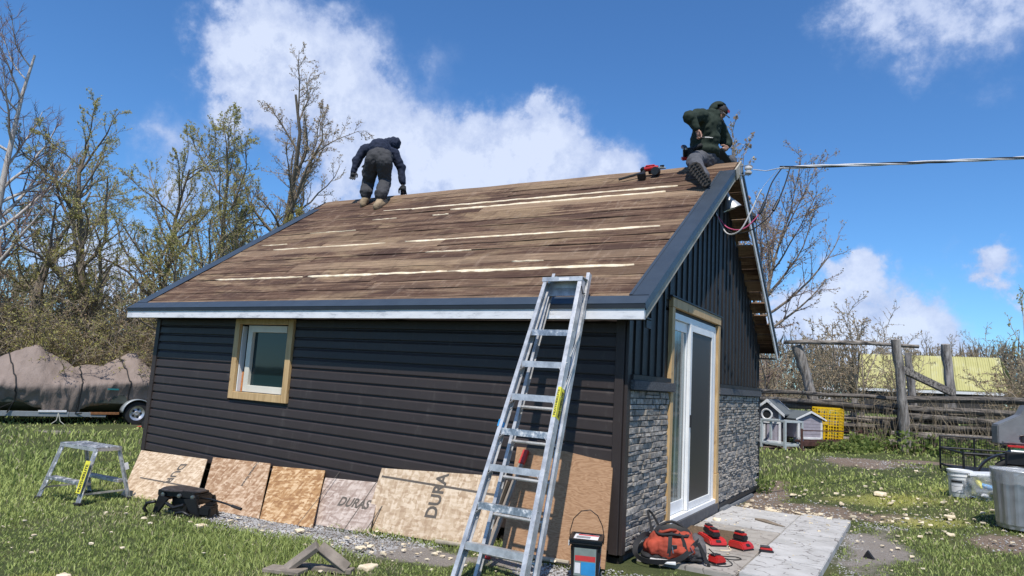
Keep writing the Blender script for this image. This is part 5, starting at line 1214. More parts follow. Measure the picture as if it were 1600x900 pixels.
# --- man sitting astride the ridge at the right
def man_right():
    base = V3(-.16, 3.1, 4.45)
    o = thing('person', 'hooded roofer in green hoodie and cap sitting on the right end of the ridge', 'person', tuple(base))
    pel, waist, chest, neck, hd = V3(-.22, 3.20, 4.62), V3(-.21, 3.17, 4.82), V3(-.16, 3.12, 5.02), V3(-.09, 3.14, 5.17), V3(-.01, 3.19, 5.215)
    sN, eN, wN = V3(-.19, 2.93, 5.10), V3(-.27, 2.66, 4.99), V3(-.165, 2.70, 4.80)
    sF, eF, wF = V3(-.07, 3.31, 5.10), V3(.02, 3.45, 4.88), V3(.055, 3.36, 4.77)
    qN, kN, aN = V3(-.24, 3.08, 4.56), V3(-.20, 2.66, 4.38), V3(.03, 2.37, 4.04)
    qF, kF, aF = V3(-.15, 3.32, 4.60), V3(.03, 3.66, 4.66), V3(.10, 3.98, 4.30)
    body = MB(); limb(body, [pel, waist, chest], [.13, .115, .14]); limb(body, [chest, neck, hd], [.09, .055, .05]); head(body, hd, (.80, -.22, -.62), (.55, .0, .8))
    limb(body, [chest, sN], [.09, .055]); limb(body, [chest, sF], [.09, .055]); limb(body, [sN, eN, wN], [.055, .045, .028]); limb(body, [sF, eF, wF], [.055, .045, .028])
    limb(body, [qN, kN, aN], [.085, .058, .04]); limb(body, [qF, kF, aF], [.085, .058, .04]); limb(body, [aN, V3(-.02, 2.33, 4.12)], [.036, .03]); limb(body, [aF, aF + V3(.1, .12, -.06)], [.036, .03])
    hand(body, wN, (.42, .1, -.9), (.6, -.7, .2), .75, 1.05); hand(body, wF, (-.5, -.45, -.45), (.3, -.5, .8), .8, 1.05)
    remesh_obj(body, 'body', 'skin', o, .009, 2, off=base)
    t = MB(); limb(t, [pel, pel + V3(.03, -.03, -.04)], [.165, .16], 14); limb(t, [qN, kN, aN.lerp(kN, .15)], [.13, .10, .078]); limb(t, [qF, kF, aF], [.13, .10, .08]); t.blob(kN, (.10, .10, .10))
    remesh_obj(t, 'trousers', 'grey_trousers', o, .012, 2, .014, .08, off=base)
    h = MB(); limb(h, [pel + V3(0, -.02, .06), waist, chest, neck], [.19, .185, .19, .11], 14); limb(h, [chest, sN], [.15, .105]); limb(h, [chest, sF], [.15, .105]); limb(h, [sN, eN, wN + V3(-.02, -.01, .05)], [.108, .092, .058]); limb(h, [sF, eF, wF + V3(-.01, .02, .04)], [.105, .09, .055])
    h.blob(pel + V3(.02, -.03, .06), (.21, .20, .12), 14, 8); h.blob(waist + V3(.10, -.06, .02), (.13, .12, .15), 12, 8)
    remesh_obj(h, 'hoodie', 'green_hoodie', o, .011, 3, .018, .11, off=base)
    # hood: a thick cowl open at the front
    hc = hd + V3(-.025, 0, .02); f = V3(.80, -.22, -.62).normalized(); g = MB(); me_ = MB(); me_.blob((0, 0, 0), 1, 18, 14)
    keep = []; 
    for v in me_.v: keep.append(Vector(v).dot(f) < .42)
    def shell(r): return [hc + Vector((v[0] * r * 1.0, v[1] * r, v[2] * r * 1.1)) for v in me_.v]
    fs = [q for q in me_.f if all(keep[i] for i in q)]
    go_ = MB(off=base); go_.add(shell(.135), fs); ho = go_.build('hood', 'green_hoodie', o, smooth=2)
    so = ho.modifiers.new('t', 'SOLIDIFY'); so.thickness = .018; so.offset = -1
    g = MB(); limb(g, [neck + V3(-.05, 0, -.02), hd + V3(-.09, 0, -.03)], [.12, .10]); remesh_obj(g, 'hood_fold', 'green_hoodie', o, .012, 2, .016, .05, off=base)
    up = V3(.55, 0, .8); up = (up - f * up.dot(f)).normalized(); s_ = f.cross(up)
    M3 = Matrix((s_, f, up)).transposed(); c = MB(off=base); tmp = MB(); tmp.blob((0, 0, 0), (.088, .104, .085), 16, 12)
    c.add([hd + M3 @ (Vector(v) + V3(0, -.008, .04)) for v in tmp.v], [q for q in tmp.f if all(tmp.v[i][2] > -.02 for i in q)]); cp = c.build('cap', 'black_rubber', o, smooth=2)
    vs = []; n = 10
    for i in range(n + 1):
        a = math.pi * i / n; vs.append(hd + M3 @ V3(.072 * math.cos(a), .085 + .085 * math.sin(a), .035 - .012 * abs(math.cos(a)) - .02 * math.sin(a)))
    MB(off=base).prism(vs, M3 @ V3(0, 0, -.006)).build('cap_visor', 'grey_plastic', cp, smooth=1)
    q = hd + M3 @ V3(0, .098, .075); MB(off=base).add([q + M3 @ V3(sx * .03, -.008 * sz + .006, sz * .018) for sx, sz in ((-1, -1), (1, -1), (1, 1), (-1, 1))], [(0, 1, 2, 3)]).build('cap_patch', 'label_red', cp)
    for p in (V3(.10, -.05, -.16),): MB(off=base).tube([hd + V3(.03, -.06, -.08), hd + V3(.06, -.07, -.15), hd + V3(.08, -.06, -.18)], .004, 5).build('drawstring', 'glove_black', o)
    # boot on the slope, its sole to the camera
    boot(o, aN, (.105, 2.22, 3.925), (-.085, 2.22, 4.19), (.30, -.80, -.45), 'dark_boot', 'dark_boot', .08, sw=1.3)
    boot(o, aF, (.12, 4.02, 4.0), (.30, 4.10, 3.92), (.1, -.5, -.9), 'dark_boot', 'dark_boot', .08)
    # tool belt: pouch on the near hip
    pb = MB(); pb.blob((-.36, 2.98, 4.60), (.07, .06, .10), 12, 8); limb(pb, [V3(-.36, 2.98, 4.66), V3(-.20, 2.96, 4.70)], [.03, .03]); remesh_obj(pb, 'tool_pouch', 'bag_black', o, .01, 2, .008, .04, off=base)
man_right()
# cordless driver hanging in the pouch
o = thing('cordless_driver', 'black and red cordless driver hanging at the hip of the hooded roofer', 'drill', (-.38, 2.86, 4.60), (R(10), R(25), R(-60)))
MB().tube([(-.09, 0, .06), (-.02, 0, .06), (.07, 0, .055)], [.030, .034, .026], 10).build('motor_body', 'black_plastic', o, smooth=1); MB().tube([(.07, 0, .055), (.12, 0, .052)], [.018, .012], 8).build('chuck', 'tool_steel', o, smooth=1)
MB().beam((-.03, 0, .05), (-.06, 0, -.07), .034, .045, (1, 0, 0)).build('grip', 'black_plastic', o, bevel=.008); MB().box((-.07, 0, -.095), (.105, .07, .045)).build('battery', 'red_plastic', o, bevel=.008); MB().box((-.09, 0, .06), (.04, .058, .05)).build('rear_cap', 'red_plastic', o, bevel=.01)
# pliers of the seated man, and a dark sheet standing in for his far knee
o = thing('pliers', 'dark pliers held in the near hand of the seated roofer', 'pliers', (-.10, 2.68, 4.70))
MB().tube([(-.07, -.02, .02), (-.02, 0, .005), (.03, .01, 0)], .007, 6).build('handle', 'black_plastic', o, smooth=1); MB().tube([(-.07, -.0, -.01), (-.02, .005, -.005), (.03, .01, 0)], .007, 6).build('handle', 'black_plastic', o, smooth=1)
MB().tube([(.03, .01, 0), (.08, .02, -.004), (.13, .03, -.01)], [.011, .010, .004], 6).build('jaw', 'tool_steel', o, smooth=1)
o = MB(off=(-.02, 3.2, 4.66)).prism([(-.16, 3.15, 4.60), (.02, 3.22, 4.72), (.03, 3.24, 4.70), (.12, 3.55, 4.55), (-.02, 3.45, 4.52)], (.004, .0, .012)).build('dark_knee_sheet', 'dark_flashing', loc=(-.02, 3.2, 4.66))
tag(o, 'dark bent sheet standing in for the far knee of the seated roofer', 'flashing')

# ------------------------------------------------------------------ red nailer with a hose stub on the roof
def nailer():
    sl = math.atan(.6738); o = thing('roofing_nailer', 'red and black roofing nailer lying near the ridge', 'nailer', (-.86, 2.98, 4.385), (sl, 0, 0))
    b = lambda m, n, mat, bev=.006: m.build(n, mat, o, bevel=bev, smooth=1)
    b(MB().tube([(-.10, .0, .075), (.0, .0, .08), (.09, 0, .075)], [.036, .042, .034], 12), 'motor_body', 'red_plastic', 0)
    b(MB().box((-.13, -.01, .065), (.05, .09, .085)), 'rear_housing', 'black_plastic', .01); b(MB().beam((-.11, -.01, .06), (-.10, -.16, .03), .045, .05), 'handle', 'black_plastic', .01)
    b(MB().box((-.10, -.18, .03), (.11, .06, .09)), 'battery', 'black_plastic', .008); b(MB().box((-.02, .0, .118), (.13, .04, .02)), 'top_cover', 'red_plastic', .006)
    m = MB(); m.lathe((.07, -.07, .05), [(0, -.04), (.055, -.04), (.06, -.03), (.06, .03), (.055, .04), (0, .04)], 18, Matrix.Rotation(R(65), 3, 'X')); b(m, 'nail_drum', 'black_plastic', 0)
    b(MB().tube([(.09, 0, .07), (.15, .01, .065), (.19, .01, .06)], [.022, .018, .01], 8), 'nose', 'tool_steel', 0); b(MB().box((.14, .02, .09), (.06, .03, .025)), 'nose_guard', 'black_plastic', .005)
    b(MB().box((.02, -.02, .03), (.14, .03, .05)), 'magazine', 'black_plastic', .004)
nailer()
a, b_ = V3(-1.30, 2.82, 4.30), V3(-.99, 2.93, 4.40)
tag(MB(off=a).tube([a, b_], [.017, .017], 9).build('rubber_bar', 'black_rubber', smooth=1, loc=a), 'short black bar on the boards left of the red nailer', 'bar')
# ------------------------------------------------------------------ trees and shrubs
TR = random.Random(42)
class Grow:
    def __init__(s, seed): s.r = random.Random(seed); s.w = {0: MB(), 1: MB()}; s.lv = []
    def branch(s, p, d, ln, r0, lev, spec):
        rr = s.r; sp = spec[lev]; n = sp['seg']; pts = [p.copy()]; dirs = []; d = d.normalized(); cur = p.copy()
        for i in range(n):
            d = (d + Vector((rr.gauss(0, 1), rr.gauss(0, 1), rr.gauss(0, 1))) * sp['wig'] + Vector((0, 0, sp['up']))).normalized()
            cur = cur + d * ln / n; pts.append(cur.copy()); dirs.append(d.copy())
        r1 = r0 * sp.get('tip', .25); rad = [r0 + (r1 - r0) * i / n for i in range(n + 1)]
        s.w[0 if lev < sp_trunk(spec) else 1].tube(pts, rad, sp['n'], cap=False)
        if sp.get('leaf'):
            for _ in range(sp['leaf']):
                t = rr.uniform(.15, 1) * n; i = min(int(t), n - 1); q = pts[i].lerp(pts[i + 1], t - i)
                s.lv.append((q.x + rr.gauss(0, .02), q.y + rr.gauss(0, .02), q.z + rr.gauss(0, .02)))
        if lev + 1 < len(spec):
            k = sp['kids']; k = int(k * rr.uniform(.75, 1.25) + .5)
            for j in range(k):
                t = (sp['t0'] + (1 - sp['t0']) * (j + rr.random()) / k) * n; i = min(int(t), n - 1); q = pts[i].lerp(pts[i + 1], t - i); dd = dirs[i]
                ax = dd.cross(Vector((rr.gauss(0, 1), rr.gauss(0, 1), rr.gauss(0, 1)))).normalized(); a = R(rr.uniform(*sp['ang']))
                nd = (dd * math.cos(a) + ax * math.sin(a)); f = 1 - .55 * (t / n)
                s.branch(q, nd, ln * sp['ratio'] * f * rr.uniform(.7, 1.25), max(rad[i] * .55, spec[lev + 1]['rmin']) if lev < 2 else spec[lev + 1]['rmin'], lev + 1, spec)
def sp_trunk(spec): return 2 if len(spec) > 3 else 1
def leafmesh(name, pts, size, mat, parent, seed, amt=1):
    g = np.random.default_rng(seed); P = np.array(pts); n = len(P)
    a = g.normal(size=(n, 3)); a /= np.linalg.norm(a, axis=1)[:, None]; b = np.cross(a, g.normal(size=(n, 3))); b /= np.linalg.norm(b, axis=1)[:, None]
    sz = size * g.uniform(.5, 1.25, (n, 1)); V = np.stack([P - a * sz, P + b * sz * .55, P + a * sz, P - b * sz * .55], 1).reshape(-1, 3)
    c = np.repeat(g.uniform(0, 1, n), 4)[:, None] * np.ones(3)
    return np_mesh(name, V, [np.arange(n * 4).reshape(-1, 4)], mat, parent, col=c)
def tree(label, base, seed, spec, ln, r0, lean=(0, 0, 1), bk='bark_brown', tw='bark_twig', leaf=None, lsize=.05, name='tree', group=None, stems=1, spread=.25):
    o = thing(name, label, 'shrub' if name == 'shrub' else 'tree', base, 0, group); g = Grow(seed)
    for k in range(stems):
        d = Vector(lean) + Vector((g.r.gauss(0, spread), g.r.gauss(0, spread), 0)) * (stems > 1)
        p = Vector((g.r.gauss(0, .15), g.r.gauss(0, .15), -.1)) if stems > 1 else Vector((0, 0, -.1))
        g.branch(p, d, ln * g.r.uniform(.75, 1.1) if stems > 1 else ln, r0 * (g.r.uniform(.5, 1) if stems > 1 else 1), 0, spec)
    if g.w[0].v: fastbuild(g.w[0], 'trunk', bk, o)
    if g.w[1].v: fastbuild(g.w[1], 'crown', tw, o)
    if g.lv and leaf: leafmesh('foliage', g.lv, lsize, leaf, o, seed)
    return o
def fastbuild(m, name, mat, parent):
    q = [f for f in m.f if len(f) == 4]
    return np_mesh(name, np.array(m.v, dtype=np.float32), [np.array(q)], mat, parent, smooth=True)
def spec4(k0=9, k1=8, k2=6, wig=.10, up=.06, leaf=5, rt=.008, ratio=(.5, .42, .5), t0=.25, ang=(25, 60), seg=(9, 6, 4, 3)):
    return [dict(seg=seg[0], wig=wig, up=up, n=8, kids=k0, t0=t0, ang=ang, ratio=ratio[0], tip=.18),
            dict(seg=seg[1], wig=wig * 1.4, up=.10, n=5, kids=k1, t0=.15, ang=(25, 60), ratio=ratio[1], rmin=.02, tip=.25),
            dict(seg=seg[2], wig=wig * 1.5, up=.10, n=3, kids=k2, t0=.1, ang=(20, 55), ratio=ratio[2], rmin=rt * 1.4, leaf=leaf // 2),
            dict(seg=seg[3], wig=.18, up=.08, n=3, rmin=rt, leaf=leaf, kids=0, t0=0, ang=(0, 0), ratio=0)]
S_BUD = spec4(15, 11, 9, .13, .05, 7, rt=.0055)
S_BIRCH = spec4(14, 12, 11, .09, .05, 0, rt=.006, ratio=(.42, .5, .6), t0=.3, ang=(30, 65), seg=(9, 7, 5, 4))
S_THIN = spec4(16, 10, 9, .13, .06, 5, rt=.0055, ratio=(.34, .42, .5), t0=.22, ang=(20, 50))
S_RED = spec4(13, 9, 8, .08, .02, 3, rt=.0045, ratio=(.5, .45, .5), t0=.12, ang=(20, 55))
def SH(leaf=5, k=9, k2=7, wig=.14, up=.05, rt=.006): 
    return [dict(seg=8, wig=wig, up=up, n=4, kids=k, t0=.12, ang=(25, 65), ratio=.42, tip=.2), dict(seg=5, wig=.2, up=.04, n=3, kids=k2, t0=.1, ang=(25, 65), ratio=.5, rmin=rt * 1.6, leaf=leaf // 2), dict(seg=3, wig=.25, up=.04, n=3, rmin=rt, leaf=leaf, kids=0, t0=0, ang=(0, 0), ratio=0)]
def B(x, y): return (x, y, GZ(x, y))
tree('bare pale birch with curved limbs at the far left edge', B(-21.4, 2.6), 11, S_BIRCH, 10.6, .17, (.19, .11, 1), 'bark_birch', 'twig_reddish')
tree('dark trunked budding tree right beside the pale birch', B(-21.8, 5.4), 12, S_BUD, 7.6, .15, (.05, 0, 1), leaf='leaf_olive', lsize=.028)
tree('thick trunked olive leafed tree rising behind the boat covers', B(-19.2, 5.9), 13, S_BUD, 8.4, .20, (-.03, .0, 1), leaf='leaf_olive', lsize=.028)
tree('leaning budding tree left of the shed eave', B(-18.6, 7.6), 14, S_BUD, 8.0, .15, (.14, .02, 1), leaf='leaf_olive', lsize=.028)
tree('upright budding tree over the left slope of the shed roof', B(-17.2, 8.3), 15, S_BUD, 8.6, .15, (-.02, 0, 1), leaf='leaf_olive', lsize=.029)
tree('reddish budding tree with dense upright twigs left of the tallest tree', B(-16.6, 9.6), 16, S_THIN, 9.6, .16, (.0, -.03, 1), leaf='leaf_bud', lsize=.027)
tree('tallest budding tree, its crown high against the cloud left of the bending roofer', B(-17.4, 11.4), 17, S_THIN, 11.2, .22, (.10, -.06, 1), leaf='leaf_bud', lsize=.028)
tree('slender white stemmed tree between the olive trees above the roof edge', B(-16.2, 8.6), 18, S_THIN, 6.6, .08, (-.06, 0, 1), 'bark_birch', 'bark_twig', 'leaf_olive', .028)
tree('fine twigged budding tree at the left, between the birch and the thick trunk', B(-20.4, 4.6), 21, S_BUD, 6.4, .11, (.03, 0, 1), leaf='leaf_olive', lsize=.028)
tree('low spreading budding tree just left of the roof corner', B(-17.2, 6.6), 22, S_BUD, 5.4, .10, (.02, 0, 1), leaf='leaf_olive', lsize=.028)
tree('dense young tree behind the upright tree over the roof slope', B(-18.6, 9.6), 23, S_THIN, 7.8, .12, (.0, 0, 1), leaf='leaf_olive', lsize=.028)
tree('yellow green leafed tree at the root of the tallest tree', B(-15.6, 9.9), 24, S_BUD, 6.6, .10, (.0, 0, 1), leaf='leaf_olive', lsize=.028)
tree('bushy budding tree whose twigs show above the left roof corner', B(-15.2, 8.4), 19, S_BUD, 6.0, .12, (.05, .0, 1), leaf='leaf_olive', lsize=.028)
# tangle of shrubs behind the boat
s0 = tree('tangled brown shrub behind the boat covers', B(-18.5, 3.6), 31, SH(4, 11, 8), 3.4, .035, leaf='leaf_olive', lsize=.030, name='shrub', group='tangled shrubs behind the boat', stems=12, spread=.45, bk='bark_twig', tw='bark_straw')
s1 = tree('tangled brown shrub behind the boat covers', B(-19.5, 5.2), 32, SH(4, 11, 8), 3.9, .035, leaf='leaf_bud', lsize=.030, name='shrub', group='tangled shrubs behind the boat', stems=12, spread=.38, bk='bark_twig', tw='bark_twig')
for i, (x, y, sc) in enumerate([(-20.5, 2.6, 1.15), (-17.9, 5.0, .9), (-18.2, 6.6, 1.1), (-17.2, 7.0, .95), (-16.4, 7.4, 1.0), (-20.2, 4.2, 1.3), (-21.5, 1.6, 1.2), (-19.0, 7.6, 1.3), (-15.6, 8.0, .95), (-17.8, 8.8, 1.25), (-22.5, 6.6, 1.5), (-21.0, 8.4, 1.5), (-22.6, 3.6, 1.5), (-18.9, 4.4, 1.05), (-14.7, 9.6, 1.1), (-16.0, 10.4, 1.2), (-19.6, 9.6, 1.5)]):
    c = copy_tree(s0 if i % 2 else s1, B(x, y), R(TR.uniform(0, 360)), sc)
# right side
S_FAN = [dict(seg=8, wig=.05, up=.03, n=8, kids=22, t0=.34, ang=(30, 68), ratio=.74, tip=.2), dict(seg=8, wig=.08, up=.10, n=5, kids=10, t0=.2, ang=(22, 50), ratio=.42, rmin=.02, tip=.25), dict(seg=5, wig=.12, up=.06, n=3, kids=8, t0=.1, ang=(20, 50), ratio=.5, rmin=.007, leaf=3), dict(seg=3, wig=.15, up=.05, n=3, rmin=.0045, leaf=4, kids=0, t0=0, ang=(0, 0), ratio=0)]
tree('red budded tree leaning out from behind the shed at the right', B(-1.25, 9.3), 49, S_FAN, 5.2, .10, (.12, .05, 1), leaf='leaf_bud', lsize=.024, tw='twig_reddish')
tree('budding shrub tree directly behind the far gable corner', B(-1.6, 13.6), 42, SH(6, 9, 7), 3.0, .05, leaf='leaf_bud', lsize=.033, name='shrub', stems=7, spread=.3, tw='twig_reddish', bk='bark_twig')
r0 = tree('bare twiggy shrub beyond the log fence', B(.2, 22.5), 43, SH(5, 10, 7, rt=.010), 4.6, .05, leaf='leaf_bud', lsize=.04, name='shrub', group='twiggy shrubs beyond the log fence', stems=9, spread=.28, tw='bark_straw', bk='bark_twig')
r1 = tree('bare twiggy shrub beyond the log fence', B(6.0, 19.0), 44, SH(4, 11, 8, rt=.008), 2.8, .04, leaf='leaf_bud', lsize=.033, name='shrub', group='twiggy shrubs beyond the log fence', stems=14, spread=.55, tw='bark_straw', bk='bark_twig')
for i, (x, y, sc) in enumerate([(-2.6, 20.5, .8), (-1.2, 24, 1.0), (1.8, 27, .9), (5.2, 20.5, 1.05), (7.2, 20.0, 1.2), (3.0, 45, 1.25), (5.8, 46, 1.3), (9.5, 24, 1.2), (8.6, 42, 1.3), (-4, 27, 1.1), (1.0, 48, 1.3), (-7, 30, 1.2), (12, 28, 1.2), (-1.6, 16.5, .6)]):
    copy_tree((r0, r1)[i in (0, 3, 4, 7, 12)], B(x, y), R(TR.uniform(0, 360)), sc * .84)
tree('slim pale young tree standing above the shrubs at the right edge', B(5.1, 21.0), 45, [dict(seg=8, wig=.03, up=.05, n=6, kids=16, t0=.15, ang=(20, 40), ratio=.36, tip=.15), dict(seg=6, wig=.06, up=.10, n=3, kids=5, t0=.2, ang=(20, 45), ratio=.35, rmin=.012, leaf=6), dict(seg=3, wig=.1, up=.05, n=3, rmin=.007, leaf=4, kids=0, t0=0, ang=(0, 0), ratio=0)], 4.7, .05, (.02, 0, 1), 'bark_birch', 'bark_twig', 'leaf_olive', .045)
# twig tops poking over the ridge from a tree behind the shed
for (x, y, h, lb, sd) in ((-1.75, 9.0, 7.2, 'thin tree behind the shed, its twig tips above the ridge left of the nailer', 51), (-1.15, 8.6, 7.05, 'thin tree behind the shed, its twig tips above the ridge at the nailer', 52), (-.72, 7.6, 6.3, 'thin tree behind the shed, its twigs showing right of the seated roofer', 53)):
    tree(lb, B(x, y), sd, [dict(seg=9, wig=.03, up=.05, n=5, kids=12, t0=.5, ang=(15, 40), ratio=.16, tip=.12), dict(seg=5, wig=.08, up=.12, n=3, kids=6, t0=.2, ang=(20, 45), ratio=.4, rmin=.010, leaf=5), dict(seg=3, wig=.1, up=.05, n=3, rmin=.005, leaf=3, kids=0, t0=0, ang=(0, 0), ratio=0)], h - .1, .05, (0, 0, 1), leaf='leaf_bud', lsize=.04)
# say which shrub is which: order them across the view
ORD = ['leftmost', 'second', 'third', 'fourth', 'fifth', 'sixth', 'seventh', 'eighth', 'ninth', 'tenth', 'eleventh', 'twelfth', 'thirteenth', 'fourteenth', 'fifteenth', 'sixteenth', 'seventeenth', 'eighteenth', 'nineteenth', 'twentieth']
for grp, txt in (('tangled shrubs behind the boat', 'tangled brown shrub in the thicket behind the boat'), ('twiggy shrubs beyond the log fence', 'bare twiggy shrub beyond the log fence')):
    ss = sorted([q for q in COL.objects if q.get('group') == grp and q.parent is None], key=lambda q: (q.location - CAM).dot(cr) / (q.location - CAM).dot(cf))
    for i, q in enumerate(ss): q['label'] = f"{txt}, {ORD[i]}{'' if i == 0 else ' from the left'}"
# far woodland that reads as one mass
g = np.random.default_rng(8); tri = []; 
def farwood(n, x0, x1, y0, y1, h0, h1, seed):
    g = np.random.default_rng(seed); V = []; 
    x = g.uniform(x0, x1, n); y = g.uniform(y0, y1, n); base = gz(x, y); hh = (h0 + (h1 - h0) * vn(x, y, .09, seed)) ; z = base + hh * g.uniform(0, 1, n) ** .8
    P = np.stack([x, y, z], -1); a = g.normal(size=(n, 3)) * [.25, .25, .7]; b = g.normal(size=(n, 3)) * .06
    return np.stack([P - a, P + b, P + a, P - b], 1).reshape(-1, 3)
V = np.concatenate([farwood(26000, -60, 40, 66, 90, 1.5, 7, 1), farwood(16000, -75, -28, -12, 62, 3, 8, 2)])
o = np_mesh('far_woodland', V, [np.arange(len(V)).reshape(-1, 4)], 'wood_far_brown'); tag(o, 'far bare woodland edge beyond the pasture', 'woodland', kind='stuff')

# weeds at the fence foot
def weeds(n, x0, x1, y0, y1, h, size, seed, mat, label, cat='weeds'):
    g = np.random.default_rng(seed); x = g.uniform(x0, x1, n); y = g.uniform(y0, y1, n); k = vn(x, y, 1.6, seed) > .38; x, y = x[k], y[k]
    z = gz(x, y) + g.uniform(0, 1, len(x)) * h * (.4 + vn(x, y, 2.1, seed)); o = leafmesh('weeds', np.stack([x, y, z], -1), size, mat, None, seed); tag(o, label, cat, kind='stuff')
weeds(6500, .9, 6.5, 11.2, 13.2, .38, .06, 3, 'leaf_weed', 'leafy green weeds along the foot of the log fence')
weeds(900, .25, 1.3, 10.5, 11.6, .2, .045, 4, 'leaf_weed', 'low weeds before the rusty frame')
weeds(160, .0, .25, 5.6, 6.2, .18, .035, 5, 'leaf_weed', 'green weed tuft at the far corner of the shed')
st = MB(); rr = random.Random(9)
for i in range(420):
    x, y = rr.uniform(1.0, 6.5), rr.uniform(11.6, 12.6); h = rr.uniform(.5, 1.4); a = Vector(B(x, y)); l = Vector((rr.gauss(0, .22), rr.gauss(0, .12), 1)) * h
    st.tube([a, a + l * .5, a + l + Vector((rr.gauss(0, .1), 0, -.03))], [.006, .005, .002], 3, cap=False)
tag(fastbuild(st, 'dry_stalks', 'bark_straw', None), 'dry pale weed stalks standing against the log fence', 'stalks', kind='stuff')

# ------------------------------------------------------------------ log fence
fence = thing('log_fence', 'weathered split log rail fence with tall posts at the back of the lawn', 'fence', B(1.9, 12.4)); fo = Vector(fence.location)
def log(a, b, r0, r1, name='rail', mat='bark_rail', bend=.09, n=9, k=7, seed=None):
    rr = random.Random(seed if seed is not None else TR.random()); a, b = Vector(a), Vector(b); bv = Vector((rr.gauss(0, 1), rr.gauss(0, 1), rr.gauss(0, .6))) * bend; pts = []; rad = []
    for i in range(k + 1):
        t = i / k; pts.append(a.lerp(b, t) + bv * math.sin(math.pi * t) + Vector((rr.gauss(0, .008), rr.gauss(0, .008), rr.gauss(0, .008)))); rad.append((r0 + (r1 - r0) * t) * rr.uniform(.88, 1.12))
    return MB(off=fo).tube(pts, rad, n, jit=.10).build(name, mat, fence, smooth=1)
log((1.99, 12.06, .25), (1.84, 11.60, 2.86), .115, .095, 'post', 'bark_log', .012, 12, 12, 1)
log((.28, 12.85, .3), (-.35, 12.42, 2.72), .13, .12, 'post', 'bark_log', .008, 12, 10, 2)
log((2.22, 14.15, .4), (2.03, 13.83, 2.72), .09, .085, 'post', 'bark_log', .008, 10, 9, 3)
log((3.02, 14.65, .4), (2.84, 14.28, 2.98), .115, .105, 'post', 'bark_log', .008, 10, 9, 4)
log((-.60, 12.24, 2.80), (2.28, 12.90, 2.80), .055, .045, 'beam', 'bark_rail', .05, 9, 12, 5)
MB(off=fo).beam((1.93, 11.72, 2.20), (2.95, 13.2, 1.74), .08, .17, (0, 0, 1)).build('brace_beam', 'bark_rail', fence, bevel=.012)
for z0, z1, r in ((1.60, 1.66, .085), (1.42, 1.46, .07), (1.22, 1.20, .075), (1.02, 1.0, .07), (.84, .82, .08), (.62, .66, .075)):
    log((1.82 + TR.uniform(-.2, .1), 12.1, z0 - .06 + TR.uniform(-.03, .03)), (6.4, 12.9 + TR.uniform(-.1, .1), z1 + .02), r, r * .85, seed=int(z0 * 100))
for z0, z1, r in ((1.55, 1.50, .06), (1.36, 1.28, .075), (1.16, 1.20, .06), (.98, .92, .07), (.78, .82, .065), (.6, .55, .07)):
    log((-3.6, 12.2 + TR.uniform(-.2, .2), z0 + TR.uniform(-.04, .04)), (1.95, 12.45 + TR.uniform(-.1, .2), z1 + .04), r, r * .9, seed=int(z0 * 77))
for z0, z1, r in ((1.32, 1.34, .06), (1.11, 1.14, .055), (.92, .9, .06), (.73, .76, .06), (.52, .55, .07)):
    log((1.9, 12.5, z0), (6.6, 13.1, z1), r, r * .9, seed=int(z0 * 55)); log((-3.4, 12.75, z0 - .02), (2.3, 12.85, z1 - .05), r, r * .9, seed=int(z0 * 66))
for i in range(16):
    x = TR.uniform(-2.5, 5.5); L_ = TR.uniform(.9, 2.0); z = TR.uniform(.6, 1.35); log((x, 12.5 + TR.uniform(-.1, .4), z), (x + L_, 12.7 + TR.uniform(-.1, .4), z + TR.uniform(-.3, .3)), .05, .04, seed=200 + i)
for x in (-1.4, .9, 2.75, 4.3, 5.6): log((x, 12.65, .3), (x + .03, 12.6, 1.5), .07, .06, 'post', 'bark_log', .008, 9, 6, int(x * 10 + 90))
wm_ = MB(off=fo)
for i in range(130):
    x = -2.0 + i * .062; y = 12.12 + .06 * x * (x > 0); wm_.tube([(x, y - .12, GZ(x, y)), (x, y - .12, GZ(x, y) + 1.25)], .0017, 3, cap=False)
for k in range(9): wm_.tube([(-2.0, 12.0, .5 + k * .14), (2.0, 12.05, .5 + k * .14), (6.0, 12.3, .55 + k * .14)], .0017, 3, cap=False)
wm_.build('wire_mesh', 'black_steel', fence, kind='stuff')

# ------------------------------------------------------------------ barn with the yellow roof
bo = V3(-.55, 35, 1.0); barn = thing('barn', 'far low barn with a weathered yellow metal roof beyond the fence', 'barn', tuple(bo)); e0, e1 = V3(-.55, 34.8, 2.18), V3(6.2, 38.1, 2.34); t0_, t1_ = V3(-.55, 37.0, 4.05), V3(6.1, 40.4, 4.24)
nS = 12
for i in range(nS):
    a, b = e0.lerp(e1, i / nS), e0.lerp(e1, (i + 1) / nS); c, d = t0_.lerp(t1_, (i + 1) / nS), t0_.lerp(t1_, i / nS); g_ = (b - a) * .012
    MB(off=bo).prism([a + g_, b - g_, c - g_, d + g_], (0, -.02, .04)).build('roof_sheet', 'barn_roof_yellow', barn)
rb = MB(off=bo)
for i in range(60):
    a, d = e0.lerp(e1, (i + .5) / 60), t0_.lerp(t1_, (i + .5) / 60); rb.beam(a + V3(0, -.03, .05), d + V3(0, -.03, .05), .05, .03)
rb.build('roof_ribs', 'barn_roof_yellow', barn, kind='stuff')
MB(off=bo).prism([(-.3, 35.1, .9), (6.0, 38.2, .9), (6.0, 38.2, 2.24), (-.3, 35.1, 2.12)], (-.1, .2, 0)).build('wall', 'barn_wall', barn)
MB(off=bo).prism([(-.3, 35.4, .9), (-.3, 38.8, .9), (-.3, 38.8, 2.2), (-.3, 37.1, 3.9), (-.3, 35.4, 2.2)], (.1, 0, 0)).build('wall', 'barn_wall', barn)
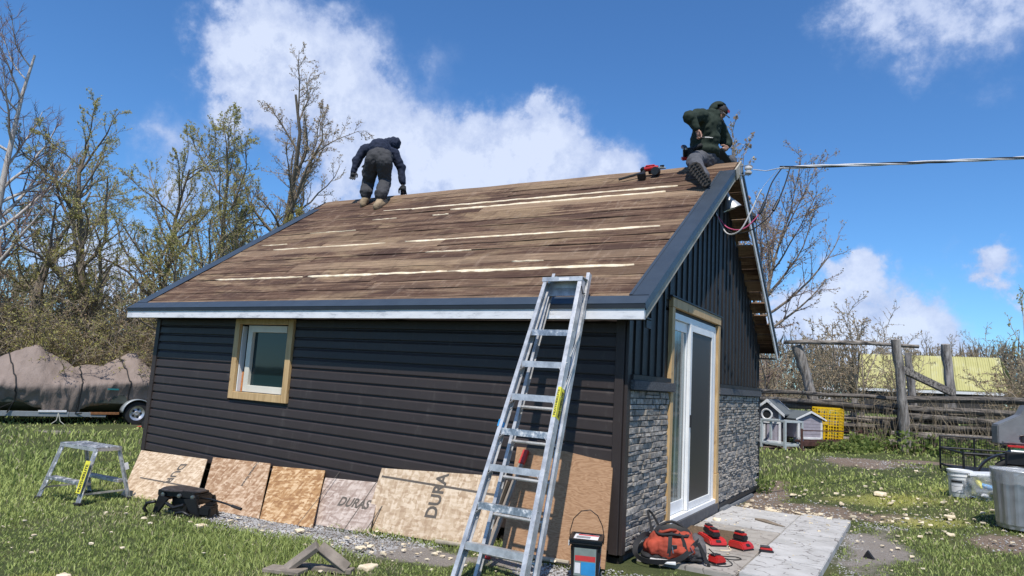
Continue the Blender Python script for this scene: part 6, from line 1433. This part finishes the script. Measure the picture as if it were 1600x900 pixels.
MB(off=bo).prism([t0_, t1_, t1_ + V3(1.2, 2.4, -1.9), t0_ + V3(1.2, 2.4, -1.9)], (0, 0, .03)).build('rear_roof', 'barn_roof_yellow', barn)
MB(off=bo).beam(e0 + V3(-.05, -.06, -.08), e1 + V3(0, -.06, -.08), .06, .14).build('eave_board', 'coop_white', barn)
for i, (x, h) in enumerate(((-2.62, 1.9), (-2.18, 1.95))):
    o = thing('gate_pillar', ('left' if i == 0 else 'right') + ' of the two pale capped pillars in the field beyond the log fence', 'pillar', (x, 38.4, GZ(x, 38.4)))
    MB().box((0, 0, .5), (.30, .3, 1.15)).build('shaft', 'white_fascia', o, bevel=.02); MB().blob((0, 0, 1.2), (.22, .22, .17), 10, 8).build('cap', 'white_fascia', o, smooth=2)
def road_line(): pass

# ------------------------------------------------------------------ coops, frame, crate, rusty frame
def coop1():
    o = thing('chicken_coop', 'tall grey and white chicken coop with a round window', 'coop', B(-.70, 11.25), R(-8)); b = lambda m, n, mt, bev=.004: m.build(n, mt, o, bevel=bev)
    w, d, h, rg = .56, .62, .78, 1.02
    m = MB(); m.prism([(-w / 2, -d / 2, .08), (w / 2, -d / 2, .08), (w / 2, -d / 2, h), (0, -d / 2, rg - .03), (-w / 2, -d / 2, h)], (0, d, 0)); b(m, 'body', 'coop_grey')
    for sx in (-1, 1):
        b(MB().prism([(0, -d / 2 - .07, rg), (sx * (w / 2 + .10), -d / 2 - .07, h - .08), (sx * (w / 2 + .10), d / 2 + .07, h - .08), (0, d / 2 + .07, rg)], (0, 0, .03)), 'roof', 'coop_roof', 0)
        for yy in (-d / 2 - .085, d / 2 + .07): b(MB().prism([(0, yy, rg + .035), (sx * (w / 2 + .115), yy, h - .055), (sx * (w / 2 + .115), yy, h - .12), (0, yy, rg - .04)], (0, .015, 0)), 'barge_board', 'coop_white', .002)
        for yy in (-d / 2, d / 2): b(MB().box((sx * (w / 2 - .01), yy, (h - .02) / 2), (.045, .045, h - .02)), 'corner_post', 'coop_white')
    m = MB(); n = 20
    m.tube([(.115 * math.cos(2 * math.pi * i / n) - .02, -d / 2 - .012, .70 + .115 * math.sin(2 * math.pi * i / n)) for i in range(n + 1)], .026, 6, cap=False); m.build('window_ring', 'coop_white', o, smooth=2)
    MB().lathe((-.02, -d / 2 - .002, .70), [(0, .004), (.10, .004), (.10, 0)], 20, Matrix.Rotation(R(90), 3, 'X')).build('window_hole', 'ink_black', o)
    b(MB().box((0, -d / 2 - .012, .09), (w + .04, .03, .06)), 'rail', 'coop_white'); b(MB().box((-.15, -d / 2 - .012, .30), (.19, .025, .34)), 'door_frame', 'coop_white'); b(MB().box((-.15, -d / 2 - .028, .30), (.10, .012, .24)), 'door_panel', 'coop_lilac')
    b(MB().box((.0, -d / 2 - .012, .52), (w + .02, .025, .035)), 'rail', 'coop_white')
    for x in (.02, .10, .18, .26): b(MB().box((x, -d / 2 - .004, .30), (.07, .012, .38)), 'slat', 'coop_lilac', .001)
coop1()
def coop2():
    o = thing('rabbit_hutch', 'low lilac grey hutch with a long dark roof beside the yellow crate', 'hutch', B(-.20, 11.45), R(43)); b = lambda m, n, mt, bev=.004: m.build(n, mt, o, bevel=bev)
    # gable towards -y local after the turn; ridge along local y
    w, d, h, rg = .60, .95, .66, .80
    m = MB(); m.prism([(-w / 2, -d / 2, .22), (w / 2, -d / 2, .22), (w / 2, -d / 2, h), (0, -d / 2, rg - .03), (-w / 2, -d / 2, h)], (0, d, 0)); b(m, 'body', 'coop_lilac')
    for k in range(6): b(MB().box((0, -d / 2 - .008, .27 + k * .075), (w - .06, .012, .070)), 'siding_board', 'coop_lilac', .002)
    for sx in (-1, 1):
        b(MB().prism([(0, -d / 2 - .06, rg), (sx * (w / 2 + .08), -d / 2 - .06, h - .04), (sx * (w / 2 + .08), d / 2 + .06, h - .04), (0, d / 2 + .06, rg)], (0, 0, .025)), 'roof', 'coop_roof', 0)
        b(MB().prism([(0, -d / 2 - .075, rg + .03), (sx * (w / 2 + .09), -d / 2 - .075, h - .015), (sx * (w / 2 + .09), -d / 2 - .075, h - .05), (0, -d / 2 - .075, rg - .02)], (0, .015, 0)), 'barge_board', 'coop_white', .002)
        for yy in (-d / 2, d / 2): b(MB().box((sx * (w / 2 - .01), yy, (h - .04) / 2), (.05, .05, h - .04)), 'leg', 'coop_white')
    b(MB().box((0, -d / 2 - .01, .22), (w, .03, .05)), 'rail', 'coop_white')
coop2()
def frame_run():
    o = thing('wooden_run', 'open pale grey timber frame standing before the coops', 'frame', B(-.38, 10.55), R(-30)); b = lambda m, n: m.build(n, 'coop_frame', o, bevel=.003)
    w, d, h = .62, .55, .62
    for sx in (-1, 1):
        for sy in (-1, 1): b(MB().box((sx * w / 2, sy * d / 2, h / 2), (.05, .05, h)), 'leg')
        b(MB().box((sx * w / 2, 0, h - .02), (.045, d - .052, .045)), 'top_rail'); b(MB().box((sx * w / 2, 0, .10), (.04, d - .052, .045)), 'low_rail')
    for sy in (-1, 1): b(MB().box((0, sy * d / 2, h - .02), (w - .052, .045, .045)), 'top_rail'); b(MB().box((0, sy * d / 2, .10), (w - .052, .04, .045)), 'low_rail')
    b(MB().box((-.08, -d / 2 + .02, .40), (.05, .04, .42)), 'post'); b(MB().box((0, 0, .07), (w - .1, d - .1, .02)), 'floor_board')
    MB().box((-.15, -.28, h - .03), (.05, .03, .05)).build('latch', 'black_steel', o)
frame_run()
def crate():
    o = thing('poultry_crate', 'yellow plastic lattice crate standing on end at the fence', 'crate', B(.38, 11.95), (R(-7), 0, R(-14))); w, d, h = .62, .26, .88
    def lat(f, W, H, nx_, nz_, name, skip=None):
        for i in range(nx_ + 1): 
            x = -W / 2 + W * i / nx_; MB().beam(f(x, .0), f(x, H), .014 if 0 < i < nx_ else .03, .014).build(name, 'yellow_plastic', o)
        for k in range(nz_ + 1):
            z = H * k / nz_; MB().beam(f(-W / 2, z), f(W / 2, z), .013, .016 if 0 < k < nz_ else .03, (0, 0, 1)).build(name, 'yellow_plastic', o)
    lat(lambda x, z: V3(x, -d / 2, z), w, h, 10, 13, 'bar'); lat(lambda x, z: V3(w / 2 + .001, x, z), d, h, 4, 13, 'bar'); lat(lambda x, z: V3(x, d / 2, z), w, h, 5, 7, 'bar'); lat(lambda x, z: V3(-w / 2, x, z), d, h, 3, 7, 'bar')
    for x0, x1, z0, z1 in ((-.22, .08, .12, .50),):
        for a, b in (((x0, z0), (x1, z0)), ((x0, z1), (x1, z1)), ((x0, z0), (x0, z1)), ((x1, z0), (x1, z1))): MB().beam((a[0], -d / 2 - .012, a[1]), (b[0], -d / 2 - .012, b[1]), .025, .025, (0, 1, 0)).build('door_frame', 'yellow_plastic', o)
    for x in (-.13, -.02): MB().beam((x, -d / 2 - .012, .12), (x, -d / 2 - .012, .50), .014, .014, (0, 1, 0)).build('door_bar', 'yellow_plastic', o)
crate()
o = thing('rusty_frame', 'low rusty steel bed frame standing in the grass before the crate', 'frame', B(.02, 10.5)); a0, a1 = V3(.05, 10.45, 0), V3(1.12, 11.75, 0)
oz = o.location.z
def rf_(t, z): p = a0.lerp(a1, t); return V3(p.x, p.y, max(GZ(p.x, p.y), oz) + z)
for t, h in ((0, .46), (1, .44)): MB(off=o.location).beam(rf_(t, -.05), rf_(t, h), .045, .045, (1, 0, 0)).build('post', 'rust_steel', o)
MB(off=o.location).beam(rf_(0, .42), rf_(1, .40), .022, .022).build('top_bar', 'rust_steel', o); MB(off=o.location).beam(rf_(0, .14), rf_(1, .14), .05, .10).build('side_rail', 'rust_steel', o); MB(off=o.location).beam(rf_(0, .19) + V3(-.15, .12, 0), rf_(1, .19) + V3(-.15, .12, 0), .03, .04).build('side_rail', 'rust_steel', o)
for t in (.02, .5, .98): MB(off=o.location).beam(rf_(t, .16), rf_(t, .16) + V3(-.15, .12, .02), .03, .03).build('cross_bar', 'rust_steel', o)

# ------------------------------------------------------------------ buckets, bag, trash can and cart on the right
o = thing('white_pail', 'white lidded plastic pail with a printed label in the grass', 'pail', B(2.73, 5.78), R(-20))
MB().lathe((0, 0, 0), [(0, 0), (.128, 0), (.133, .01), (.142, .28), (.150, .282), (.150, .295), (.143, .297), (.144, .33), (.153, .332), (.153, .345), (.146, .347)], 32).build('tub', 'white_plastic', o, smooth=1)
MB().lathe((0, 0, .345), [(.157, -.004), (.157, .022), (.145, .026), (.140, .014), (0, .014)], 32).build('lid', 'white_plastic', o, smooth=1)
def curved(o, r0, r1, a0, a1, z0, z1, mat, name, off=.0012):
    m = MB(); n = 12; vs = []
    for i in range(n + 1):
        a = a0 + (a1 - a0) * i / n
        for z in (z0, z1): r = r0 + (r1 - r0) * z / .28 + off; vs.append((r * math.cos(a), r * math.sin(a), z))
    m.add(vs, [(2 * i, 2 * i + 2, 2 * i + 3, 2 * i + 1) for i in range(n)]); return m.build(name, mat, o, smooth=2)
curved(o, .1335, .1425, R(-125), R(-50), .06, .24, 'trailer_grey', 'side_label', .0015); curved(o, .1335, .1425, R(-118), R(-58), .07, .185, 'paper_white', 'label_print', .0025); curved(o, .1335, .1425, R(-116), R(-62), .20, .225, 'ink_black', 'label_print', .0025)
MB().tube([(-.155, 0, .28), (-.17, -.06, .22), (-.12, -.15, .17), (0, -.185, .15), (.12, -.14, .17), (.17, -.05, .22), (.155, 0, .28)], .003, 5).build('wire_handle', 'tool_steel', o, smooth=2)
# clear bag of empties with a white lid on it
o = thing('bottle_bag', 'clear plastic bag of empty bottles behind the trash can', 'bag', B(3.08, 5.62))
m = MB(); m.blob((0, 0, .15), (.30, .2, .17), 16, 10, .25, 3); m.blob((-.15, -.05, .16), (.17, .16, .17), 14, 9, .3, 7); remesh_obj(m, 'bag', 'clear_plastic', o, .02, 2, .03, .08)
rr = random.Random(2)
for i in range(16):
    c = V3(rr.uniform(-.2, .2), rr.uniform(-.12, .05), rr.uniform(.06, .22)); d = V3(rr.gauss(0, 1), rr.gauss(0, 1), rr.gauss(0, .5)).normalized(); M3 = d.to_track_quat('Z', 'Y').to_matrix()
    MB().lathe(c, [(0, -.09), (.03, -.088), (.032, .03), (.012, .07), (.012, .095), (0, .096)], 8, M3).build('bottle', ['white_plastic', 'clear_plastic', 'label_blue', 'paper_white', 'trailer_grey', 'safety_yellow', 'clear_plastic', 'white_plastic'][i % 8], o, smooth=1)
tag(MB(off=(3.1, 5.7, .5)).box((3.1, 5.72, GZ(3.1, 5.7) + .33), (.56, .34, .05), Matrix.Rotation(R(-5), 3, 'Y')).build('cooler_slab', 'white_plastic', bevel=.015, loc=(3.1, 5.7, .5)), 'flat white cooler lid lying on the bottle bag', 'lid')
# trash can
o = thing('trash_can', 'ribbed galvanised trash can with a plastic liner at the right edge', 'can', B(3.26, 4.22))
n = 60; prof = [(.0, 0), (.235, 0), (.238, .03), (.245, .05), (.275, .60), (.278, .64)]
m = MB(); vs = []; fs = []
for j, (r, z) in enumerate(prof):
    for k in range(n):
        a = 2 * math.pi * k / n; rr_ = r + (.006 if (k // 2) % 2 else -.003) * (2 <= j <= 4); vs.append((rr_ * math.cos(a), rr_ * math.sin(a), z))
for j in range(len(prof) - 1):
    for k in range(n): fs.append((j * n + k, j * n + (k + 1) % n, (j + 1) * n + (k + 1) % n, (j + 1) * n + k))
m.add(vs, fs).build('body', 'galvanised', o); MB().tube([(.28 * math.cos(2 * math.pi * i / 40), .28 * math.sin(2 * math.pi * i / 40), .645) for i in range(41)], .010, 6, cap=False).build('rim', 'galvanised', o, smooth=2)
m = MB(); vs = []; fs = []; nn = 48
for j, (r, z) in enumerate([(.0, .60), (.2, .62), (.268, .645), (.284, .668), (.293, .65), (.290, .58), (.288, .50)]):
    for k in range(nn):
        a = 2 * math.pi * k / nn; w = mnoise.noise(V3(math.cos(a) * 3, math.sin(a) * 3, z * 4)) * .022 * (j > 2); vs.append(((r + w * .5) * math.cos(a), (r + w * .5) * math.sin(a), z + w * (1.5 if j == 6 else .6)))
for j in range(6):
    for k in range(nn): fs.append((j * nn + k, j * nn + (k + 1) % nn, (j + 1) * nn + (k + 1) % nn, (j + 1) * nn + k))
m.add(vs, fs).build('liner', 'clear_plastic', o, smooth=2); MB().lathe((0, 0, .585), [(0, .03), (.2, .02), (.26, 0)], 24).build('contents', 'white_plastic', o, smooth=2)
# black yard cart with mesh rails
o = thing('yard_cart', 'black steel mesh sided cart with a curved mudguard', 'cart', B(3.3, 7.6)); oo = Vector(o.location)
def bar(pts, r, n='rail', mt='black_steel'): MB(off=oo).tube(pts, r, 7).build(n, mt, o, smooth=1)
c0, c1 = V3(2.86, 7.6, 0), V3(4.4, 8.1, 0)
def CP(t, z, b=0): p = c0.lerp(c1, t) + V3(-.3, .95, 0) * b; return V3(p.x, p.y, .30 + z)
for z in (.12, .40): bar([CP(0, z), CP(1, z)], .02)
for z in (.42, .62): bar([CP(0, z, 1), CP(1, z, 1)], .016)
for t in (0, .33, .66, 1): bar([CP(t, 0), CP(t, .42)], .018, 'upright'); bar([CP(t, .05, 1), CP(t, .62, 1)], .016, 'upright')
for t in (0, 1): bar([CP(t, .40), CP(t, .42, 1)], .018, 'side_rail'); bar([CP(t, .12), CP(t, .14, 1)], .018, 'side_rail')
ms_ = MB(off=oo)
for i in range(40): ms_.tube([CP(i / 40, .14, 1), CP(i / 40, .62, 1)], .0035, 3, cap=False)
for k in range(9): ms_.tube([CP(0, .15 + k * .055, 1), CP(1, .15 + k * .055, 1)], .0035, 3, cap=False)
ms_.build('mesh_panel', 'black_steel', o, kind='stuff')
MB(off=oo).prism([CP(0, .12), CP(1, .12), CP(1, .12, 1), CP(0, .12, 1)], (0, 0, .012)).build('deck', 'black_steel', o)
a0 = V3(3.45, 7.1, .36); m = MB(off=oo); vs = []
for i in range(21):
    a = math.pi * i / 20
    for w in (0, .22):
        for r in (.40, .425): p = a0 + V3(-.95 * math.cos(a), -.30 * math.cos(a), 0).normalized() * r * abs(math.cos(a)) * 1.15 + V3(-.08, .25, 0) * w + V3(0, 0, math.sin(a) * r * 1.0); vs.append(p)
m.add(vs, [(4 * i + a, 4 * i + b, 4 * i + 4 + b, 4 * i + 4 + a) for i in range(20) for a, b in ((0, 1), (1, 3), (3, 2), (2, 0))]).build('mudguard', 'black_plastic', o, smooth=1)
wl = MB(off=oo).tube([a0 + V3(.05 + .30 * math.cos(2 * math.pi * i / 24), .10 + .09 * math.cos(2 * math.pi * i / 24), .02 + .30 * math.sin(2 * math.pi * i / 24)) for i in range(25)], .05, 8, cap=False).build('wheel', 'black_rubber', o, smooth=2)
# dark box with clutter and grey plastic hopper on it
o = thing('dark_crate', 'dark slatted crate behind the trash can', 'crate', B(3.75, 6.15), R(-8)); 
for k in range(3):
    MB().box((0, -.26, .14 + k * .17), (.86, .03, .155)).build('slat', 'black_steel', o, bevel=.004); MB().box((-.44, 0, .14 + k * .17), (.03, .49, .155)).build('slat', 'black_steel', o, bevel=.004)
MB().box((0, 0, .55), (.90, .54, .03)).build('top_board', 'black_steel', o, bevel=.004); MB().box((.43, 0, .3), (.03, .49, .5)).build('end_board', 'black_steel', o); MB().box((0, .26, .3), (.86, .03, .5)).build('back_board', 'black_steel', o)
cx_, cy_, cz_ = o.location
tag(MB(off=(cx_, cy_, cz_)).box((cx_ - .08, cy_ - .12, cz_ + .60), (.62, .2, .03)).build('green_tray', 'green_plastic', bevel=.006, loc=(cx_, cy_, cz_)), 'dark green tray lying on the dark crate', 'tray')
tag(MB(off=(cx_, cy_, cz_)).box((cx_ - .22, cy_ - .02, cz_ + .64), (.44, .2, .028)).build('red_case', 'red_plastic', bevel=.006, loc=(cx_, cy_, cz_)), 'flat red case lying below the grey hopper', 'case')
tag(MB(off=(cx_, cy_, cz_)).tube([(cx_ - .42, cy_ - .27, cz_ + .585), (cx_ + .45, cy_ - .24, cz_ + .585)], .016, 8).build('metal_tube', 'aluminium', smooth=1, loc=(cx_, cy_, cz_)), 'bright metal tube lying on the front of the dark crate', 'tube')
o = thing('hopper', 'grey plastic hopper chute standing on the dark crate', 'hopper', (3.42, 6.3, cz_ + .66), R(14)); 
MB().prism([(-.24, -.10, .0), (.18, -.10, .0), (.21, -.10, .46), (.20, -.10, .56), (.12, -.10, .56), (.05, -.10, .42), (-.24, -.10, .26)], (0, .24, 0)).build('shell', 'grey_plastic', o, bevel=.012)
MB().box((.10, -.115, .08), (.14, .03, .09)).build('latch_plate', 'black_plastic', o, bevel=.01); MB().box((.03, -.11, .03), (.44, .025, .03)).build('base_lip', 'grey_plastic', o, bevel=.006); MB().tube([(.02, -.12, .13), (.12, -.13, .15), (.16, -.12, .12)], .012, 7).build('handle', 'black_plastic', o, smooth=1)

# ------------------------------------------------------------------ boat under its cover, on a trailer
BA, BB = V3(-17.45, 1.0, 0), V3(-16.09, 6.84, 0)     # stern far left, bow hidden by the shed
bd = (BB - BA); BL = bd.length; bu = bd.normalized(); bn = V3(bu.y, -bu.x, 0); bzv = -.32
if bn.x < 0: bn = -bn                              # towards the camera side
def BP(t, b, z): p = BA + bu * (t * BL) + bn * b; return V3(p.x, p.y, bzv + z)
boat = thing('boat', 'boat under a tan tied down cover with two peaks', 'boat', tuple(BP(.5, 0, .5))); ob = Vector(boat.location)
def top(t):   # ridge line of the cover
    return float(np.interp(t, [0, .08, .20, .33, .345, .49, .51, .60, .66, .695, .73, .79, .9, 1], [1.05, 1.22, 1.54, 1.92, 1.92, 1.42, 1.48, 1.50, 1.70, 1.86, 1.86, 1.52, 1.3, 1.2]))
nT, nB = 170, 40; vs = []; fs = []
for i in range(nT + 1):
    t = i / nT
    for j in range(nB + 1):
        q = j / nB * 2 - 1; hw = .92 * (1 - .28 * max(0, t - .8) / .2); ez = 1.02 - .10 * math.sin(t * 6); tz = top(t); aq = abs(q)
        hem = .50 + .10 * math.sin(t * 11) + .10 * mnoise.noise(V3(t * 9, q, 0)) - (.14 if .36 < t < .5 else 0)
        if aq < .72: b = q / .72 * hw; z = ez + (tz - ez) * (1 - (aq / .72) ** 1.15) 
        else: b = math.copysign(hw - .16 * (aq - .72) / .28, q); z = ez + (hem - ez) * (aq - .72) / .28
        fold = .045 * (.35 - abs(mnoise.noise(V3(t * 30 + 2.5 * q, q * 1.4, 2)))) + .05 * (.3 - abs(mnoise.noise(V3(t * 11 - q * 2, q * 2.5, 5)))) + (.03 * (.5 - abs(math.sin(t * 42 + q * 5 + 2 * math.sin(t * 13)))) * (aq > .6))
        b += math.copysign(fold * (1.3 if aq > .6 else .3), q); z += fold * (.5 if aq > .72 else 1)
        vs.append(BP(t, b, z))
for i in range(nT):
    for j in range(nB): fs.append((i * (nB + 1) + j, i * (nB + 1) + j + 1, (i + 1) * (nB + 1) + j + 1, (i + 1) * (nB + 1) + j))
m = MB(off=ob); m.add(vs, fs); cv = m.build('cover', 'tan_cover', boat, smooth=2); sm = cv.modifiers.new('t', 'SOLIDIFY'); sm.thickness = .01
m = MB(off=ob); vs = []; secs = 12
for i in range(secs + 1):
    t = .01 + .97 * i / secs; w = .84 * (1 - .5 * max(0, t - .7) / .3)
    for b, z in ((-w, .95), (-w * .95, .55), (-w * .6, .36), (0, .30 + .1 * max(0, t - .7)), (w * .6, .36), (w * .95, .55), (w, .95)): vs.append(BP(t, b, z))
m.add(vs, [(i * 7 + j, i * 7 + j + 1, (i + 1) * 7 + j + 1, (i + 1) * 7 + j) for i in range(secs) for j in range(6)] + [tuple(range(7)), tuple(secs * 7 + k for k in reversed(range(7)))]); m.build('hull', 'hull_green', boat, smooth=1)
for ts, k in ((.245, 1), (.505, 2), (.66, 3)):
    pts = []
    for j in range(0, nB + 1):
        q = j / nB * 2 - 1; i = min(nT, int((ts + (.035 if k != 2 else -.02) * q) * nT)); p = None
    q0 = ts
    cvv = [Vector(v) for v in m.v] if False else None
    path = []
    for j in range(12, nB + 1):
        i = int(round((ts + .04 * (j / nB - .5) * (1 if k != 2 else -1)) * nT)); path.append(Vector(cv.data.vertices[i * (nB + 1) + j].co) + ob + bn * .02 + V3(0, 0, .012))
    path.append(BP(ts, .86, .30)); MB(off=ob).tube(path, .016, 6).build('tie_strap', 'black_rubber', boat, smooth=2)
MB(off=ob).quad(BP(.585, .955, .90), BP(.63, .955, .90), BP(.63, .965, .94), BP(.585, .965, .94)).build('printed_tag', 'teal_print', boat)
tl = thing('boat_trailer', 'grey boat trailer with mudguard and silver wheel under the covered boat', 'trailer', tuple(BP(.5, 0, 0))); ot = Vector(tl.location)
def tb(a, b, w, h, n, mt): MB(off=ot).beam(a, b, w, h).build(n, mt, tl, bevel=.004)
tb(BP(-.02, .78, .30), BP(.46, .78, .26), .06, .12, 'frame_rail', 'trailer_grey'); tb(BP(.462, .78, .26), BP(.60, .78, .25), .06, .11, 'frame_rail', 'trailer_grey'); tb(BP(.54, .80, .29), BP(.65, .80, .29), .05, .06, 'rusty_side_rail', 'trailer_rust'); tb(BP(.0, -.7, .28), BP(.98, -.7, .28), .06, .1, 'frame_rail', 'trailer_grey'); tb(BP(.70, .5, .28), BP(1.05, .0, .3), .06, .1, 'frame_rail', 'trailer_grey')
tb(BP(.35, .82, .335), BP(.45, .82, .335), .02, .05, 'plate', 'white_fascia')
for t in (.1, .45, .74): tb(BP(t, -.7, .25), BP(t, .78, .25), .05, .06, 'cross_member', 'trailer_grey')
for tw, sd in ((.715, 1), (.715, -1)):
    c = BP(tw, sd * .88, .31); M3 = Vector(bn).to_track_quat('Z', 'Y').to_matrix()
    w = MB(off=ot); w.lathe(c, [(.19, -.085), (.29, -.08), (.31, -.05), (.31, .05), (.29, .08), (.19, .085), (.185, .06), (.185, -.06), (.19, -.085)], 32, M3); wo_ = w.build('wheel', 'black_rubber', tl, smooth=1)
    w = MB(off=ot); w.lathe(c, [(.0, .055 * 1), (.05, .06), (.06, .045), (.12, .03), (.165, .06), (.19, .07), (.19, -.07), (0, -.07)], 32, M3); w.build('rim', 'wheel_silver', wo_, smooth=1)
    for k in range(5):
        a = 2 * math.pi * k / 5; w = MB(off=ot); w.lathe(c + M3 @ V3(.10 * math.cos(a), .10 * math.sin(a), .043), [(0, .008), (.028, .006), (.03, 0)], 10, M3); w.build('rim_hole', 'ink_black', wo_)
    g = MB(off=ot); vs2 = []
    for i in range(17):
        a = math.pi * (.0 + i / 16); r = .38
        for b in (-.13, .13): vs2.append(c + bu * (-math.cos(a) * r) + V3(0, 0, math.sin(a) * r * .92 + .02) + bn * b)
    g.add(vs2, [(2 * i, 2 * i + 1, 2 * i + 3, 2 * i + 2) for i in range(16)]); gg_ = g.build('mudguard', 'trailer_grey', tl, smooth=2); s2 = gg_.modifiers.new('t', 'SOLIDIFY'); s2.thickness = .025
tag(MB(off=BP(.4, .9, 0)).tube([BP(.42, .86, .30), BP(.415, .9, .12), BP(.39, .95, .01)], .01, 6).tube([BP(.42, .86, .30), BP(.428, .92, .1), BP(.445, .98, .01)], .01, 6).build('rope', 'rope_pale', smooth=1, loc=BP(.4, .9, 0)), 'pale rope hanging from the trailer rail to the grass', 'rope')
MB(off=ot).tube([BP(.262, .86, .55), BP(.22, .90, .42), BP(.205, .9, .0)], .008, 5).build('loose_strap', 'black_rubber', tl)
# red hand truck by the trailer wheel
o = thing('hand_truck', 'small red steel hand truck leaning by the trailer wheel', 'hand truck', B(-14.55, 4.72), R(-72)); 
for x in (-.15, .15): MB().tube([(x, 0, .12), (x, .0, .75)], .018, 7).build('side_tube', 'red_paint', o, smooth=1)
for z in (.14, .30, .50, .74): MB().tube([(-.15, 0, z), (.15, 0, z)], .016, 7).build('cross_tube', 'red_paint', o, smooth=1)
for x in (-.2, .2): MB().lathe((x, .05, .11), [(.0, .03), (.07, .03), (.11, .02), (.11, -.02), (.07, -.03), (0, -.03)], 18, Matrix.Rotation(R(90), 3, 'Y')).build('wheel', 'black_rubber', o, smooth=1)
MB().box((0, -.12, .05), (.32, .22, .012)).build('toe_plate', 'red_paint', o); MB().box((0, -.01, .42), (.26, .02, .30)).build('back_panel', 'red_paint', o)
